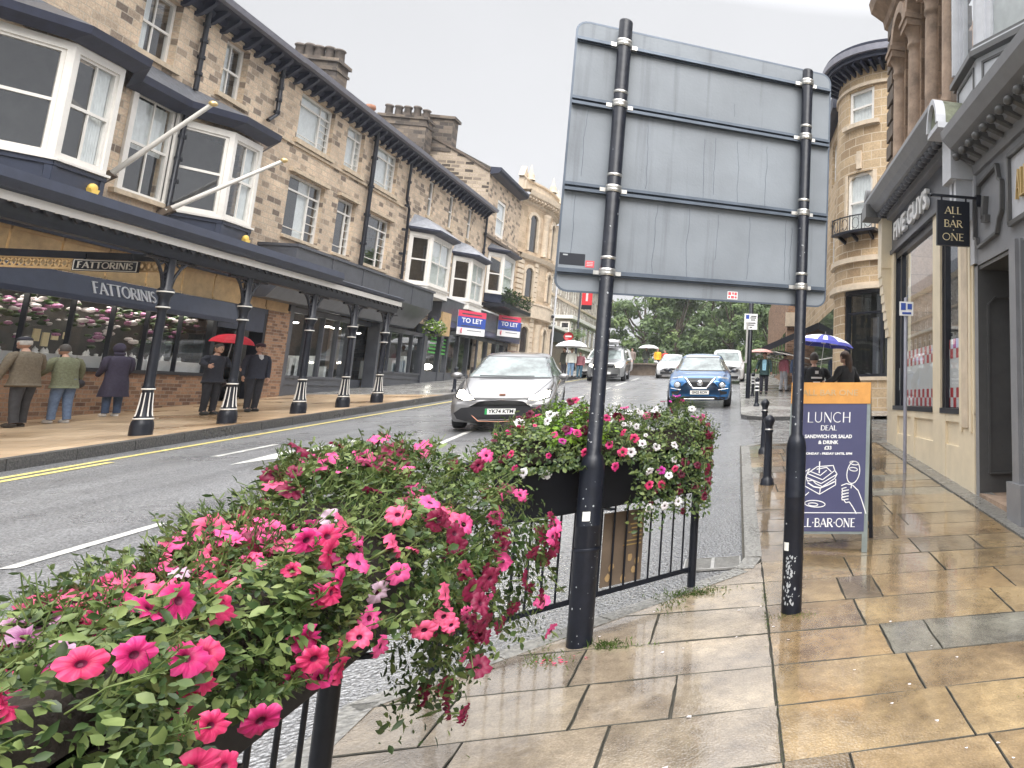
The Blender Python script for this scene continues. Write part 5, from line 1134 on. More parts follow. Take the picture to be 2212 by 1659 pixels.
# return wall of the corner building along the side street
# ---- grey bar next door
R2 = thing('grey_bar_building', (RX, 6, 0), 'grey painted bar front with moulded cornice, recessed door and projecting oriel window', 'building'); ro2 = (RX, 6, 0)
def g_(mb, name, mt, par=None): return mb.build(name, mt, par or R2, ro2)
m = MB(); rbox(m, 5.0, 7.86, 3.17, 4.6, -.3, 0); rbox(m, 3.0, 6.62, 3.17, 4.6, -.3, -.001) if 0 else None; rbox(m, 2.5, 5.0, 3.17, 4.6, -.3, 0); g_(m, 'fascia', 'grey_paint')
m = MB(); rfoot(m, 7.74, 7.87, 3.2, -1.2, 0); a_ = (7.74, 6.63)
rfoot(m, 6.35, 6.62, 3.2, -1.2, .03); rfoot(m, 6.40, 6.57, 3.2, .03, .07); rfoot(m, 6.3, 6.66, gz(6.5) + .38, -.3, .10); rfoot(m, 5.2, 6.35, 1.1, -.3, -.02); rfoot(m, 2.5, 5.2, 3.2, -.3, 0); g_(m, 'pilaster', 'grey_paint')
m = MB(); m.add([P(-7.74, .3, -1.15), P(-6.6, .3, -1.15), P(-6.6, 3.2, -1.15), P(-7.74, 3.2, -1.15)], [(0, 1, 2, 3)]); m.add([P(-7.735, .3, 0), P(-7.735, .3, -1.15), P(-7.735, 3.17, -1.15), P(-7.735, 3.17, 0)], [(0, 1, 2, 3)]); rbox(m, 6.6, 7.8, 3.12, 3.16, -1.2, -.02)
d_ = g_(m, 'door', 'door_grey'); m = MB()
g = Fr(P(-7.73, 0, 0), (1, 0, 0), (0, -1, 0))
pan = [(.12, .75), (1.0, .75), (1.0, 2.8), (.22, 2.8), (.12, 2.7)]
for i in range(len(pan)):
    (a, b), (c, d) = pan[i], pan[(i + 1) % len(pan)]; m.bar(g.p(a, b, .012), g.p(c, d, .012), .028, .02)
g = Fr(P(-7.74, 0, -1.14), (0, 1, 0) if 0 else (0, -1, 0), (-1, 0, 0)); m.fbox(g, .15, .5, .8, 2.8, 0, .03); m.fbox(g, .6, .98, .8, 2.8, 0, .03); m.build('door_panel', 'grey_paint' if 0 else 'door_grey', d_, ro2)
m = MB(); a, b = gz(6.6), gz(7.75); m.add([P(-6.6, a + .08, 0), P(-7.75, b + .05, 0), P(-7.75, b + .05, -1.2), P(-6.6, a + .08, -1.2)], [(0, 1, 2, 3)]); m.add([P(-6.6, a - .1, 0.001), P(-7.75, b - .1, .001), P(-7.75, b + .05, .001), P(-6.6, a + .08, .001)], [(0, 1, 2, 3)])
g_(m, 'threshold', 'brown_stone')
m = MB(); m.fquad(RF, -6.35, -5.2, 1.1, 3.17, -.1); g_(m, 'window', 'glass_dark')
# raised ornament on the fascia
m = MB(); lz = [(7.74, 3.5), (7.74, 3.98), (7.62, 4.0), (7.6, 4.12), (6.98, 4.18), (6.92, 4.0), (6.84, 3.95), (6.84, 3.62), (6.92, 3.55), (7.0, 3.4), (7.62, 3.36), (7.66, 3.48)]
for i in range(len(lz)):
    (a, b), (c, d) = lz[i], lz[(i + 1) % len(lz)]; m.bar(P(-a, b, .03), P(-c, d, .03), .05, .035)
m.bar(P(-7.42, 3.66, .03), P(-7.36, 3.92, .03), .07, .08); m.bar(P(-7.42, 3.66, .03), P(-7.28, 3.64, .03), .07, .08)
for i in range(4):
    q = [(6.62, 3.4), (6.62, 4.15), (5.2, 4.15), (5.2, 3.4)]; (a, b), (c, d) = q[i], q[(i + 1) % 4]; m.bar(P(-a, b, .03), P(-c, d, .03), .05, .05)
g_(m, 'moulding', 'door_grey')
m = MB(); m.fquad(RF, -6.6, -5.22, 3.42, 4.12, .012); g_(m, 'name_panel', 'pale_grey_paint')
m = MB(); roman(m, 'ALL BAR ONE', RF, -6.42, -5.3, 3.62, 3.92, .012, .05); g_(m, 'lettering', 'gold')
m = MB(); m.profile(RF, [(-.3, 4.25), (.04, 4.3), (.06, 4.42), (.16, 4.46), (.18, 4.54), (.34, 4.60), (.44, 4.70), (.46, 4.80), (-1.2, 5.0)], -7.75, -2.5); g_(m, 'cornice', 'grey_paint')
m = MB(); y = 5.0
while y < 7.7: m.sphere(P(-y, 4.47, .29), .055, .06, .05, 8, 6); m.bar(P(-y, 4.43, .06), P(-y, 4.50, .26), .07, .07); y += .24
g_(m, 'dentil', 'door_grey')
m = MB(); rbox(m, 7.78, 8.14, 4.25, 4.86, -.1, .32); rbox(m, 7.83, 7.92, 3.75, 4.25, 0, .24); rbox(m, 8.0, 8.09, 3.75, 4.25, 0, .24); rbox(m, 7.76, 8.16, 3.2, 4.3, -.2, .03); rbox(m, 7.72, 8.2, 4.86, 4.93, -.1, .50)
m.lathe(P(-7.96, 5.12, 0), [(0, .50), (.14, .50), (.15, .52), (.21, .52), (.21, .40)], 18, tilt=Matrix(((0, 0, -1), (0, 1, 0), (1, 0, 0))), a0=-math.pi / 2, a1=math.pi / 2) if 0 else None
hr = [(.24 * math.cos(rad(t)), .37 * math.sin(rad(t))) for t in range(0, 181, 15)]
for i in range(12):
    (a, b), (c, d) = hr[i], hr[i + 1]; m.fprism(RF, [(-7.96 + a, 4.93 + b), (-7.96 + c, 4.93 + d), (-7.96 + c * .78, 4.93 + d * .82), (-7.96 + a * .78, 4.93 + b * .82)], .40, .52)
g_(m, 'console', 'pale_grey_paint'); m = MB(); m.fprism(RF, [(-7.96 + a * .99, 4.93 + b * .99) for a, b in hr], 0, .47); g_(m, 'console_cap', 'mossy' if 'mossy' in M else mat('mossy', (.16, .17, .12), .8, var=.5, scale=5, bump=.3).name)
# oriel window above the cornice
OC = [(8.15, .0), (8.15, .12), (7.26, .16), (4.9, -1.0)]
m = MB(); lt = MB(); gl = MB(); dk = MB()
for i in range(3):
    a = P(-OC[i][0], 0, OC[i][1]); b = P(-OC[i + 1][0], 0, OC[i + 1][1]); d = b - a; ln = d.length; u = d / ln; n = Vector((u.y, -u.x, 0)); n = n if n.dot(Vector((-1, -1, 0))) > 0 or True else -n
    if n.x > 0: n = -n
    fr = Fr(a, u, n)
    m.fbox(fr, 0, ln, 4.7, 5.56, -.1, 0); dk.fbox(fr, -.02, ln + .02, 5.56, 5.63, -.1, .09); lt.fbox(fr, -.01, ln + .01, 5.63, 5.67, -.1, .06); dk.fbox(fr, -.01, ln + .01, 5.67, 5.72, -.1, .04)
    if ln > .5:
        for e0, e1 in (((.08, ln - .08),) if i == 1 else ((.1, 1.2), (1.35, 2.4))):
            for q in ((e0, e1, 5.20, 5.23), (e0, e1, 5.46, 5.49), (e0, e0 + .03, 5.23, 5.46), (e1 - .03, e1, 5.23, 5.46)): dk.fbox(fr, q[0], q[1], q[2], q[3], 0, .018)
    lt.fbox(fr, 0, .12, 5.72, 8.6, -.1, .0); lt.fbox(fr, ln - .12, ln, 5.72, 8.6, -.1, 0); lt.fbox(fr, .12, .2, 5.72, 8.6, -.1, -.04); gl.fquad(fr, .1, ln - .1, 5.7, 8.6, -.08)
    if ln > 1.5: [lt.fbox(fr, x, x + .12, 5.72, 8.6, -.1, 0) for x in (.8, 1.6)]
    lt.fbox(fr, 0, ln, 8.5, 8.8, -.1, .05)
g_(m, 'oriel_panel', 'pale_grey_paint'); b_ = g_(lt, 'oriel_window', 'pale_grey_paint'); gl.build('pane', 'pane_glass', b_, ro2); g_(dk, 'oriel_moulding', 'door_grey')
m = MB(); m.add([P(-8.1, 5.6, -.3), P(-4.9, 5.6, -1.3), P(-4.9, 8.7, -1.3), P(-8.1, 8.7, -.3)], [(0, 1, 2, 3)]); g_(m, 'curtain', 'blind_white')
m = MB(); m.fquad(RF, -8.15, -2.5, 4.6, 10, -1.31); g_(m, 'wall', 'brown_ashlar')
# hanging sign
hs_ = thing('hanging_sign', (2.54, 7.6, 3.36), 'black square hanging sign with gold capitals on an iron bracket by the bar', 'pub sign')
g = Fr((0, 0, 0), (1, 0, 0), (0, -1, 0)); m = MB(); m.fbox(g, -.37, .03, 0, .54, -.025, .025); m.build('board', 'black_paint', hs_)
m = MB(); m.fbox(g, -.42, .16, .585, .615, -.012, .012); m.sphere(g.p(-.44, .60), .022); [m.fbox(g, x, x + .02, .54, .59, -.006, .006) for x in (-.32, -.02)]; m.fbox(g, .12, .18, .5, .64, -.02, .02); m.build('bracket', 'black_paint', hs_)
m = MB(); roman(m, 'ALL', g, -.28, -.07, .38, .465, .025, .03); roman(m, 'BAR', g, -.29, -.06, .22, .305, .025, .03); roman(m, 'ONE', g, -.31, -.04, .06, .145, .025, .03)
for z in (.34, .18): m.fbox(g, -.178, -.166, z, z + .012, .025, .03)
m.build('lettering', 'gold_letter', hs_)

# ---- round tower across the side street
tw = thing('round_corner_tower', (5.1, 21.3, 0), 'round stone corner tower with dark eaves, sash windows, iron balconette and curved shop window', 'building')
TR = 2.3; Z = (0, 0, 0)
def arc_box(mb, a0, a1, z0, z1, r0, r1, mi=0, n=10):
    for k in range(n):
        t0 = a0 + (a1 - a0) * k / n; t1 = a0 + (a1 - a0) * (k + 1) / n; c = []
        for z in (z0, z1):
            for r, t in ((r0, t0), (r0, t1), (r1, t1), (r1, t0)): c.append((r * math.cos(t), r * math.sin(t), z))
        b = len(mb.v); mb.v += c
        for i_, f in enumerate([(0, 3, 2, 1), (4, 5, 6, 7), (0, 1, 5, 4), (1, 2, 6, 5), (2, 3, 7, 6), (3, 0, 4, 7)]):
            mb.uv[len(mb.f)] = [(TR * math.atan2(c[j][1], c[j][0]), c[j][2]) for j in f]; mb.f.append(tuple(b + j for j in f)); mb.m.append(mi); mb.sm.append(False)
A0, A1 = rad(165), rad(330)      # the part of the drum that shows
wa = rad(217); hw = rad(13)
m = MB(); ang = [A0, wa - hw, wa + hw, A1]
def drum(z0, z1, openings):
    zs = sorted({z0, z1} | {z for o in openings for z in o})
    for j in range(len(zs) - 1):
        op = any(o[0] <= zs[j] and zs[j + 1] <= o[1] for o in openings)
        arc_box(m, A0, wa - hw, zs[j], zs[j + 1], TR - .35, TR, n=14); arc_box(m, wa + hw, A1, zs[j], zs[j + 1], TR - .35, TR, n=18)
        if not op: arc_box(m, wa - hw, wa + hw, zs[j], zs[j + 1], TR - .35, TR, n=6)
drum(4.75, 11.6, [(6.5, 8.3), (9.85, 10.95)]); m.build('wall', 'tower_ashlar', tw)
m = MB(); arc_box(m, A0, A1, .9, 2.15, TR - .35, TR, n=30); m.build('stall_riser', 'tower_ashlar', tw)
m = MB(); arc_box(m, A0, A1, 5.55, 5.7, TR - .1, TR + .12, n=30); arc_box(m, A0, A1, 4.72, 4.85, TR - .1, TR + .14, n=30); arc_box(m, A0, A1, 4.85, 4.92, TR - .1, TR + .08, n=30); arc_box(m, A0, A1, 11.0, 11.1, TR - .1, TR + .06, n=30); arc_box(m, wa - hw * 1.4, wa + hw * 1.4, 9.72, 9.85, TR - .1, TR + .12, n=8); arc_box(m, A0, A1, 2.1, 2.2, TR - .2, TR + .05, n=30)
arc_box(m, wa - hw * 1.25, wa - hw, 6.5, 8.3, TR - .1, TR + .03, n=2); arc_box(m, wa + hw, wa + hw * 1.25, 6.5, 8.3, TR - .1, TR + .03, n=2); arc_box(m, wa - hw * .15, wa + hw * .2, 8.4, 8.95, TR - .1, TR + .05, n=2); m.build('stone_band', 'pale_stone', tw)
m = MB(); arc_box(m, A0, A1, 11.65, 11.75, TR - .2, TR + .45, n=30); arc_box(m, A0, A1, 11.75, 12.05, TR + .35, TR + .48, n=30); arc_box(m, A0, A1, 12.05, 12.12, TR - 1, TR + .5, n=30)
for k in range(26): t = A0 + (A1 - A0) * k / 25; d = Vector((math.cos(t), math.sin(t), 0)); m.bar(d * (TR - .05) + Vector((0, 0, 11.45)), d * (TR + .38) + Vector((0, 0, 11.62)), .08, .14)
m.build('eaves', 'eave_paint', tw)
m = MB(); arc_box(m, A0, A1, 11.8, 12.0, TR + .48, TR + .56, n=30); m.build('gutter', 'gutter_paint', tw)
dW = Vector((math.cos(wa), math.sin(wa), 0)); uW = Vector((-dW.y, dW.x, 0)); half = (TR - .12) * math.sin(hw)
g = Fr(dW * (TR * math.cos(hw) - .08), uW, dW)
wframe(g, -half, half, 9.85, 10.95, tw, 'sash', n=.05, fw=.09, curtain=(0, 1, 0, 1)); wframe(g, -half, half, 6.5, 8.3, tw, 'sash', n=.05, fw=.09, curtain=(0, 1, .05, .95))
m = MB()
for s_ in (-1, 1): m.fprism(g, [(s_ * half, 8.32), (s_ * half, 7.95)] + [(s_ * half * math.cos(rad(t)), 7.95 + .33 * math.sin(rad(t))) for t in range(0, 91, 15)], -.2, .06)
m.build('window_arch', 'tower_ashlar' if 0 else 'pale_stone', tw)
m = MB(); arc_box(m, wa - rad(19), wa + rad(19), 6.36, 6.44, TR - .1, TR + .38, n=8); arc_box(m, wa - rad(19), wa + rad(19), 6.85, 6.88, TR + .34, TR + .37, n=8)
for k in range(17):
    t = wa + rad(-19 + 38 * k / 16); d = Vector((math.cos(t), math.sin(t), 0)) * (TR + .355)
    if k % 4 == 0: m.bar(d + Vector((0, 0, 6.42)), d + Vector((0, 0, 6.9)), .03)
    elif k % 4 == 2:
        u = Vector((-math.sin(t), math.cos(t), 0)); m.tube([d + u * (.12 * math.cos(rad(q))) + Vector((0, 0, 6.64 + .17 * math.sin(rad(q)))) for q in range(0, 361, 30)], .01, 5, caps=False)
    else: m.bar(d + Vector((0, 0, 6.42)), d + Vector((0, 0, 6.87)), .012)
for s_ in (-14, 0, 14): t = wa + rad(s_); d = Vector((math.cos(t), math.sin(t), 0)); m.bar(d * TR + Vector((0, 0, 6.2)), d * (TR + .25) + Vector((0, 0, 6.36)), .06, .1)
m.build('balconette', 'black_paint', tw)
# curved shop window
m = MB(); arc_box(m, rad(203), rad(292), 4.6, 4.74, TR - .25, TR - .02, n=18); arc_box(m, rad(203), rad(292), 2.2, 2.28, TR - .25, TR - .02, n=18); arc_box(m, rad(203), rad(292), 4.02, 4.08, TR - .2, TR - .08, n=18)
for a in (203, 238, 262, 292): arc_box(m, rad(a - 1), rad(a + 1), 2.2, 4.7, TR - .22, TR - .05, n=1)
w = m.build('shop_window', 'black_paint', tw); m = MB(); arc_box(m, rad(203), rad(292), 2.25, 4.65, TR - .16, TR - .15, n=18); m.build('pane', 'shop_glass', w)
m = MB(); arc_box(m, A0, rad(202), 2.2, 4.74, TR - .3, TR, n=6); m.build('wall', 'tower_ashlar', tw); m = MB(); arc_box(m, A1, A0 + 2 * math.pi, .8, 11.6, TR - .3, TR - .1, n=24); arc_box(m, A0, A1, 4.75, 4.8, .1, TR - .36, n=16); m.build('inner_wall', 'interior', tw)
m = MB(); arc_box(m, rad(248), rad(254), 2.3, 4.5, TR - .6, TR - .55, n=2); arc_box(m, rad(212), rad(220), 2.3, 4.0, TR - .9, TR - .85, n=2); m.build('display', 'gutter_paint', tw)
# ================================================================ THE BIG SIGN SEEN FROM BEHIND
def sm(name, base, dark, streak=.8):
    m = mat(name, base, .45, bump=.05, bscale=60); N, L = nodes(m); b = N['Principled BSDF']; t = N.new('ShaderNodeTexCoord'); mp = N.new('ShaderNodeMapping'); mp.inputs['Scale'].default_value = (9, 9, .35); L(t.outputs['Object'], mp.inputs[0])
    n = N.new('ShaderNodeTexNoise'); n.inputs['Scale'].default_value = 1.6; n.inputs['Detail'].default_value = 5; n.inputs['Roughness'].default_value = .6; L(mp.outputs[0], n.inputs['Vector'])
    r = N.new('ShaderNodeValToRGB'); L(n.outputs['Fac'], r.inputs[0]); e = r.color_ramp.elements; e[0].position = .30; e[0].color = tuple(dark) + (1,); e[1].position = .44; e[1].color = tuple(base) + (1,)
    n2 = N.new('ShaderNodeTexNoise'); n2.inputs['Scale'].default_value = 3; n2.inputs['Detail'].default_value = 8; L(t.outputs['Object'], n2.inputs['Vector'])
    o = N.new('ShaderNodeMixRGB'); o.blend_type = 'OVERLAY'; o.inputs[0].default_value = .35; L(r.outputs[0], o.inputs[1]); L(n2.outputs['Fac'], o.inputs[2]); L(o.outputs[0], b.inputs['Base Color'])
sm('sign_back', (.205, .228, .255), (.155, .172, .195))
A_ = Vector((-.765, 4.42, 0)); B_ = Vector((.388, 4.66, 0)); su = (B_ - A_).normalized(); sn = Vector((su.y, -su.x, 0))
sg = thing('road_sign', (A_.x, A_.y, gz(4.42)), 'large blank grey back of a road sign held on two tall black posts', 'road sign'); so = (A_.x, A_.y, gz(4.42))
SGN = Fr((A_.x - so[0], A_.y - so[1], -so[2]), su, sn)
def rrect(u0, u1, z0, z1, r, k=5):
    p = []
    for cx, cz, a in ((u1 - r, z1 - r, 0), (u0 + r, z1 - r, 90), (u0 + r, z0 + r, 180), (u1 - r, z0 + r, 270)):
        p += [(cx + r * math.cos(rad(a + 90 * i / k)), cz + r * math.sin(rad(a + 90 * i / k))) for i in range(k + 1)]
    return p
m = MB(); m.fprism(SGN, rrect(-.272, 1.372, 2.215, 3.915, .07), -.078, -.07); pn = m.build('panel', 'sign_back', sg)
m = MB(); O1 = rrect(-.274, 1.374, 2.213, 3.917, .072); O2 = rrect(-.262, 1.362, 2.225, 3.905, .06); k = len(O1); m.add([SGN.p(u, z, -.069) for u, z in O1] + [SGN.p(u, z, -.069) for u, z in O2], [(i, (i + 1) % k, k + (i + 1) % k, k + i) for i in range(k)]); m.build('panel_edge', 'alu_rail', pn)
m = MB()
for z, w, dbl in ((3.785, .010, 0), (3.385, .016, 1), (2.845, .016, 1), (2.335, .011, 0)):
    for dz in ((-w, w) if dbl else (0,)):
        m.fbox(SGN, -.262, 1.362, z + dz - .009, z + dz + .009, -.07, -.034)
    m.fbox(SGN, -.262, 1.362, z - w - .008, z + w + .008, -.07, -.058)
m.build('rail', 'alu_rail', sg)
def post(u, top, r1, r2, zs, label, side):
    c = SGN.p(u, 0, 0); g0 = -.08; m = MB()
    m.lathe((c.x, c.y, 0), [(r2, gz(4.42) * 0 + g0), (r2, zs - .36), (r2 * 1.03, zs - .355), (r2 * 1.03, zs - .35), (r2, zs - .345), (r2, zs - .05), (r2 * .95, zs - .02), (r1 * 1.3, zs + .02), (r1, zs + .035), (r1, top), (r1 * .9, top + .01), (0, top + .012)], 24)
    if u < .5: m.lathe((c.x, c.y, 0), [(r2 + .004, .49), (r2 + .008, .50), (r2 + .004, .51)], 24)
    o = m.build('post', 'pole_black', sg)
    for z in (3.785, 3.385, 2.845, 2.335): s = MB(); s.lathe((c.x, c.y, z - so[2]), [(r1, -.022), (r1 + .006, -.02), (r1 + .006, -.004), (r1 + .004, 0), (r1 + .006, .004), (r1 + .006, .02), (r1, .022)], 20); s.fbox(SGN, u - .075, u + .075, z - .012, z + .012, -.058, -.030); s.build('clamp', 'steel', o)
    for z in (3.46, 2.93, 2.42): s = MB(); s.lathe((c.x, c.y, z - so[2]), [(r1, -.009), (r1 + .003, -.008), (r1 + .003, .008), (r1, .009)], 20); s.build('clamp', 'steel', o)
    p = MB(); q = random.Random(int(u * 10) + 3)
    for k in range(75 if u < .5 else 40):
        h = q.uniform(.0, 2.2) ** 1.2 if q.random() < .7 else q.uniform(0, 3); r = (r2 if h < zs - .06 else r1) + .0012
        if zs - .08 < h < zs + .05: continue
        a = q.uniform(math.pi * 1.05, math.pi * 1.95); s_ = q.choice([.0022, .003, .004, .007]) * q.uniform(.6, 1.2); w = s_ / r; hh = s_ * q.uniform(.7, 1.6)
        pts = [(a + w * math.cos(rad(t)) * q.uniform(.6, 1.1), h + hh * math.sin(rad(t)) * q.uniform(.6, 1.1)) for t in range(0, 360, 60)]
        p.add([(c.x + r * math.cos(t), c.y + r * math.sin(t), z) for t, z in pts], [(0, 1, 2, 3, 4, 5)])
    if u > .5:
        for k in range(60):
            a = rad(q.gauss(248, 16)); h = q.uniform(.06, .36); s_ = q.uniform(.002, .008); p.add([(c.x + (r2 + .0012) * math.cos(a + dx * s_ * 14), c.y + (r2 + .0012) * math.sin(a + dx * s_ * 14), h + dz * s_ * q.uniform(.7, 2)) for dx, dz in ((-1, -.4), (.3, -1), (1, .2), (.5, 1), (-.4, .8), (-1, .3))], [(0, 1, 2, 3, 4, 5)])
    p.build('paint_chips', 'chip', o); return o
p1 = post(0, 3.93 - so[2], .039, .065, .98, '', 0); p2 = post(1.178, 3.87 - so[2], .037, .063, 1.06, '', 1)
m = MB(); g = SGN; m.fbox(g, -.258, -.123, 2.375, 2.445, -.07, -.0685); m.build('maker_label', 'sticker_black', pn); m = MB(); m.fbox(g, -.24, -.215, 2.43, 2.438, -.0685, -.068); m.build('label_mark', 'chip', pn)
m = MB(); m.fbox(g, -.119, -.072, 2.367, 2.408, -.07, -.0686); m.build('red_sticker', 'sticker_red', pn); m = MB(); [m.fbox(g, -.112, -.08, z, z + .004, -.0686, -.068) for z in (2.377, 2.386, 2.395)]; m.build('sticker_print', 'petal_white', pn)
m = MB(); m.fbox(g, .712, .776, 2.232, 2.282, -.07, -.0686); m.build('white_sticker', 'bright_white', pn); m = MB(); [m.fbox(g, a, b, c, d, -.0686, -.068) for a, b, c, d in ((.717, .735, 2.258, 2.277), (.741, .752, 2.262, 2.277), (.756, .771, 2.258, 2.277), (.717, .728, 2.238, 2.252), (.734, .754, 2.237, 2.254), (.758, .771, 2.238, 2.252))]; m.build('sticker_print', 'sticker_red', pn)
q = random.Random(5)
m = MB()
for u0, z1, z0 in ((.0, 0, 0),): pass
for u0, z1, z0 in ((-.17, 3.34, 2.95), (-.2, 2.8, 2.46), (.17, 3.31, 2.9), (.52, 3.28, 2.88), (.59, 3.30, 2.92), (.73, 3.3, 2.9), (.93, 3.3, 2.9), (.26, 2.8, 2.38), (.45, 2.8, 2.37), (.63, 2.78, 2.5), (.83, 2.79, 2.38), (1.08, 2.8, 2.4), (1.12, 2.75, 2.42), (.7, 3.56, 3.50)):
    z = z1; u = u0
    while z > z0: nu = u + q.gauss(0, .0022); nz = z - .03; m.fprism(SGN, [(u - .0013, z), (u + .0013, z), (nu + .0013, nz), (nu - .0013, nz)], -.0698, -.0692); u, z = nu, nz
m.build('drip_streaks', 'alu_rail', pn)
m = MB(); c = SGN.p(.0, 0, 0); 
for (u, z, pp, r) in ((.0, .93, p1, .0665), (1.178, .66, p2, .0645)):
    m = MB(); c = SGN.p(u, 0, 0); a0 = rad(268 if u < .5 else 222); w = .3; m.add([(c.x + r * math.cos(a0 + i * w), c.y + r * math.sin(a0 + i * w), z - so[2] + .28 * 0 + dz) for i, dz in ((-1, 0), (0, 0), (1, 0), (1, .05), (0, .05), (-1, .05))], [(0, 1, 4, 5), (1, 2, 3, 4)]); m.build('number_tag', 'plate_white', pp)
for v in []: pass

# ================================================================ RAILINGS
def railing(A, B, label, bars, h=.97, tilt=.05, brace=None):
    A = Vector(A + (0,)); B = Vector(B + (0,)); d = (B - A); ln = d.length; u = d / ln; t = thing('pedestrian_railing', (A.x, A.y, gz(A.y)), label, 'railing', group='black pedestrian railings by the kerb')
    zz = lambda s: gz(A.y + u.y * s) - gz(A.y)
    p = lambda s, z: (u.x * s + tilt * z * .0, u.y * s, zz(s) + z)
    m = MB(); m.tube([p(0, h), p(ln, h)], .021, 10); m.build('top_rail', 'pole_black', t)
    m = MB(); m.bar(p(0, .12), p(ln, .12), .012, .03); m.build('bottom_rail', 'pole_black', t)
    m = MB(); m.bar(p(0, h - .3), p(ln, h - .3), .012, .03); m.build('middle_rail', 'pole_black', t)
    for s in (0, ln): m = MB(); m.tube([p(s, -.08), p(s, h + .02)], .027, 12); m.build('post', 'pole_black', t)
    n = bars
    for k in range(n): m = MB(); s = ln * (k + 1) / (n + 1); m.tube([p(s, .12), p(s, h - .30)], .0068, 6, caps=False); m.build('bar', 'pole_black', t)
    return t
f2 = railing((-.24, 5.27), (-1.42, 4.34), 'black railing with a brown notice tied on, set diagonally beyond the left sign post', 17)
f1 = railing((-1.12, 2.62), (-1.12, .45), 'black railing nearest the camera, carrying the flower trough at lower left', 17)
# notice tied to the far railing
m = MB(); a = Vector((-.24, 5.27, 0)); u2 = (Vector((-1.52, 4.26, 0)) - a).normalized(); n2 = Vector((u2.y, -u2.x, 0)); n2 = n2 if n2.y < 0 else -n2
nf = Fr((-.24, 5.27, 0), -u2, n2)
nt_ = thing('notice_board', (-.24, 5.27, .45), 'brown printed notice panel tied behind the bars of the diagonal railing', 'notice'); g = Fr((0, 0, -.45), u2, -n2)
m = MB(); m.fbox(g, .375, .645, .45, .89, .014, .02); m.build('panel', 'poster_brown', nt_)
m = MB(); [m.fbox(g, .39, .39 + w, z, z + .008, .008, .0139) for z, w in ((.80, .08), (.775, .07), (.75, .09), (.725, .06), (.70, .1), (.675, .12))]; m.build('gold_print', 'gold', nt_)
m = MB(); [m.fprism(g, [(uu + .02 * math.cos(rad(k)) * R.uniform(.6, 1), zz + .03 * math.sin(rad(k)) * R.uniform(.6, 1)) for k in range(0, 360, 45)], .010, .0138) for uu, zz in ((.58, .56), (.60, .50), (.43, .52), (.46, .60), (.50, .48), (.41, .57))]; m.build('picture', 'tan_board', nt_)

def trough(A, B, z0, z1, wt, wb, label, nrm):
    A = Vector(A + (0,)); B = Vector(B + (0,)); u = (B - A).normalized(); ln = (B - A).length; n = Vector(nrm + (0,)).normalized(); t = thing('planter_trough', (A.x, A.y, gz(A.y) + z0), label, 'planter', group='black planter troughs on the railings')
    def p(s, z, q): y = A.y + u.y * s; return (u.x * s + n.x * q, u.y * s + n.y * q, gz(y) - gz(A.y) + z - z0)
    m = MB(); c = []
    for z, w in ((z0, wb), (z1, wt)):
        for s, q in ((0, -w), (ln, -w), (ln, w), (0, w)): c.append(p(s, z, q))
    m.add(c, [(0, 3, 2, 1), (0, 1, 5, 4), (1, 2, 6, 5), (2, 3, 7, 6), (3, 0, 4, 7)]); 
    for q in (-1, 1): m.bar(p(0, z1, q * (wt + .008)), p(ln, z1, q * (wt + .008)), .03, .022)
    m.build('trough', 'trough_black', t, bevel=.006)
    m = MB(); m.add([p(0, z1 - .03, -wt), p(ln, z1 - .03, -wt), p(ln, z1 - .03, wt), p(0, z1 - .03, wt)], [(0, 1, 2, 3)]); m.build('compost', 'soil', t)
    m = MB()
    for s in (.15, .5, .85): m.bar(p(ln * s, z0 - .012, -wb - .02), p(ln * s, z0 - .012, wb + .02), .03, .012)
    m.build('bracket', 'pole_black', t)
    return t
trough((-1.18, 1.2), (-1.18, 2.95), .66, .93, .17, .12, 'near black planter trough at lower left, overflowing with pink and maroon petunias', (1, 0))
T2a = (-.30, 5.12); T2b = (-1.21, 4.40)
trough(T2a, T2b, .66, .93, .13, .10, 'far black planter trough on the diagonal railing behind the left sign post', (.62, -.79))

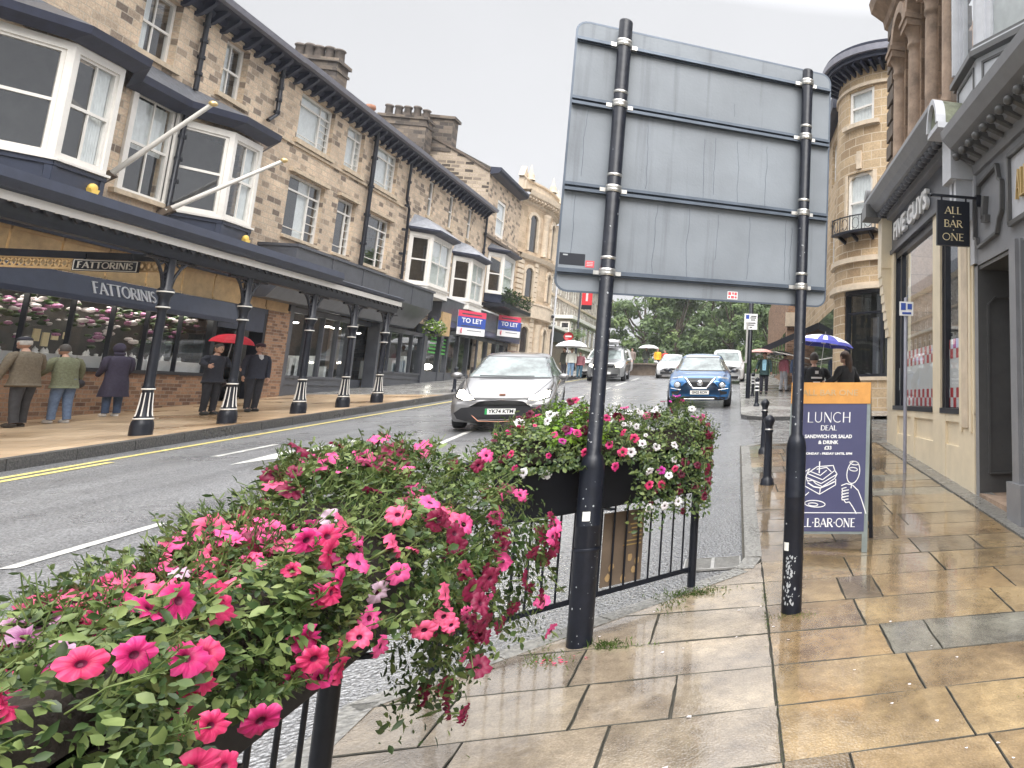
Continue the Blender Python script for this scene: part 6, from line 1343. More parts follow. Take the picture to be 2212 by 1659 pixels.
# ================================================================ PETUNIAS
def leaf(mb, p, d, n, L_, w, mi=0, cup=.15, bend=.15):
    """ovate leaf from p along d, face normal n"""
    s = d.cross(n).normalized(); v = []
    for t, k in ((.0, 0), (.30, .85), (.62, 1.0), (1.0, 0)):
        c = p + d * (L_ * t) - n * (bend * L_ * t * t)
        if k == 0: v.append(c)
        else: v += [c - s * w * k + n * (w * cup), c - n * w * cup * .6, c + s * w * k + n * (w * cup)]
    mb.add(v, [(0, 2, 1), (0, 3, 2), (1, 2, 5, 4), (2, 3, 6, 5), (4, 5, 7), (5, 6, 7)], mi, True)
def flower_mesh(name, pet, thr, seed, rr=.034):
    q = random.Random(seed); m = MB(); N_ = 30; rings = [(.10, -.30), (.22, -.10), (.34, .0), (.62, .05), (.86, .045), (1.0, .0)]; vs = []
    ph = [q.uniform(-.1, .1) for _ in range(5)]; wv = [q.uniform(.6, 1.3) for _ in range(5)]; tilt = q.uniform(-.12, .12)
    for ri, (r, z) in enumerate(rings):
        for j in range(N_):
            a = 2 * math.pi * j / N_; lobe = (abs(math.cos(2.5 * a + .0)) ** .42); k = 1 - .15 * (1 - lobe) * (r ** 2) * 1.5
            ruf = .15 * (r ** 3) * math.sin(5 * a * 2 + seed + ph[int(a / 6.2832 * 5) % 5] * 10) * wv[int(a / 6.2832 * 5) % 5] + .05 * r * r * math.sin(13 * a + seed) + .10 * r ** 3 * math.cos(2 * a + seed)
            vs.append((rr * r * k * math.cos(a), rr * r * k * math.sin(a), rr * (z + ruf + tilt * r * math.cos(a) - .10 * r * r)))
    nr = len(rings)
    for i in range(nr - 1):
        m.add([vs[i * N_ + j] for j in range(N_)] + [vs[(i + 1) * N_ + j] for j in range(N_)], [(j, (j + 1) % N_, N_ + (j + 1) % N_, N_ + j) for j in range(N_)], 1 if i < 1 else 0, True)
    m.lathe((0, 0, -rr * .29), [(rr * .11, 0), (0, -.0005)], 8, 1); m.tube([(0, 0, -rr * .34), (0, 0, -rr * .8), (rr * .1, 0, -rr * 1.5)], [rr * .12, rr * .09, rr * .05], 6, 2)
    for k in range(5): a = k * 1.256; m.add([(0, 0, -rr * 1.3), (rr * .12 * math.cos(a) - rr * .06 * math.sin(a), rr * .12 * math.sin(a) + rr * .06 * math.cos(a), -rr * 1.0), (rr * .26 * math.cos(a), rr * .26 * math.sin(a), -rr * .62), (rr * .12 * math.cos(a) + rr * .06 * math.sin(a), rr * .12 * math.sin(a) - rr * .06 * math.cos(a), -rr * 1.0)], [(0, 1, 2, 3)], 2)
    me = m.build('flower', [pet, thr, 'petunia_leaf']); d = me.data; bpy.data.objects.remove(me)
    # weld the rings so the petals shade smoothly
    bm = bmesh.new(); bm.from_mesh(d); bmesh.ops.remove_doubles(bm, verts=bm.verts, dist=1e-6); bm.to_mesh(d); bm.free(); d.name = name; return d
FM = {}
for kind, pet, thr in (('pink', 'pet_pink', 'throat'), ('coral', 'pet_coral', 'throat'), ('maroon', 'pet_maroon', 'throat'), ('white', 'pet_white', 'throat_pale'), ('magenta', 'pet_magenta', 'throat'), ('mauve', 'pet_mauve', 'throat')):
    FM[kind] = [flower_mesh('flower_' + kind, pet, thr, 5 * i + len(kind)) for i in range(4)]
CAM = Vector((0, 0, 1.6))
def bed(A, B, zb, H, Wd, nleaf, nfl, kinds, label, seed, ls=1.0, side=1, trail=10, lime=None, fsz=(.85, 1.2), over=.12, pick=None, amax=1.5, drop=None, grow=0, near=1):
    q = random.Random(seed); A = Vector(A + (0,)); B = Vector(B + (0,)); u = (B - A).normalized(); ln = (B - A).length; n = Vector((u.y, -u.x, 0))
    if n.dot(Vector((1, -1, 0))) < 0: n = -n                 # n points to the footway
    t = thing('petunia_bed', (A.x, A.y, gz(A.y) + zb), label, 'flowers', group='petunias in the railing troughs')
    ph = [q.uniform(0, 6.28) for _ in range(8)]
    def lump(s, a): return 1 + .13 * math.sin(s * 7 + ph[0]) * math.cos(a * 2 + ph[1]) + .10 * math.sin(s * 15 + a * 3 + ph[2]) + .06 * math.sin(s * 31 + a * 7 + ph[3])
    def pt(s, a, r):
        Wk = Wd * (1 if a > 0 else (.85 if near == 1 else .68)) + (grow * max(0, s) if a > 0 else 0)
        """s along the trough, a angle from the vertical (+ = footway side), r share of the radius"""
        e_ = min(1, max(0.05, (s + over) / .22), max(.05, (ln + over - s) / .22)) ** .5; k = lump(s, a) * r * e_ * ((near + (1 - near) * min(1, max(0, (s - .25) / 1.0))) if a < .7 else 1)
        y = A.y + u.y * s; base = gz(y) - gz(A.y)
        if abs(a) <= math.pi / 2: z = math.cos(a) * H * k
        else: z = math.cos(a) * H * .95 * r
        return Vector((u.x * s, u.y * s, base + z)) + n * (math.sin(a) * Wk * k)
    def nrm(s, a): return (n * math.sin(a) / Wd + Vector((0, 0, math.cos(a) / H)) + u * ((s / ln - .5) * 1.2)).normalized()
    def rs(): return q.uniform(-over, ln + over)
    def ra(): 
        x = q.gauss(.2, .8); return max(-1.6, min(amax, x))
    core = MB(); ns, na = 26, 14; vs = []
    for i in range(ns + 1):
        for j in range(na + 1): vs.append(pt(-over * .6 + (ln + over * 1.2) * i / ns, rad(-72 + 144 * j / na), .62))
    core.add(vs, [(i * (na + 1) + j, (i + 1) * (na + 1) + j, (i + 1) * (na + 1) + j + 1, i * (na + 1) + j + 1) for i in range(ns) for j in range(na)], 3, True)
    m = core
    for k in range(nleaf):
        s, a = rs() if near == 1 or q.random() < .6 else q.uniform(-over, .8), ra()
        dn = 0
        if drop and drop(s) and q.random() < .42: a = q.uniform(1.25, 1.7); dn = .36 * q.random() ** 1.3
        r = .70 + .33 * q.random() ** .8; p = pt(s, a, r); N0 = nrm(s, a); p.z -= dn
        nn = (N0 + Vector((q.gauss(0, .45), q.gauss(0, .45), q.gauss(.35, .4)))).normalized(); d = nn.cross(Vector((q.gauss(0, 1), q.gauss(0, 1), q.gauss(0, 1)))).normalized(); d = (d + N0 * q.uniform(0, .7)).normalized(); nn = (nn - d * nn.dot(d)).normalized(); L_ = (.013 + .027 * q.random() ** 1.8) * ls
        m_i = 1 if q.random() < .35 + (.25 if a > 1.1 else 0) else 0
        if lime and lime[0] < s < lime[1] and -.6 < a < 1.0 and q.random() < .7: m_i = 2; L_ *= 1.15
        leaf(m, p, d, nn, L_, L_ * q.uniform(.19, .31), m_i, bend=q.uniform(.05, .4))
    # shoots: stems standing out with whorls of small leaves and buds
    for k in range(int(nleaf / 24)):
        s, a = rs(), max(-1.5, min(1.6, q.gauss(.0, .8))); p = pt(s, a, .85); N0 = (nrm(s, a) + Vector((q.gauss(0, .4), q.gauss(0, .4), q.uniform(0, .6)))).normalized(); h = q.uniform(.05, .13) * (.7 + .3 * ls); e_ = p + N0 * h; mid = (p + e_) / 2 + Vector((q.gauss(0, .01), q.gauss(0, .01), .01)); m.tube([p, mid, e_], [.0016, .0014, .001], 4, 0, caps=False)
        for j in range(9):
            tt = q.uniform(.35, 1); c = p + (e_ - p) * tt; d = (N0 * .6 + Vector((q.gauss(0, 1), q.gauss(0, 1), q.gauss(0, 1))).normalized()).normalized(); nn = d.orthogonal().normalized(); L_ = q.uniform(.012, .026) * ls; leaf(m, c, d, nn, L_, L_ * .24, 0 if q.random() < .7 else 1)
    for k in range(trail):  # trailing shoots over the footway side
        s = q.uniform(0, ln + over * .5)
        if drop and not drop(s): continue
        a = 1.5; p = pt(s, a, .95); pts = [p]
        for j in range(7): p = p + Vector((n.x * .012 + q.gauss(0, .014), n.y * .012 + q.gauss(0, .014), -q.uniform(.02, .045))); pts.append(p)
        m.tube(pts, .0015, 4, 0, caps=False)
        for pp in pts[1:]:
            for j in range(5): d = Vector((q.gauss(0, 1), q.gauss(0, 1), q.gauss(-.3, .6))).normalized(); L_ = q.uniform(.02, .036) * ls; leaf(m, pp, d, d.orthogonal().normalized(), L_, L_ * .32, 1 if q.random() < .5 else 0)
    m.build('foliage', ['petunia_leaf', 'petunia_leaf_dark', 'lime_leaf', 'soil'], t)
    # flowers
    tot = sum(w for _, w in kinds); placed = []; tries = 0; fl = []; rest = []
    while len(placed) < nfl and tries < nfl * 60:
        tries += 1
        s = rs() if near == 1 or q.random() < .6 else q.uniform(.15, 1.0); a = max(-1.3, min(amax + .1, q.gauss(.45, .75) if q.random() < .6 else q.uniform(-1.1, .4)))
        dn = 0
        if drop and drop(s) and q.random() < .33: a = q.uniform(1.3, 1.7); dn = .32 * q.random()
        p = pt(s, a, q.uniform(.98, 1.12)); p.z -= dn; N0 = nrm(s, a); world = p + t.location; v = (CAM - world).normalized()
        if N0.dot(v) < -.35: continue
        if any((p - o).length < .043 for o in placed) and q.random() < .8: continue
        placed.append(p); kd = None
        if pick: kd = pick(s, a, q)
        if not kd:
            x = q.uniform(0, tot)
            for kk, w in kinds:
                x -= w
                if x <= 0: kd = kk; break
        me_ = FM[kd or kinds[0][0]][q.randrange(4)]; f = (N0 * 1.0 + v * q.uniform(.1, .8) + Vector((q.gauss(0, .55), q.gauss(0, .55), q.gauss(0, .4)))).normalized(); sc = q.uniform(*fsz)
        if q.random() < .12: sc *= .55
        fl.append(((CAM - world).length, me_, f.to_track_quat('Z', 'Y') @ Matrix.Rotation(q.uniform(0, 6.28), 4, 'Z').to_quaternion(), p, (sc, sc * q.uniform(.82, 1), sc * q.uniform(.8, 1.6))))
    fl.sort(key=lambda a: a[0])
    for i, (_, me_, rq, p, s3) in enumerate(fl):
        o = bpy.data.objects.new('flower', me_); o.rotation_mode = 'QUATERNION'; o.rotation_quaternion = rq; o.location = p; o.scale = s3
        if i < 100: link(o, t)
        else: rest.append(o)
    if rest:
        bm = bmesh.new(); ms = []
        for o in rest:
            for s_ in o.data.materials:
                if s_ not in ms: ms.append(s_)
            k0 = len(bm.faces); c_ = o.data.copy(); c_.transform(Matrix.LocRotScale(o.location, o.rotation_quaternion, o.scale)); bm.from_mesh(c_); bm.faces.ensure_lookup_table()
            for fc in bm.faces[k0:]: fc.material_index = ms.index(o.data.materials[fc.material_index])
        me = bpy.data.meshes.new('flowers'); bm.to_mesh(me); bm.free(); [me.materials.append(M['petal_maroon'] if 0 else x) for x in ms]; tag(link(bpy.data.objects.new('flowers', me), t), kind='stuff')
    return t
def pk1(s, a, q):
    if s > .95 and a > 1.2: return 'maroon' if q.random() < .8 else 'pink'
    if s < .95: return q.choice(['pink', 'pink', 'coral', 'coral', 'pink', 'coral', 'coral', 'pink', 'maroon', 'mauve'])
    if q.random() < .15: return 'maroon'
    return None
bed((-1.16, 1.30), (-1.18, 3.05), .91, .32, .31, 31000, 340, [('pink', 30), ('coral', 20), ('maroon', 42), ('mauve', 3)], 'near mound of bright pink and dark maroon petunias filling the lower left', 3, ls=1.0, fsz=(.75, 1.1), over=.16, trail=16, pick=pk1, amax=1.5, drop=lambda s: s > .98 or s < .2, grow=.10, near=.40)
bed((-.26, 5.16), (-1.24, 4.38), .91, .30, .29, 10500, 135, [('white', 26), ('pink', 18), ('coral', 16), ('maroon', 26), ('magenta', 14)], 'farther mound of white, pink, magenta and maroon petunias behind the left sign post', 8, ls=1.0, fsz=(.62, .92), over=.10, trail=3, amax=1.45, drop=lambda s: s < .62, lime=(.72, 1.1), pick=lambda s, a, q: ('maroon' if (s < .3 and a > .6) else ('white' if .3 < s < .7 and q.random() < .5 else None)))

# weeds and moss in the joints, fallen petals
def tufts(pts, label, seed, mt='grass_green'):
    q = random.Random(seed); m = MB()
    for (x, y, n_, sp, h) in pts:
        for k in range(n_):
            px = x + q.gauss(0, sp[0]); py = y + q.gauss(0, sp[1]); p = Vector((px, py, gz(py) - .002)); d = Vector((q.gauss(0, .8), q.gauss(0, .8), q.uniform(.25, 1))).normalized(); leaf(m, p, d, d.orthogonal().normalized(), h * q.uniform(.5, 1.3), h * .10, 0, bend=.5)
    return tag(m.build('weeds', mt), label, 'weeds', kind='stuff')
tufts([(-.24, 5.12, 240, (.10, .035), .035), (-.34, 4.99, 110, (.05, .09), .03), (-.1, 5.2, 60, (.09, .02), .03), (-.62, 4.37, 130, (.05, .03), .035), (-.52, 4.32, 60, (.10, .01), .025), (-.9, 4.26, 110, (.06, .05), .03), (-.93, 4.5, 60, (.03, .08), .025), (.40, 4.58, 130, (.07, .03), .018), (.24, 4.5, 90, (.012, .12), .016), (.24, 5.0, 90, (.01, .15), .014), (.24, 3.6, 70, (.006, .2), .010), (.24, 3.0, 90, (.006, .3), .010), (-.95, 2.9, 90, (.05, .25), .018), (-1.3, 2.3, 90, (.05, .3), .03), (1.35, 3.2, 25, (.008, .06), .010), (1.6, 2.9, 60, (.01, .1), .012), (.9, 3.06, 60, (.3, .005), .008), (-.4, 3.92, 60, (.35, .005), .008)], 'green weeds and moss sprouting in the paving joints around the posts', 4)
m = MB(); q = random.Random(9)
for x, y, sp, n_ in ((-.84, 4.22, .06, 16), (-.3, 4.9, .2, 5), (1.1, 3.3, .9, 9), (.6, 2.8, .5, 9), (.9, 4.2, .9, 14), (1.2, 2.4, .9, 10)):
    for k in range(n_):
        px, py = x + q.gauss(0, sp), y + q.gauss(0, sp * .6); s = q.uniform(.006, .016); a = q.uniform(0, 3); m.add([(px + s * math.cos(a + t) * q.uniform(.6, 1), py + s * .6 * math.sin(a + t), gz(py) + .004 + q.uniform(0, .004)) for t in (0, 1.2, 2.5, 3.8, 5)], [(0, 1, 2, 3, 4)], 0 if x < -.5 else 1)
tag(m.build('petals', ['petal_coral', 'petal_white']), 'small fallen petals and specks scattered on the wet flags', 'petals', kind='stuff')
# drain grate
dg = thing('drain_grate', (-.12, 5.92, gz(5.92) + RD + .006), 'rectangular iron drain grate in the gutter at the kerb corner', 'drain'); m = MB()
for s in range(9): m.box(-.2, -.012, -.13 + s * .03, -.13 + s * .03 + .012, 0, .012); m.box(.012, .2, -.13 + s * .03, -.13 + s * .03 + .012, 0, .012)
m.box(-.21, -.2, -.14, .14, 0, .014); m.box(.2, .21, -.14, .14, 0, .014); m.box(-.012, .012, -.14, .14, 0, .014); m.box(-.21, .21, -.15, -.14, 0, .014); m.box(-.21, .21, .14, .15, 0, .014); m.build('grate', 'steel', dg); dg.rotation_euler = (math.atan(SL), 0, 0); m = MB(); m.box(-.205, .205, -.145, .145, -.003, .001); m.build('pit', 'ink', dg)

# ================================================================ BOLLARDS, POSTS
def bollard(x, y, h, label, dz=0, name='bollard', bands=0, group='cast iron bollards along the right kerb', rings=True):
    t = thing(name, (x, y, gz(y) + dz), label, 'bollard', group=group); k = h / .84; m = MB()
    m.lathe((0, 0, 0), [(.085, -.1), (.085, .02), (.078, .03), (.078, .06), (.06, .075), (.052, .1), (.045, .5 * k), (.043, .62 * k), (.055, .635 * k), (.055, .65 * k), (.043, .66 * k), (.046, .70 * k), (.066, .755 * k), (.07, .77 * k), (.068, .785 * k), (.045, .815 * k), (.02, .835 * k), (0, .84 * k)], 18); m.build('body', 'pole_black', t)
    m = MB(); zs = ([.66 * k] if rings else []) + [h * (.55 + .13 * i) for i in range(bands)]
    for z in zs: r = .050 if not bands else .058; w = .008 if not bands else .022; m.lathe((0, 0, z), [(r - .008, -w), (r, -w * .9), (r, w * .9), (r - .008, w)], 16)
    m.build('white_band', 'bright_white' if bands else 'steel', t); return t
bollard(.41, 9.0, .84, 'nearer black bollard with a flared head on the right kerb'); bollard(.46, 11.75, .86, 'second black bollard, just behind the nearer one')
bollard(.58, 21.2, .84, 'banded black and white bollard on the far corner, beside the parking sign pole', .05, bands=3); bollard(.56, 26.0, .84, 'third banded bollard, farther up the right pavement', .05, bands=3)
bollard(-9.3, 27.6, .86, 'lone black bollard on the left pavement beside the silver car', LP, group='bollards on the left pavement', rings=False)
def pole(x, y, h, r, label, plate=None, dz=0, mt='pole_black', name='sign_pole', cat='sign post'):
    t = thing(name, (x, y, gz(y) + dz), label, cat); m = MB(); m.lathe((0, 0, 0), [(r, -.1), (r, h), (0, h + .01)], 12); m.build('pole', mt, t)
    if plate:
        w, z0, z1, pm = plate; m = MB(); m.box(-w / 2, w / 2, -r - .012, -r, z0, z1); m.build('plate', pm, t)
    return t
t = pole(2.27, 9.55, 2.42, .026, 'slim brown post with a small white parking plate by the cream shopfront', (.20, 2.16, 2.36, 'bright_white'), mt='gutter_paint')
m = MB(); m.box(-.08, -.01, -.042, -.039, 2.24, 2.34); m.box(.015, .08, -.042, -.039, 2.25, 2.33); m.box(-.06, .07, -.042, -.039, 2.18, 2.21); m.build('plate_print', 'board_blue', t)
t = pole(.38, 24.9, 4.6, .075, 'tall black pole with a white parking sign at the far corner', (.44, 2.35, 2.9, 'bright_white'), .05)
m = MB(); m.box(-.17, -.06, -.093, -.088, 2.72, 2.86); m.build('plate_print', 'board_blue', t); m = MB(); [m.box(a, b, -.093, -.088, c, c + .03) for a, b, c in ((0, .18, 2.8), (-.02, .17, 2.74), (0, .14, 2.67), (-.15, .16, 2.56), (-.1, .12, 2.49), (-.03, .05, 2.41))]; m.build('plate_print', 'ink', t); m = MB(); m.box(-.14, -.08, -.12, -.05, 1.2, 2.6); m.build('cable_guard', 'steel', t)
t = pole(-12.0, 59, 6.9, .07, 'black lamp post with a red banner far up on the left', None, .1, name='lamp_post', cat='lamp post'); m = MB(); m.box(.12, .85, -.02, .02, 5.1, 6.6); m.build('banner', 'red_paint', t); m = MB(); m.box(.12, .85, -.022, .022, 4.75, 5.1); m.build('banner_foot', 'black_paint', t); m = MB(); m.box(.4, .55, -.028, -.022, 5.4, 6.4); m.build('banner_print', 'petal_white', t)
m = MB(); q = random.Random(3)
for k in range(260): d = Vector((q.gauss(0, .32), q.gauss(0, .3), q.gauss(0, .16))); s = .09; e_ = Vector((q.gauss(0, 1), q.gauss(0, 1), q.gauss(0, 1))).normalized() * s; f_ = e_.orthogonal().normalized() * s * .6; c = d + Vector((0, -.1, 2.75)); m.add([c - e_, c + f_, c + e_, c - f_], [(0, 1, 2, 3)])
m.build('flower_basket', 'tree_leaf', t)
t = pole(-12.3, 57.6, 2.9, .04, 'small round no-entry sign on a grey pole far up on the left', None, .1, mt='gutter_paint'); m = MB(); m.lathe((0, -.05, 2.55), [(0, .0), (.33, 0), (.33, .02)], 18, tilt=Matrix.Rotation(math.pi / 2, 3, 'X')); m.build('disc', 'red_paint', t); m = MB(); m.box(-.22, .22, -.085, -.075, 2.49, 2.61); m.build('bar', 'bright_white', t)
pole(-12.9, 55.5, 6.2, .06, 'pale grey column standing beside the bank corner', None, .1, mt='pale_grey_paint', name='street_column', cat='post')

# ================================================================ A-BOARD
a = Vector((.42, 6.03, 0)); b = Vector((1.075, 5.83, 0)); au = (b - a).normalized(); an = Vector((au.y, -au.x, 0)); W = (b - a).length
ab = thing('sandwich_board', (.42, 6.03, gz(6.03)), 'tall navy pavement board headed in orange, advertising a lunch deal, behind the right sign post', 'pavement sign')
class Lean(Fr):
    def p(s, u, z, n=0): return Vector((0, 0, 0)) + s.u * u + s.n * (n - z * .10 + .0) + Vector((0, 0, z + -SL * 0 * u))
g = Lean((0, 0, 0), au, an); gb = Lean((0, 0, 0), au, an)
m = MB(); m.fbox(g, 0, .045, .0, 1.36, -.02, .0); m.fbox(g, W - .045, W, -.01, 1.36, -.02, .0); m.fbox(g, .045, W - .045, 1.32, 1.36, -.02, 0); m.fbox(g, .045, W - .045, .13, .16, -.02, 0); m.build('frame', 'aluminium' if 'aluminium' in M else mat('aluminium', (.30, .34, .33), .35, .6, var=.15).name, ab)
m = MB(); m.fbox(g, .03, W - .03, .15, 1.19, -.012, .004); m.build('poster', 'poster_navy', ab); m = MB(); m.fbox(g, .0, W, 1.18, 1.36, -.02, .008); m.build('header', 'orange_board', ab)
m = MB(); m.fbox(g, W - .16, W - .02, .17, 1.3, .004, .0055) if 0 else None
g2_ = Fr((0, 0, 0), au, an); m = MB()
for u in (0.0, W - .035): 
    m.bar(tuple(au * (u + .017) + an * (-.137) + Vector((0, 0, 1.34))), tuple(au * (u + .017) + an * (-.45) + Vector((0, 0, .02))), .035, .02)
m.bar(tuple(an * -.43 + Vector((0, 0, .12))), tuple(au * W + an * -.43 + Vector((0, 0, .12))), .03, .02); m.build('rear_frame', 'black_paint', ab)
m = MB(); P_ = [au * u + an * n + Vector((0, 0, z)) for u, n, z in ((.03, -.16, 1.3), (W - .03, -.16, 1.3), (W - .03, -.42, .16), (.03, -.42, .16))]; m.add(P_, [(0, 1, 2, 3)]); m.build('rear_panel', 'poster_navy', ab)
m = MB(); cU = .335
roman(m, 'LUNCH', g, cU - .19, cU + .19, 1.022, 1.108, .004, .007, serif=False, k=.8); roman(m, 'DEAL', g, cU - .07, cU + .07, .957, .998, .004, .007, k=1.3)
roman(m, 'ALL.BAR.ONE', g, .085, .585, .185, .252, .004, .007, k=1.15); m.fbox(g, .05, W - .05, .292, .298, .004, .006)
m.build('lettering', 'bright_white', ab)
textmesh('SANDWICH OR SALAD', g, cU, .905, .04, .006, 'bright_white', ab, width=.40, bold=.0012); textmesh('& DRINK', g, cU, .857, .04, .006, 'bright_white', ab, width=.17, bold=.0012); textmesh('£33', g, cU, .812, .04, .006, 'bright_white', ab, width=.06, bold=.0012); textmesh('MONDAY - FRIDAY UNTIL 5PM', g, cU, .765, .024, .006, 'bright_white', ab, width=.41, bold=.001)
textmesh('ALL BAR ONE', g, cU, 1.27, .07, .009, 'tan_board', ab, width=.48, bold=.001)
m = MB()
def ink(pts, w=.007):
    for i in range(len(pts) - 1):
        (a, b), (c, d) = pts[i], pts[i + 1]; ln = math.hypot(c - a, d - b) or 1e-6; x, z = -(d - b) / ln * w / 2, (c - a) / ln * w / 2; ex, ez = (c - a) / ln * w * .3, (d - b) / ln * w * .3
        m.fprism(g, [(a + x - ex, b + z - ez), (a - x - ex, b - z - ez), (c - x + ex, d - z + ez), (c + x + ex, d + z + ez)], .004, .0065)
el = lambda cx, cz, rx, rz, r0=0, a0=0, a1=360, k=20: [(cx + rx * math.cos(rad(a0 + (a1 - a0) * i / k)) * math.cos(rad(r0)) - rz * math.sin(rad(a0 + (a1 - a0) * i / k)) * math.sin(rad(r0)), cz + rx * math.cos(rad(a0 + (a1 - a0) * i / k)) * math.sin(rad(r0)) + rz * math.sin(rad(a0 + (a1 - a0) * i / k)) * math.cos(rad(r0))) for i in range(k + 1)]
ink([(.17, .605), (.25, .66), (.385, .67), (.40, .63), (.30, .555), (.17, .605)]); ink([(.17, .605), (.16, .575), (.29, .525), (.42, .60), (.40, .63)]); ink([(.16, .575), (.175, .545), (.22, .55), (.245, .525), (.30, .50), (.40, .565), (.42, .6)]); ink([(.155, .56), (.155, .505), (.28, .44), (.41, .515), (.41, .56)]); ink([(.28, .44), (.285, .49)]); ink([(.18, .53), (.23, .50), (.285, .49), (.35, .515), (.40, .54)], .010); ink([(.27, .61), (.27, .70)], .009)
ink([(.25, .64), (.33, .655), (.37, .62)]); ink([(.2, .62), (.28, .59), (.33, .63)]); ink([(.12, .575), (.10, .62), (.115, .68), (.14, .66), (.15, .62), (.19, .645), (.17, .61)])
ink([(.19, .455), (.15, .42), (.12, .36), (.105, .28)]); ink(el(.245, .365, .085, .026, -4)); ink(el(.23, .36, .04, .012, -4))
ink(el(.555, .615, .052, .09, -10)); ink(el(.56, .69, .036, .014, -10)); ink(el(.555, .64, .034, .014, -8)); ink([(.545, .525), (.54, .49)]); ink([(.46, .51), (.50, .525), (.55, .515), (.60, .47), (.63, .40), (.67, .29)])
for k in range(4): ink([(.50, .495 - k * .024), (.465, .485 - k * .024), (.47, .468 - k * .024), (.52, .475 - k * .024)])
ink([(.48, .40), (.50, .375), (.53, .38), (.56, .34), (.59, .29)])
m.build('drawing', 'bright_white', ab)
# ================================================================ CARS
def carpaint(name, col, met=.3, rough=.28):
    m = mat(name, col, rough, met, var=.04, scale=3, bump=0, coat=1); return name
carpaint('paint_silver', (.22, .215, .215), .6); carpaint('paint_blue', (.012, .12, .32), .35); carpaint('paint_white', (.70, .70, .70), 0); carpaint('paint_grey', (.34, .35, .36), .5); carpaint('paint_dark', (.03, .03, .035), .3)
mat('hivis', (.75, .85, .08), .5)
def cr(p0, p1, p2, p3, t): return .5 * ((2 * p1) + (-p0 + p2) * t + (2 * p0 - 5 * p1 + 4 * p2 - p3) * t * t + (-p0 + 3 * p1 - 3 * p2 + p3) * t ** 3)
def interp(tab, n):
    """centripetal-free catmull through rows of numbers, n samples per span"""
    out = []
    for i in range(len(tab) - 1):
        a = tab[max(i - 1, 0)]; b = tab[i]; c = tab[i + 1]; d = tab[min(i + 2, len(tab) - 1)]
        for k in range(n):
            t = k / n; out.append([cr(a[j], b[j], c[j], d[j], t) * .55 + (b[j] + (c[j] - b[j]) * t) * .45 for j in range(len(b))])
    out.append(list(tab[-1])); return out
def car(label, x, y, rz, st, paint, wheels, wr, feats, L_, lights, name='parked_car', cat='car', group=None, roofmat=None, dz=RD, pitch=None, extras=None):
    """st rows: y, half width, z low, z belt, z top, half width of top"""
    t = thing(name, (x, y, gz(y) + dz), label, cat, group=group); t.rotation_euler = (math.atan(SL) if pitch is None else pitch, 0, rz)
    rows = interp(st, 5); m = MB(); vs = []; K = 0
    for (yy, w, zl, zb, zt, wt) in rows:
        zb = min(zb, zt - .01); dt = min(.10, .55 * (zt - zb))
        sec = [(w * .70, zl), (w * .93, zl + .03), (w * .985, zl + .12), (w, zl + (zb - zl) * .55), (w * .995, zb - .10 * (zb - zl)), (w * .96, zb), (wt + (w * .93 - wt) * .5, zb + (zt - dt - zb) * .5), (wt + .01, zt - dt), (wt * .88, zt - dt * .3), (wt * .55, zt - .0), (0, zt + .012)]
        sec = interp(sec, 2); half = [(a, b) for a, b in sec]; full = [(-a, b) for a, b in half] + [(a, b) for a, b in half[::-1][1:]]
        K = len(full); vs += [(a, yy, b) for a, b in full]
    fs = [(i * K + j, i * K + j + 1, (i + 1) * K + j + 1, (i + 1) * K + j) for i in range(len(rows) - 1) for j in range(K - 1)]
    n = len(rows); fs += [tuple(range(K)), tuple(range((n - 1) * K, n * K))[::-1]]; fs += [(i * K, (i + 1) * K, (i + 1) * K + K - 1, i * K + K - 1) for i in range(n - 1)]
    m.add(vs, fs, 0, True); body = m.build('body', paint, t)
    bv = BVHTree.FromPolygons([Vector(v) for v in vs], fs, all_triangles=False)
    def project(poly, axis, sgn=1, step=.05, off_=.006):
        """flat polygon laid onto the bodywork, as a thin skin of its own"""
        P = [Vector(p) for p in poly]; B = []
        for i in range(len(P)):
            a, b = P[i], P[(i + 1) % len(P)]; k = max(1, int((b - a).length / step)); B += [a + (b - a) * j / k for j in range(k)]
        pts = list(B); x0, x1 = min(p.x for p in P), max(p.x for p in P); y0, y1 = min(p.y for p in P), max(p.y for p in P)
        def inside(q):
            c = False; j = len(P) - 1
            for i in range(len(P)):
                if (P[i].y > q.y) != (P[j].y > q.y) and q.x < (P[j].x - P[i].x) * (q.y - P[i].y) / (P[j].y - P[i].y) + P[i].x: c = not c
                j = i
            return c
        gx = x0 + step / 2
        while gx < x1:
            gy = y0 + step / 2
            while gy < y1:
                q = Vector((gx, gy))
                if inside(q) and min((q - b).length for b in B) > step * .35: pts.append(q)
                gy += step
            gx += step
        r = geometry.delaunay_2d_cdt(pts, [], [list(range(len(B)))], 1, 1e-5); out = []; ok = []
        for p in r[0]:
            if axis == 'y': o, d = Vector((p.x, -3, p.y)), Vector((0, 1, 0))
            elif axis == 'Y': o, d = Vector((p.x, L_ + 3, p.y)), Vector((0, -1, 0))
            else: o, d = Vector((sgn * 3, p.x, p.y)), Vector((-sgn, 0, 0))
            h = bv.ray_cast(o, d)
            if h[0] is None: out.append(Vector((0, 0, 0))); ok.append(False)
            else: nn = h[1] if h[1].dot(d) < 0 else -h[1]; out.append(h[0] + nn * off_); ok.append(True)
        f = [fc for fc in r[2] if all(ok[i] for i in fc)]
        return out, f
    for (nm, mt, axis, poly, both, o_) in feats:
        polys = [poly] + ([[(-a, b) for a, b in poly]] if both and axis in 'yY' else [])
        for pi_, pl_ in enumerate(polys):
            for sg in ((1, -1) if axis == 'x' else (1,)):
                o, f = project(pl_, axis, sg, off_=o_)
                if not f: continue
                q = MB(); q.add(o, f, 0, True); q.build(nm, mt, t)
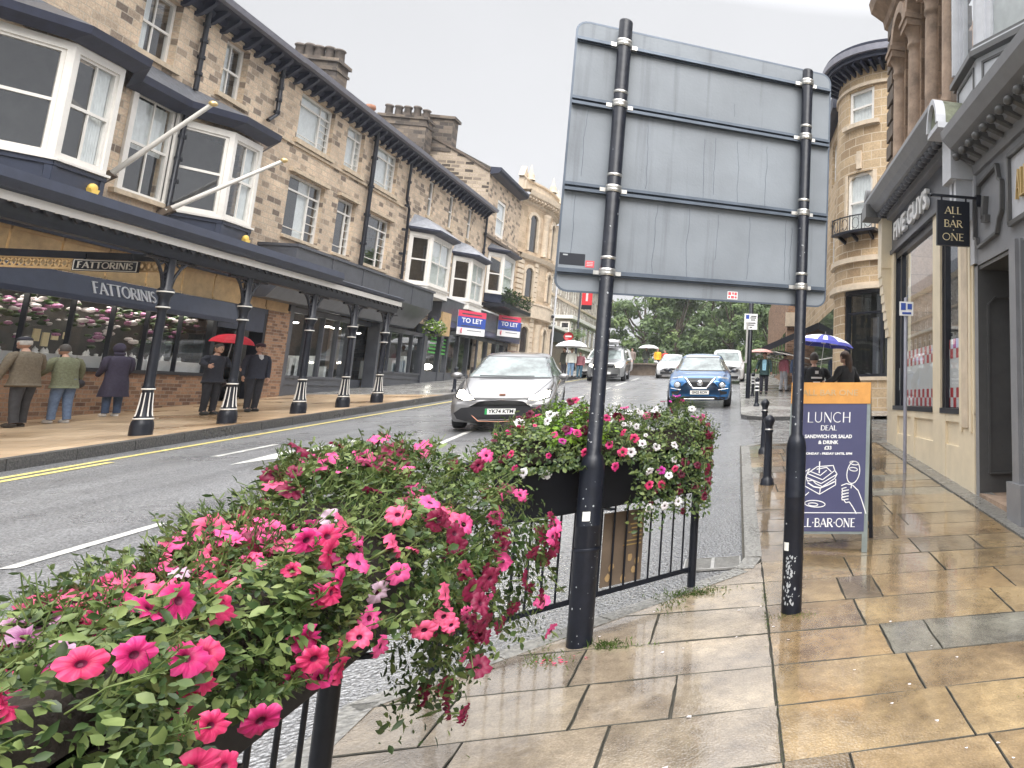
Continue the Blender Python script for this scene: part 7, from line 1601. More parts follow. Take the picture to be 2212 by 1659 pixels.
    for wy in wheels:
        for s in (-1, 1):
            w = max(r[1] for r in rows if abs(r[0] - wy) < .4); q = MB(); R_ = Matrix.Rotation(math.pi / 2, 3, 'Y') if s > 0 else Matrix.Rotation(-math.pi / 2, 3, 'Y')
            q.lathe((s * (w - .2), wy, wr), [(wr * .6, -.0), (wr * .93, .0), (wr, .03), (wr, .17), (wr * .95, .205), (wr * .68, .212)], 24, tilt=R_); wh = q.build('wheel', 'tyre', t)
            q = MB(); q.lathe((s * (w - .2), wy, wr), [(wr * .68, .212), (wr * .64, .19), (wr * .2, .18), (0, .19)], 24, tilt=R_, smooth=False); q.build('hub', 'car_plastic', wh)
            q = MB()
            for k in range(5):
                a = k * 1.2566; d = Vector((0, math.cos(a), math.sin(a))); q.bar(Vector((s * (w + .006), wy, wr)) + d * .03, Vector((s * (w + .010), wy, wr)) + d * wr * .66, .045, .012)
            q.lathe((s * (w - .2), wy, wr), [(wr * .62, .2), (wr * .68, .216), (wr * .7, .2)], 24, tilt=R_); q.build('rim', 'rim', wh)
    # door mirrors
    zm, ym = lights['mirror']; wm = max(r[1] for r in rows)
    for s in (-1, 1): q = MB(); q.sphere((s * (wm + .09), ym, zm), .11, .07, .07, 10, 7); q.bar((s * (wm - .05), ym + .02, zm - .05), (s * (wm + .05), ym, zm - .02), .05); q.build('mirror', lights.get('mm', paint), t)
    if lights.get('plate'):
        (px, pz, txt, fl) = lights['plate']; h = bv.ray_cast(Vector((0, -3, pz)), Vector((0, 1, 0))); yy = h[0].y - .02; g = Fr((0, yy, 0), (1, 0, 0), (0, -1, 0)); q = MB(); q.fbox(g, -.26, .26, pz - .055, pz + .055, -.02, .0); p_ = q.build('number_plate', 'plate_white', t)
        if txt: textmesh(txt, g, .015 if fl else 0, pz, .10, .003, 'ink', p_, name='characters', width=.43, bold=.003, ext=.001)
        if fl: q = MB(); q.fbox(g, -.26, -.22, pz - .055, pz + .055, 0, .002); q.build('green_strip', 'green_flash', p_)
    if extras: extras(t, bv, paint)
    return t
def arch(wy, r, z0=.16): return [(wy + r * math.cos(rad(a)), r * .92 + r * math.sin(rad(a)) - r * .02) for a in range(0, 181, 20)] + [(wy - r, z0), (wy + r, z0)]
# silver electric hatchback
def sx(t, bv, p):
    q = MB(); 
    for s in (-1, 1): q.tube([(s * .60, -.065, .46), (s * .36, -.095, .225), (0, -.097, .21)], .009, 5)
    q.build('copper_trim', 'copper' if 'copper' in M else mat('copper', (.45, .22, .15), .3, .8).name, t)
    q = MB(); q.tube([(-.55, .97, 1.075), (0, .93, 1.07), (.45, .96, 1.075)], .010, 5); q.build('wiper', 'car_plastic', t)
    q = MB(); q.fbox(Fr((0, -.015, 0), (1, 0, 0), (0, -1, 0)), -.05, .05, .72, .75, -.15, .0); q.build('emblem', 'copper', t)
car('silver grey hatchback with headlights on, coming towards the camera in mid road', -4.50, 15.9, rad(9), [
 (-.08, .52, .24, .52, .62, .42), (-.03, .78, .20, .56, .69, .62), (.08, .85, .18, .60, .74, .70), (.35, .89, .17, .70, .85, .76), (.80, .905, .17, .84, .99, .80), (1.02, .905, .17, .92, 1.06, .80), (1.65, .905, .17, .98, 1.43, .64), (2.0, .905, .17, 1.0, 1.53, .64), (2.7, .905, .17, 1.02, 1.57, .63), (3.5, .90, .19, 1.02, 1.49, .60), (4.0, .88, .22, 1.0, 1.24, .57), (4.25, .80, .30, .85, .95, .55), (4.32, .70, .40, .70, .80, .5)], 'paint_silver', (.88, 3.55), .335, [
 ('windscreen', 'car_glass', 'y', [(-.76, 1.05), (.76, 1.05), (.63, 1.42), (.55, 1.46), (-.55, 1.46), (-.63, 1.42)], 0, .006),
 ('windscreen_surround', 'car_plastic', 'y', [(-.80, 1.02), (.80, 1.02), (.66, 1.44), (.56, 1.48), (-.56, 1.48), (-.66, 1.44)], 0, .003),
 ('lower_grille', 'car_plastic', 'y', [(-.78, .38), (-.66, .48), (-.4, .51), (.4, .51), (.66, .48), (.78, .38), (.72, .27), (.48, .20), (-.48, .20), (-.72, .27)], 0, .008),
 ('upper_slot', 'car_plastic', 'y', [(-.52, .645), (-.46, .67), (.46, .67), (.52, .645), (.42, .635), (-.42, .635)], 0, .007),
 ('headlight', 'headlight_on', 'y', [(.46, .64), (.52, .69), (.72, .81), (.80, .79), (.80, .68), (.64, .63)], 1, .009),
 ('headlight_surround', 'car_plastic', 'y', [(.42, .625), (.50, .70), (.76, .84), (.84, .80), (.83, .66), (.64, .615)], 1, .005),
 ('side_window', 'car_glass', 'x', [(1.28, 1.06), (1.85, 1.43), (2.3, 1.47), (2.38, 1.07)], 0, .005), ('side_window', 'car_glass', 'x', [(2.46, 1.07), (2.4, 1.47), (3.0, 1.45), (3.65, 1.18), (3.5, 1.09)], 0, .005),
 ('door_gap', 'ink', 'x', [(2.42, .28), (2.434, .28), (2.434, 1.04), (2.42, 1.04)], 0, .004), ('door_gap', 'ink', 'x', [(1.33, .28), (1.344, .28), (1.30, 1.02), (1.286, 1.02)], 0, .004), ('door_gap', 'ink', 'x', [(3.22, .5), (3.234, .5), (3.5, 1.0), (3.486, 1.0)], 0, .004), ('bonnet_gap', 'ink', 'y', [(.52, .70), (.535, .70), (.80, 1.0), (.785, 1.0)], 1, .004), ('wheel_arch', 'car_plastic', 'x', arch(.88, .385), 0, .006), ('wheel_arch', 'car_plastic', 'x', arch(3.55, .385), 0, .006), ('sill', 'car_plastic', 'x', [(1.3, .17), (3.15, .17), (3.15, .27), (1.3, .27)], 0, .007)],
 4.3, dict(mirror=(1.06, 1.22), plate=(0, .41, 'YK74 KTM', True)), name='silver_hatchback', extras=sx)
# blue crossover
def bx_(t, bv, p):
    q = MB(); f = lambda x, z: (lambda h: (x, (h[0].y if h[0] else 0) - .012, z))(bv.ray_cast(Vector((x, -3, z)), Vector((0, 1, 0))))
    for s in (-1, 1): q.tube([f(s * .42, .88), f(s * .36, .82), f(s * .20, .60)], [.035, .042, .03], 6)
    q.tube([f(-.20, .595), f(0, .59), f(.20, .595)], .028, 6); q.build('chrome_grille_v', 'chrome', t)
    q = MB(); h = f(0, .74); q.lathe(h, [(0, .03), (.085, .025), (.09, 0)], 16, tilt=Matrix.Rotation(math.pi / 2, 3, 'X')); q.build('emblem', 'chrome', t)
    q = MB()
    for s in (-1, 1): q.lathe(f(s * .62, .685), [(0, .035), (.05, .03), (.075, .01)], 16, tilt=Matrix.Rotation(math.pi / 2, 3, 'X'))
    q.build('lamp_lens', 'headlight_off', t)
    q = MB()
    for s in (-1, 1): q.tube([f(s * .52, .545), f(s * .72, .575), f(s * .80, .59)], .012, 5)
    q.tube([f(-.42, .285), f(.42, .285)], .014, 5); q.build('bumper_trim', 'chrome', t)
car('metallic blue crossover car facing the camera with chrome V grille, near the right kerb', -1.04, 21.75, rad(1.5), [
 (-.06, .60, .28, .60, .78, .46), (-.01, .80, .24, .66, .84, .60), (.15, .86, .22, .76, .93, .66), (.5, .89, .22, .86, 1.0, .70), (.95, .90, .22, .95, 1.06, .72), (1.55, .905, .22, 1.0, 1.38, .60), (1.95, .905, .22, 1.02, 1.54, .60), (2.6, .905, .22, 1.05, 1.59, .60), (3.3, .90, .24, 1.08, 1.52, .57), (3.9, .86, .3, 1.05, 1.2, .55), (4.15, .75, .4, .8, .95, .5)], 'paint_blue', (.85, 3.35), .35, [
 ('windscreen', 'car_glass', 'y', [(-.70, 1.09), (.70, 1.09), (.60, 1.42), (.5, 1.46), (-.5, 1.46), (-.60, 1.42)], 0, .006), ('windscreen_surround', 'car_plastic', 'y', [(-.75, 1.06), (.75, 1.06), (.62, 1.45), (.5, 1.49), (-.5, 1.49), (-.62, 1.45)], 0, .003),
 ('roof_front', 'paint_white', 'y', [(-.56, 1.495), (.56, 1.495), (.5, 1.57), (-.5, 1.57)], 0, .004),
 ('grille', 'car_plastic', 'y', [(-.40, .88), (.40, .88), (.20, .60), (-.20, .60)], 0, .006), ('lower_grille', 'car_plastic', 'y', [(-.45, .36), (.45, .36), (.55, .27), (-.55, .27)], 0, .006),
 ('headlight', 'headlight_off', 'y', [(.50, .93), (.78, .88), (.80, .85), (.50, .89)], 1, .006), ('lamp_ring', 'paint_dark', 'y', [(.62 + .105 * math.cos(rad(a)), .685 + .10 * math.sin(rad(a))) for a in range(0, 360, 30)], 1, .007),
 ('corner_vent', 'car_plastic', 'y', [(.55, .52), (.78, .50), (.76, .42), (.60, .40)], 1, .005), ('skirt', 'car_plastic', 'y', [(-.80, .34), (.80, .34), (.80, .25), (-.80, .25)], 0, .004),
 ('side_window', 'car_glass', 'x', [(1.4, 1.08), (1.95, 1.45), (2.9, 1.45), (3.3, 1.2), (3.2, 1.12)], 0, .005), ('wheel_arch', 'car_plastic', 'x', arch(.85, .42), 0, .007), ('wheel_arch', 'car_plastic', 'x', arch(3.35, .42), 0, .007), ('sill', 'car_plastic', 'x', [(1.3, .22), (2.9, .22), (2.9, .34), (1.3, .34)], 0, .007)],
 4.2, dict(mirror=(1.08, 1.35), plate=(0, .47, 'GH23 RCW', False), mm='paint_dark'), name='blue_crossover', extras=bx_)
def small(label, x, y, rz, paint, kind='hatch', on=False, scale=1, extras=None, group=None, name='parked_car'):
    k = scale
    if kind == 'hatch': st = [(-.05, .62, .26, .52, .64, .5), (.1, .82, .2, .62, .78, .65), (.5, .87, .2, .76, .92, .7), (1.0, .88, .2, .88, 1.0, .72), (1.7, .88, .2, .94, 1.38, .58), (2.3, .88, .2, .96, 1.48, .58), (3.2, .88, .2, .98, 1.42, .56), (3.9, .84, .28, .95, 1.1, .55), (4.1, .74, .36, .7, .85, .5)]; top, bel, gz0 = 1.40, .99, .62
    else: st = [(-.05, .70, .26, .72, .92, .6), (.1, .88, .22, .82, 1.0, .7), (.6, .92, .22, .98, 1.12, .76), (1.0, .93, .22, 1.06, 1.18, .78), (1.5, .93, .22, 1.1, 1.68, .70), (2.0, .93, .22, 1.12, 1.80, .70), (3.6, .93, .22, 1.12, 1.82, .70), (4.5, .92, .3, 1.1, 1.78, .68), (4.6, .88, .4, 1.0, 1.6, .66)]; top, bel, gz0 = 1.68, 1.17, .85
    F = [('windscreen', 'car_glass', 'y', [(-.68, bel + .02), (.68, bel + .02), (.56, top - .02), (-.56, top - .02)], 0, .006), ('grille', 'car_plastic', 'y', [(-.4, gz0), (.4, gz0), (.34, gz0 - .12), (-.34, gz0 - .12)], 0, .007), ('lower_grille', 'car_plastic', 'y', [(-.62, .42), (.62, .42), (.6, .27), (-.6, .27)], 0, .006),
         ('headlight', 'headlight_on' if on else 'headlight_off', 'y', [(.46, gz0 + .01), (.76, gz0 + .06), (.78, gz0 - .05), (.5, gz0 - .08)], 1, .008), ('side_window', 'car_glass', 'x', [(1.5, bel + .03), (1.9, top - .04), (3.0, top - .02), (3.5, bel + .06)], 0, .005), ('wheel_arch', 'car_plastic', 'x', arch(.8, .37), 0, .007), ('wheel_arch', 'car_plastic', 'x', arch(3.4, .37), 0, .007)]
    return car(label, x, y, rz, st, paint, (.8, 3.4), .32, F, 4.3, dict(mirror=(bel, 1.25), plate=(0, .45, None, False)), extras=extras, group=group, pitch=(math.atan(SL) if y < 54 else 0), name=name)
def rb2(t, bv, p):
    q = MB(); q.sphere((0, 2.0, 2.13), .46, 1.1, .17, 16, 8); q.build('roof_box', 'paint_white', t); q = MB(); [q.bar((-.7, y, 1.86), (.7, y, 1.86), .05) for y in (1.4, 2.6)]; [q.bar((s * .62, 1.2, 1.86), (s * .62, 3.8, 1.86), .04) for s in (-1, 1)]; q.build('roof_bar', 'car_plastic', t)
small('grey people carrier with a pale roof box and headlights on, behind the left sign post', -6.75, 40.6, rad(4), 'paint_grey', 'van', True, extras=rb2)
small('white hatchback waiting at the top of the road by the shrubs', -3.9, 45.6, rad(3), 'paint_white', 'hatch', False)
small('white car parked behind the blue car, close to the right kerb', -.55, 38.6, rad(0), 'paint_white', 'van', False)
small('dark car parked at the right kerb behind the white one', -.45, 33.6, 0, 'paint_dark', 'hatch', False) if 0 else None
def hv(t, bv, p): q = MB(); q.box(-.95, -.9, .4, 1.6, .5, 1.1); q.build('hivis_panel', 'hivis', t)
small('white van with black bumper behind the umbrella group on the left', -8.15, 45.2, rad(-8), 'paint_white', 'van', False)

# ================================================================ PEOPLE
def skinmesh(vs, es, rs, lv=1):
    me = bpy.data.meshes.new('s'); me.from_pydata([tuple(v) for v in vs], es, []); o = bpy.data.objects.new('s', me); COL.objects.link(o); md = o.modifiers.new('s', 'SKIN'); md.use_smooth_shade = True; md.branch_smoothing = .6
    for i, r in enumerate(rs): me.skin_vertices[0].data[i].radius = (r, r) if not isinstance(r, tuple) else r
    me.skin_vertices[0].data[0].use_root = True; sb = o.modifiers.new('u', 'SUBSURF'); sb.levels = lv; sb.render_levels = lv
    bpy.context.view_layer.update(); r = bpy.data.meshes.new_from_object(o.evaluated_get(bpy.context.evaluated_depsgraph_get())); bpy.data.objects.remove(o)
    V = [v.co.copy() for v in r.vertices]; F = [tuple(p.vertices) for p in r.polygons]; bpy.data.meshes.remove(r); return V, F
CM = {}
def cloth(col, rough=.8, pat=0):
    k = (tuple(col), pat)
    if k not in CM: CM[k] = mat('cloth_%d' % len(CM), col, rough, var=.25, scale=14 if not pat else 30, bump=.25, bscale=18).name
    return CM[k]
def person(label, x, y, z, h, face, coat=(.05, .05, .06), trou=(.03, .03, .04), shoe=(.02, .02, .02), hair=(.03, .02, .015), length=.50, hood=False, cap=None, arms=((-.035, .01, -.31), (.035, .02, -.31)), stride=.0, hairlen=.0, group=None, wide=1.0, shirt=None, bag=None, logo=False, lean=0, bent=0):
    """local axes: x right, y forward, z up; arms: wrist offsets from the shoulder in heights"""
    t = thing('person', (x, y, z), label, 'person', rz=face, group=group); H_ = h
    def V(a, b, c): return Vector((a * H_, b * H_, c * H_))
    hipz = .50; sp = V(0, 0, .62); ch = V(0, .005 + lean * .04, .74); nk = V(0, .01 + lean * .07, .835); hd = V(0, .02 + lean * .09, .885)
    vs = [V(0, 0, .53), sp, ch, nk, hd]; es = [(0, 1), (1, 2), (2, 3), (3, 4)]; rs = [.075, .068, .078, .032, .034]; wr = []; el_ = []
    for i, s in enumerate((-1, 1)):
        st = stride * s; b = len(vs); vs += [V(s * .052, 0, .50), V(s * .056, st * .45 + .01, .285), V(s * .058, st - .01, .05), V(s * .062, st + .065, .022)]; es += [(0, b), (b, b + 1), (b + 1, b + 2), (b + 2, b + 3)]; rs += [.058, .036, .024, .02]
        b = len(vs); sh = V(s * .105 * wide, lean * .06, .805); ax, ay, az = arms[i]; w = sh + V(ax, ay, az); mid = (sh + w) / 2 + V(s * .02, -.05 if ay > .05 else -.015, -.03 if ay > .05 else 0); vs += [sh, mid, w]; es += [(2, b), (b, b + 1), (b + 1, b + 2)]; rs += [.034, .024, .016]; wr.append(w); el_.append((sh, mid))
    Vv, Ff = skinmesh(vs, es, [r * H_ for r in rs]); m = MB(); m.add(Vv, Ff, 0, True)
    hc = V(0, .03 + lean * .10, .935); m.sphere(hc, .048 * H_, .058 * H_, .068 * H_, 14, 10)   # head, nose, ears
    m.sphere(hc + V(0, .058, -.008), .009 * H_, .013 * H_, .016 * H_, 6, 5); [m.sphere(hc + V(s * .048, .0, -.004), .008 * H_, .014 * H_, .02 * H_, 6, 5) for s in (-1, 1)]; m.sphere(hc + V(0, .035, -.045), .026 * H_, .022 * H_, .02 * H_, 8, 6)
    for i, s in enumerate((-1, 1)):   # hands: palm, four fingers, thumb
        d = (wr[i] - el_[i][1]).normalized(); sd = d.cross(Vector((0, 1, 0))); sd = sd.normalized() if sd.length > .1 else Vector((1, 0, 0)); pc = wr[i] + d * .03 * H_; m.sphere(pc, .014 * H_, .022 * H_, .028 * H_, 8, 6)
        f = Vector((0, 1, 0)) - d * d.y; f = f.normalized() if f.length > .1 else Vector((0, 0, 1))
        for k in range(4): o = pc + f * (.018 - .012 * k) * H_ + d * .016 * H_; ln = (.040, .045, .042, .034)[k] * H_; m.tube([o, o + d * ln * .6, o + d * ln + sd * (-s) * ln * .3], [.0065 * H_, .006 * H_, .0045 * H_], 5)
        o = pc + f * .02 * H_; m.tube([o, o + f * .02 * H_ + d * .012 * H_, o + f * .022 * H_ + d * .03 * H_], [.007 * H_, .0065 * H_, .005 * H_], 5)
    m.build('body', 'skin', t)
    q = MB(); [q.sphere(hc + V(s * .018, .052, .006), .006 * H_, .004 * H_, .004 * H_, 6, 4) for s in (-1, 1)]; q.tube([hc + V(-.014, .054, -.032), hc + V(0, .058, -.033), hc + V(.014, .054, -.032)], .0022 * H_, 4); q.build('face', 'hair_dark', t)
    # hair / hood / cap
    q = MB(); R0 = 1.10; seg, rg = 14, 9; vv = []; hm = cloth(hair, .6)
    for i in range(rg + 1):
        th = math.pi * .60 * i / rg
        for j in range(seg):
            a = 2 * math.pi * j / seg; fr_ = max(0, math.sin(a)); th2 = th * (1 - .42 * fr_); vv.append(hc + V(.049 * R0 * math.sin(th2) * math.cos(a), .058 * R0 * math.sin(th2) * math.sin(a) - .004, .069 * R0 * math.cos(th2)))
    q.add(vv, [(i * seg + j, i * seg + (j + 1) % seg, (i + 1) * seg + (j + 1) % seg, (i + 1) * seg + j) for i in range(rg) for j in range(seg)], 0, True)
    if hairlen: q.tube([hc + V(0, -.045, .02), hc + V(.005, -.062, -.05), hc + V(.0, -.072, -.05 - hairlen * .6), hc + V(.0, -.066, -.05 - hairlen)], [.04 * H_, .042 * H_, .034 * H_, .012 * H_], 8)
    q.build('hair', hm, t)
    if hood: q = MB(); q.sphere(hc + V(0, -.014, .006), .062 * H_, .064 * H_, .078 * H_, 14, 9); q.tube([hc + V(-.05, -.02, -.07), hc + V(0, -.05, -.075), hc + V(.05, -.02, -.07)], .026 * H_, 8); q.build('hood', cloth(coat), t)
    if cap: q = MB(); q.sphere(hc + V(0, 0, .038), .056 * H_, .066 * H_, .036 * H_, 14, 7); q.sphere(hc + V(0, .055, .022), .038 * H_, .034 * H_, .008 * H_, 10, 5); q.build('cap', cloth(cap), t)
    # coat: elliptical rings + sleeves
    hem = length; rings = [(.84, .036, .036), (.825, .075, .05), (.805, .112, .062), (.76, .118, .076), (.68, .108, .078), (.60, .104, .076), (.54, .108, .080)]
    zc = .54
    while zc > hem + .03: zc -= .05; k = (.54 - zc); rings.append((zc, .108 + k * .12, .080 + k * .14))
    rings.append((hem, rings[-1][1] + .004, rings[-1][2] + .004)); q = MB(); seg = 18; vv = []
    for (zz, a_, b_) in rings:
        lf = lean * max(0, zz - .5) * .2
        for j in range(seg): a = 2 * math.pi * j / seg; fold = 1 + (.03 * math.sin(a * 5 + zz * 20) if zz < .7 else 0); c, s_ = math.cos(a), math.sin(a); vv.append(V(a_ * wide * math.copysign(abs(c) ** .8, c) * fold, b_ * math.copysign(abs(s_) ** .9, s_) * fold + .004 + lf, zz))
    q.add(vv, [(i * seg + j, i * seg + (j + 1) % seg, (i + 1) * seg + (j + 1) % seg, (i + 1) * seg + j) for i in range(len(rings) - 1) for j in range(seg)], 0, True)
    for i, s in enumerate((-1, 1)):
        sh, mid = el_[i]; w = wr[i]; q.tube([sh - V(s * .03, 0, -.005), sh + V(s * .006, 0, -.015), (sh + mid) / 2 + V(s * .008, 0, 0), mid, (mid + w) / 2, w + (w - mid) * .04], [.03 * H_, .043 * H_, .042 * H_, .038 * H_, .034 * H_, .028 * H_], 10)
    cs = q.build('coat', cloth(coat, .8, 1), t)
    if shirt: q = MB(); q.add([V(-.03, .062, .835), V(.03, .062, .835), V(.026, .090, .78), V(0, .094, .755 if sum(shirt) > 1.7 else .60), V(-.026, .090, .78)] if sum(shirt) > 1.7 else [V(-.045, .085, .82), V(.045, .085, .82), V(.05, .094, .74), V(.04, .095, .56), V(-.04, .095, .56), V(-.05, .094, .74)], [(0, 1, 2, 3, 4)] if sum(shirt) > 1.7 else [(0, 1, 2, 3, 4, 5)]); q.build('shirt', cloth(shirt), t)
    if logo: q = MB(); g = Fr((0, -.088 * H_, 0), (-1, 0, 0), (0, -1, 0)); q = MB(); [q.fbox(g, a * H_, b * H_, c * H_, d * H_, 0, .006) for a, b, c, d in ((-.02, .02, .755, .79), (-.065, .065, .70, .72), (-.04, .04, .655, .665))]; q.build('jacket_print', 'bright_white', t)
    # trousers
    q = MB(); seg = 12
    for s in (-1, 1):
        st = stride * s; P = [V(s * .045, 0, .56), V(s * .052, 0, .48), V(s * .056, st * .45 + .01, .285), V(s * .058, st * .8, .13), V(s * .058, st - .01, .045)]; q.tube(P, [.062 * H_, .062 * H_, .046 * H_, .038 * H_, .037 * H_], seg)
    q.build('trousers', cloth(trou), t); q = MB()
    for s in (-1, 1): st = stride * s; q.sphere(V(s * .06, st + .03, .022), .03 * H_, .075 * H_, .03 * H_, 10, 6); q.sphere(V(s * .06, st + .03, .008), .031 * H_, .078 * H_, .01 * H_, 10, 4)
    q.build('shoe', cloth(shoe), t)
    if bag: q = MB(); bx, by, bz = bag; q.sphere(V(bx, by, bz), .055 * H_, .04 * H_, .055 * H_, 8, 6); q.tube([V(bx, by, bz + .04), V(bx * .4, by - .03, .66), V(-bx * .3, by * .3, .81)], .006 * H_, 5); q.build('bag', cloth((.03, .025, .03)), t)
    return t
def umbrella(label, x, y, z, r, mats, dp=.32, tilt=(0, 0), pl=.85, white=None, group=None):
    t = thing('umbrella', (x, y, z), label, 'umbrella', group=group); t.rotation_euler = (tilt[0], tilt[1], R.uniform(0, .5)); m = MB(); n, k = 8, 5; sub = 4; N_ = n * sub; vs = []
    for i in range(k + 1):
        tt = i / k
        for j in range(N_):
            a = 2 * math.pi * j / N_; f = (j % sub) / sub; sag = math.sin(math.pi * f); rr = r * math.sin(tt * 1.18) / math.sin(1.18) * (1 - .085 * sag * tt ** 2); zz = r * dp * 2.0 * (math.cos(tt * 1.18) - 1) - .04 * r * sag * tt * 0; vs.append((rr * math.cos(a), rr * math.sin(a), zz + .02 * sag * r * tt))
    for i in range(k):
        for j in range(N_):
            pan = (j // sub) % 2; mi = 0
            if len(mats) > 1 and 1 <= i <= 3 and pan == 0 or (len(mats) > 1 and i in (2, 3) and j % sub == 1): mi = 1
            q = [vs[i * N_ + j], vs[i * N_ + (j + 1) % N_], vs[(i + 1) * N_ + (j + 1) % N_], vs[(i + 1) * N_ + j]]; m.add(q, [(0, 1, 2, 3)], mi, False)
    m.build('canopy', mats, t); m = MB(); m.tube([(0, 0, .06), (0, 0, -pl)], .006, 6)
    for j in range(n): a = 2 * math.pi * j / n; m.tube([(0, 0, -.02), (r * .5 * math.cos(a), r * .5 * math.sin(a), -r * dp * .35), (r * .97 * math.cos(a), r * .97 * math.sin(a), -r * dp * 1.2)], .003, 4)
    m.build('ribs', 'steel', t); m = MB(); m.tube([(0, 0, -pl), (0, 0, -pl - .1), (.02, 0, -pl - .13), (.05, 0, -pl - .11)], .012, 6); m.build('handle', 'car_plastic', t); return t
lp = lambda y: gz(y) + LP
person('older man in tweed coat and flat cap, his back to us, at the left edge', -12.0, 16.15, lp(16.15), 1.56, rad(82), coat=(.17, .14, .10), trou=(.05, .05, .055), shoe=(.05, .04, .03), hair=(.5, .48, .46), cap=(.03, .03, .045), length=.46, wide=1.22, lean=.5, stride=.02, arms=((-.07, .04, -.28), (.05, .12, -.22)))
person('person in a green jacket and pale blue jeans beside the man in the flat cap', -11.95, 16.85, lp(16.85), 1.44, rad(70), coat=(.17, .18, .11), trou=(.14, .20, .32), shoe=(.55, .52, .5), hair=(.07, .06, .055), length=.44, wide=1.12, bag=(.16, .02, .50), lean=.7, stride=-.03, arms=((-.02, .14, -.20), (.08, .05, -.25)))
person('person in a long hooded dark purple coat and white shoes, facing the shop window', -12.15, 18.25, lp(18.25), 1.46, rad(60), coat=(.035, .028, .055), trou=(.05, .08, .15), shoe=(.7, .68, .65), length=.27, hood=True, wide=1.08, lean=.3, arms=((-.02, .10, -.24), (.02, .10, -.24)))
person('person in dark clothes under the red umbrella, half hidden by a column', -10.75, 18.55, lp(18.55), 1.50, rad(-112), coat=(.02, .022, .035), trou=(.015, .016, .022), shoe=(.03, .03, .03), length=.46, arms=((-.08, .12, -.14), (.07, .12, -.12)), bag=(-.13, 0, .45))
person('man in a dark jacket with white collar walking towards us under the red umbrella', -10.45, 19.35, lp(19.35), 1.52, rad(-125), coat=(.02, .023, .04), trou=(.016, .017, .025), shoe=(.02, .02, .02), length=.48, cap=(.05, .02, .03), shirt=(.6, .6, .6), stride=.03, arms=((-.03, .03, -.30), (.05, .02, -.28)))
umbrella('bright red umbrella held over the couple between the columns', -10.72, 18.95, lp(18.95) + 1.72, .40, [mat('umbrella_red', (.72, .02, .045), .6, var=.1).name], dp=.42, tilt=(.0, .10), pl=.6)
person('man in a black jacket with white print on its back, behind the pavement board', 1.40, 13.3, gz(13.3), 1.62, rad(12), coat=(.012, .012, .015), trou=(.03, .03, .04), length=.47, logo=True, wide=1.1, arms=((-.08, .12, -.18), (.10, .12, -.16)), hair=(.04, .03, .025))
person('woman with long brown hair in a black coat, under the blue and white umbrella', 1.98, 13.15, gz(13.15), 1.66, rad(40), coat=(.012, .012, .014), trou=(.02, .02, .03), length=.42, hairlen=.20, hair=(.045, .022, .012), arms=((-.08, .12, -.16), (.10, .06, -.24)))
umbrella('blue and white panelled umbrella held over the pair behind the pavement board', 1.52, 12.75, 2.74, .56, [mat('umbrella_blue', (.05, .06, .38), .5, var=.1).name, 'bright_white'], dp=.28, tilt=(.05, .10), pl=.62)
person('person in a pale blue top and dark open coat under the pink umbrella', 1.0, 27.6, gz(27.6) + .05, 1.58, rad(175), coat=(.02, .05, .05), trou=(.02, .02, .03), length=.46, shirt=(.30, .55, .68), stride=.05, arms=((-.06, .04, -.28), (.08, .06, -.22)))
umbrella('patterned pink umbrella over the walker in the pale blue top', .85, 27.6, gz(27.6) + 1.76, .48, [mat('umbrella_pink', (.60, .34, .30), .6, var=.3, scale=20).name], dp=.25, pl=.6)
person('person with a pink backpack and pale trousers farther up the right pavement', 1.85, 29.5, gz(29.5) + .05, 1.56, rad(-50), coat=(.65, .22, .28), trou=(.55, .56, .60), length=.52, hair=(.02, .02, .02), stride=.05)
person('person in navy on the right pavement, partly behind the right sign post', 2.3, 28.5, gz(28.5) + .05, 1.6, rad(10), coat=(.05, .08, .15), trou=(.30, .35, .45), length=.45)
umbrella('pale grey umbrella far up the right pavement', 1.75, 30.2, gz(30.2) + 1.7, .5, ['pale_grey_paint'], dp=.25, pl=.6)
umbrella('open white umbrella farther left near the awning', 2.5, 31.5, gz(31.5) + 1.75, .45, ['bright_white'], dp=.25, pl=.6) if 0 else None
person('dark coated person at the left of the group under the big white umbrella', -9.35, 43.3, lp(43.3), 1.62, rad(150), coat=(.06, .065, .05), trou=(.05, .05, .06), length=.42)
person('person in a white top and blue jeans in the middle of the umbrella group', -8.95, 43.0, lp(43.0), 1.58, rad(200), coat=(.6, .6, .55), trou=(.18, .28, .42), length=.5, hair=(.1, .07, .05))
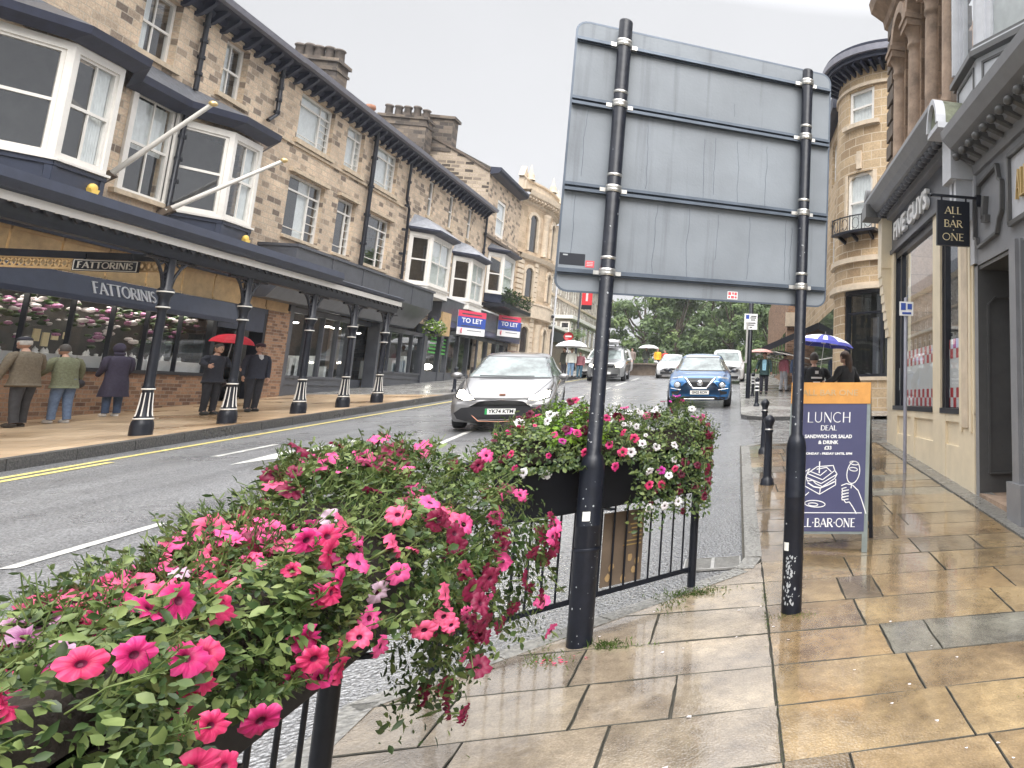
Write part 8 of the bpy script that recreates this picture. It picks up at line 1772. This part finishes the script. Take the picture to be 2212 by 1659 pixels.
person('person in a maroon top at the right of the umbrella group', -8.55, 43.3, lp(43.3) - .1, 1.5, rad(180), coat=(.28, .10, .12), trou=(.05, .12, .18), length=.5)
umbrella('wide white umbrella over the group on the left pavement', -9.0, 43.1, lp(43.1) + 2.02, .85, ['bright_white'], dp=.34, pl=.8)
person('person in orange near the white van', -7.35, 47.3, gz(47.3), 1.7, rad(180), coat=(.7, .16, .08), trou=(.1, .1, .1), length=.5)
person('small figure in a bright yellow jacket by the stone planter', -5.55, 53.5, gz(53.5) + .35, 1.45, rad(190), coat=(.85, .45, .03), trou=(.1, .1, .12), length=.45)
person('small figure in a red coat beside the yellow jacket at the hilltop', -5.05, 53.6, gz(53.6) + .3, 1.4, rad(160), coat=(.65, .06, .06), trou=(.1, .1, .12), length=.45)
person('dark figure under the white umbrella at the hilltop', -6.35, 53.8, gz(53.8) + .4, 1.45, rad(180), coat=(.08, .10, .08), trou=(.1, .1, .12), length=.45)
person('figure in dull brown at the left end of the hilltop group', -7.3, 53.9, gz(53.9) + .3, 1.5, rad(180), coat=(.25, .20, .18), trou=(.1, .1, .12), length=.45)
umbrella('small white umbrella over the people at the hilltop planter', -6.2, 53.7, gz(53.7) + 2.05, .7, ['bright_white'], dp=.3, pl=.5)
person('woman with red hair in a pale yellow jacket behind the round tower window', 4.45, 19.95, 2.0 - .25, 1.62, rad(60), coat=(.75, .75, .35), trou=(.35, .4, .5), hair=(.55, .12, .04), hairlen=.08, length=.52)

# ================================================================ RAIN HAZE
hz = MB(); hz.box(-60, 30, -12, 135, -3, 24); mh = bpy.data.materials.new('haze_air'); mh.use_nodes = True; mh.node_tree.nodes.clear()
o_ = mh.node_tree.nodes.new('ShaderNodeOutputMaterial'); pv = mh.node_tree.nodes.new('ShaderNodeVolumePrincipled'); pv.inputs['Color'].default_value = (.93, .95, 1, 1); pv.inputs['Density'].default_value = .0006; pv.inputs['Anisotropy'].default_value = .1
mh.node_tree.links.new(pv.outputs[0], o_.inputs['Volume']); M['haze_air'] = mh; tag(hz.build('haze', 'haze_air'), 'thin pale rain haze filling the street', 'haze', kind='stuff')
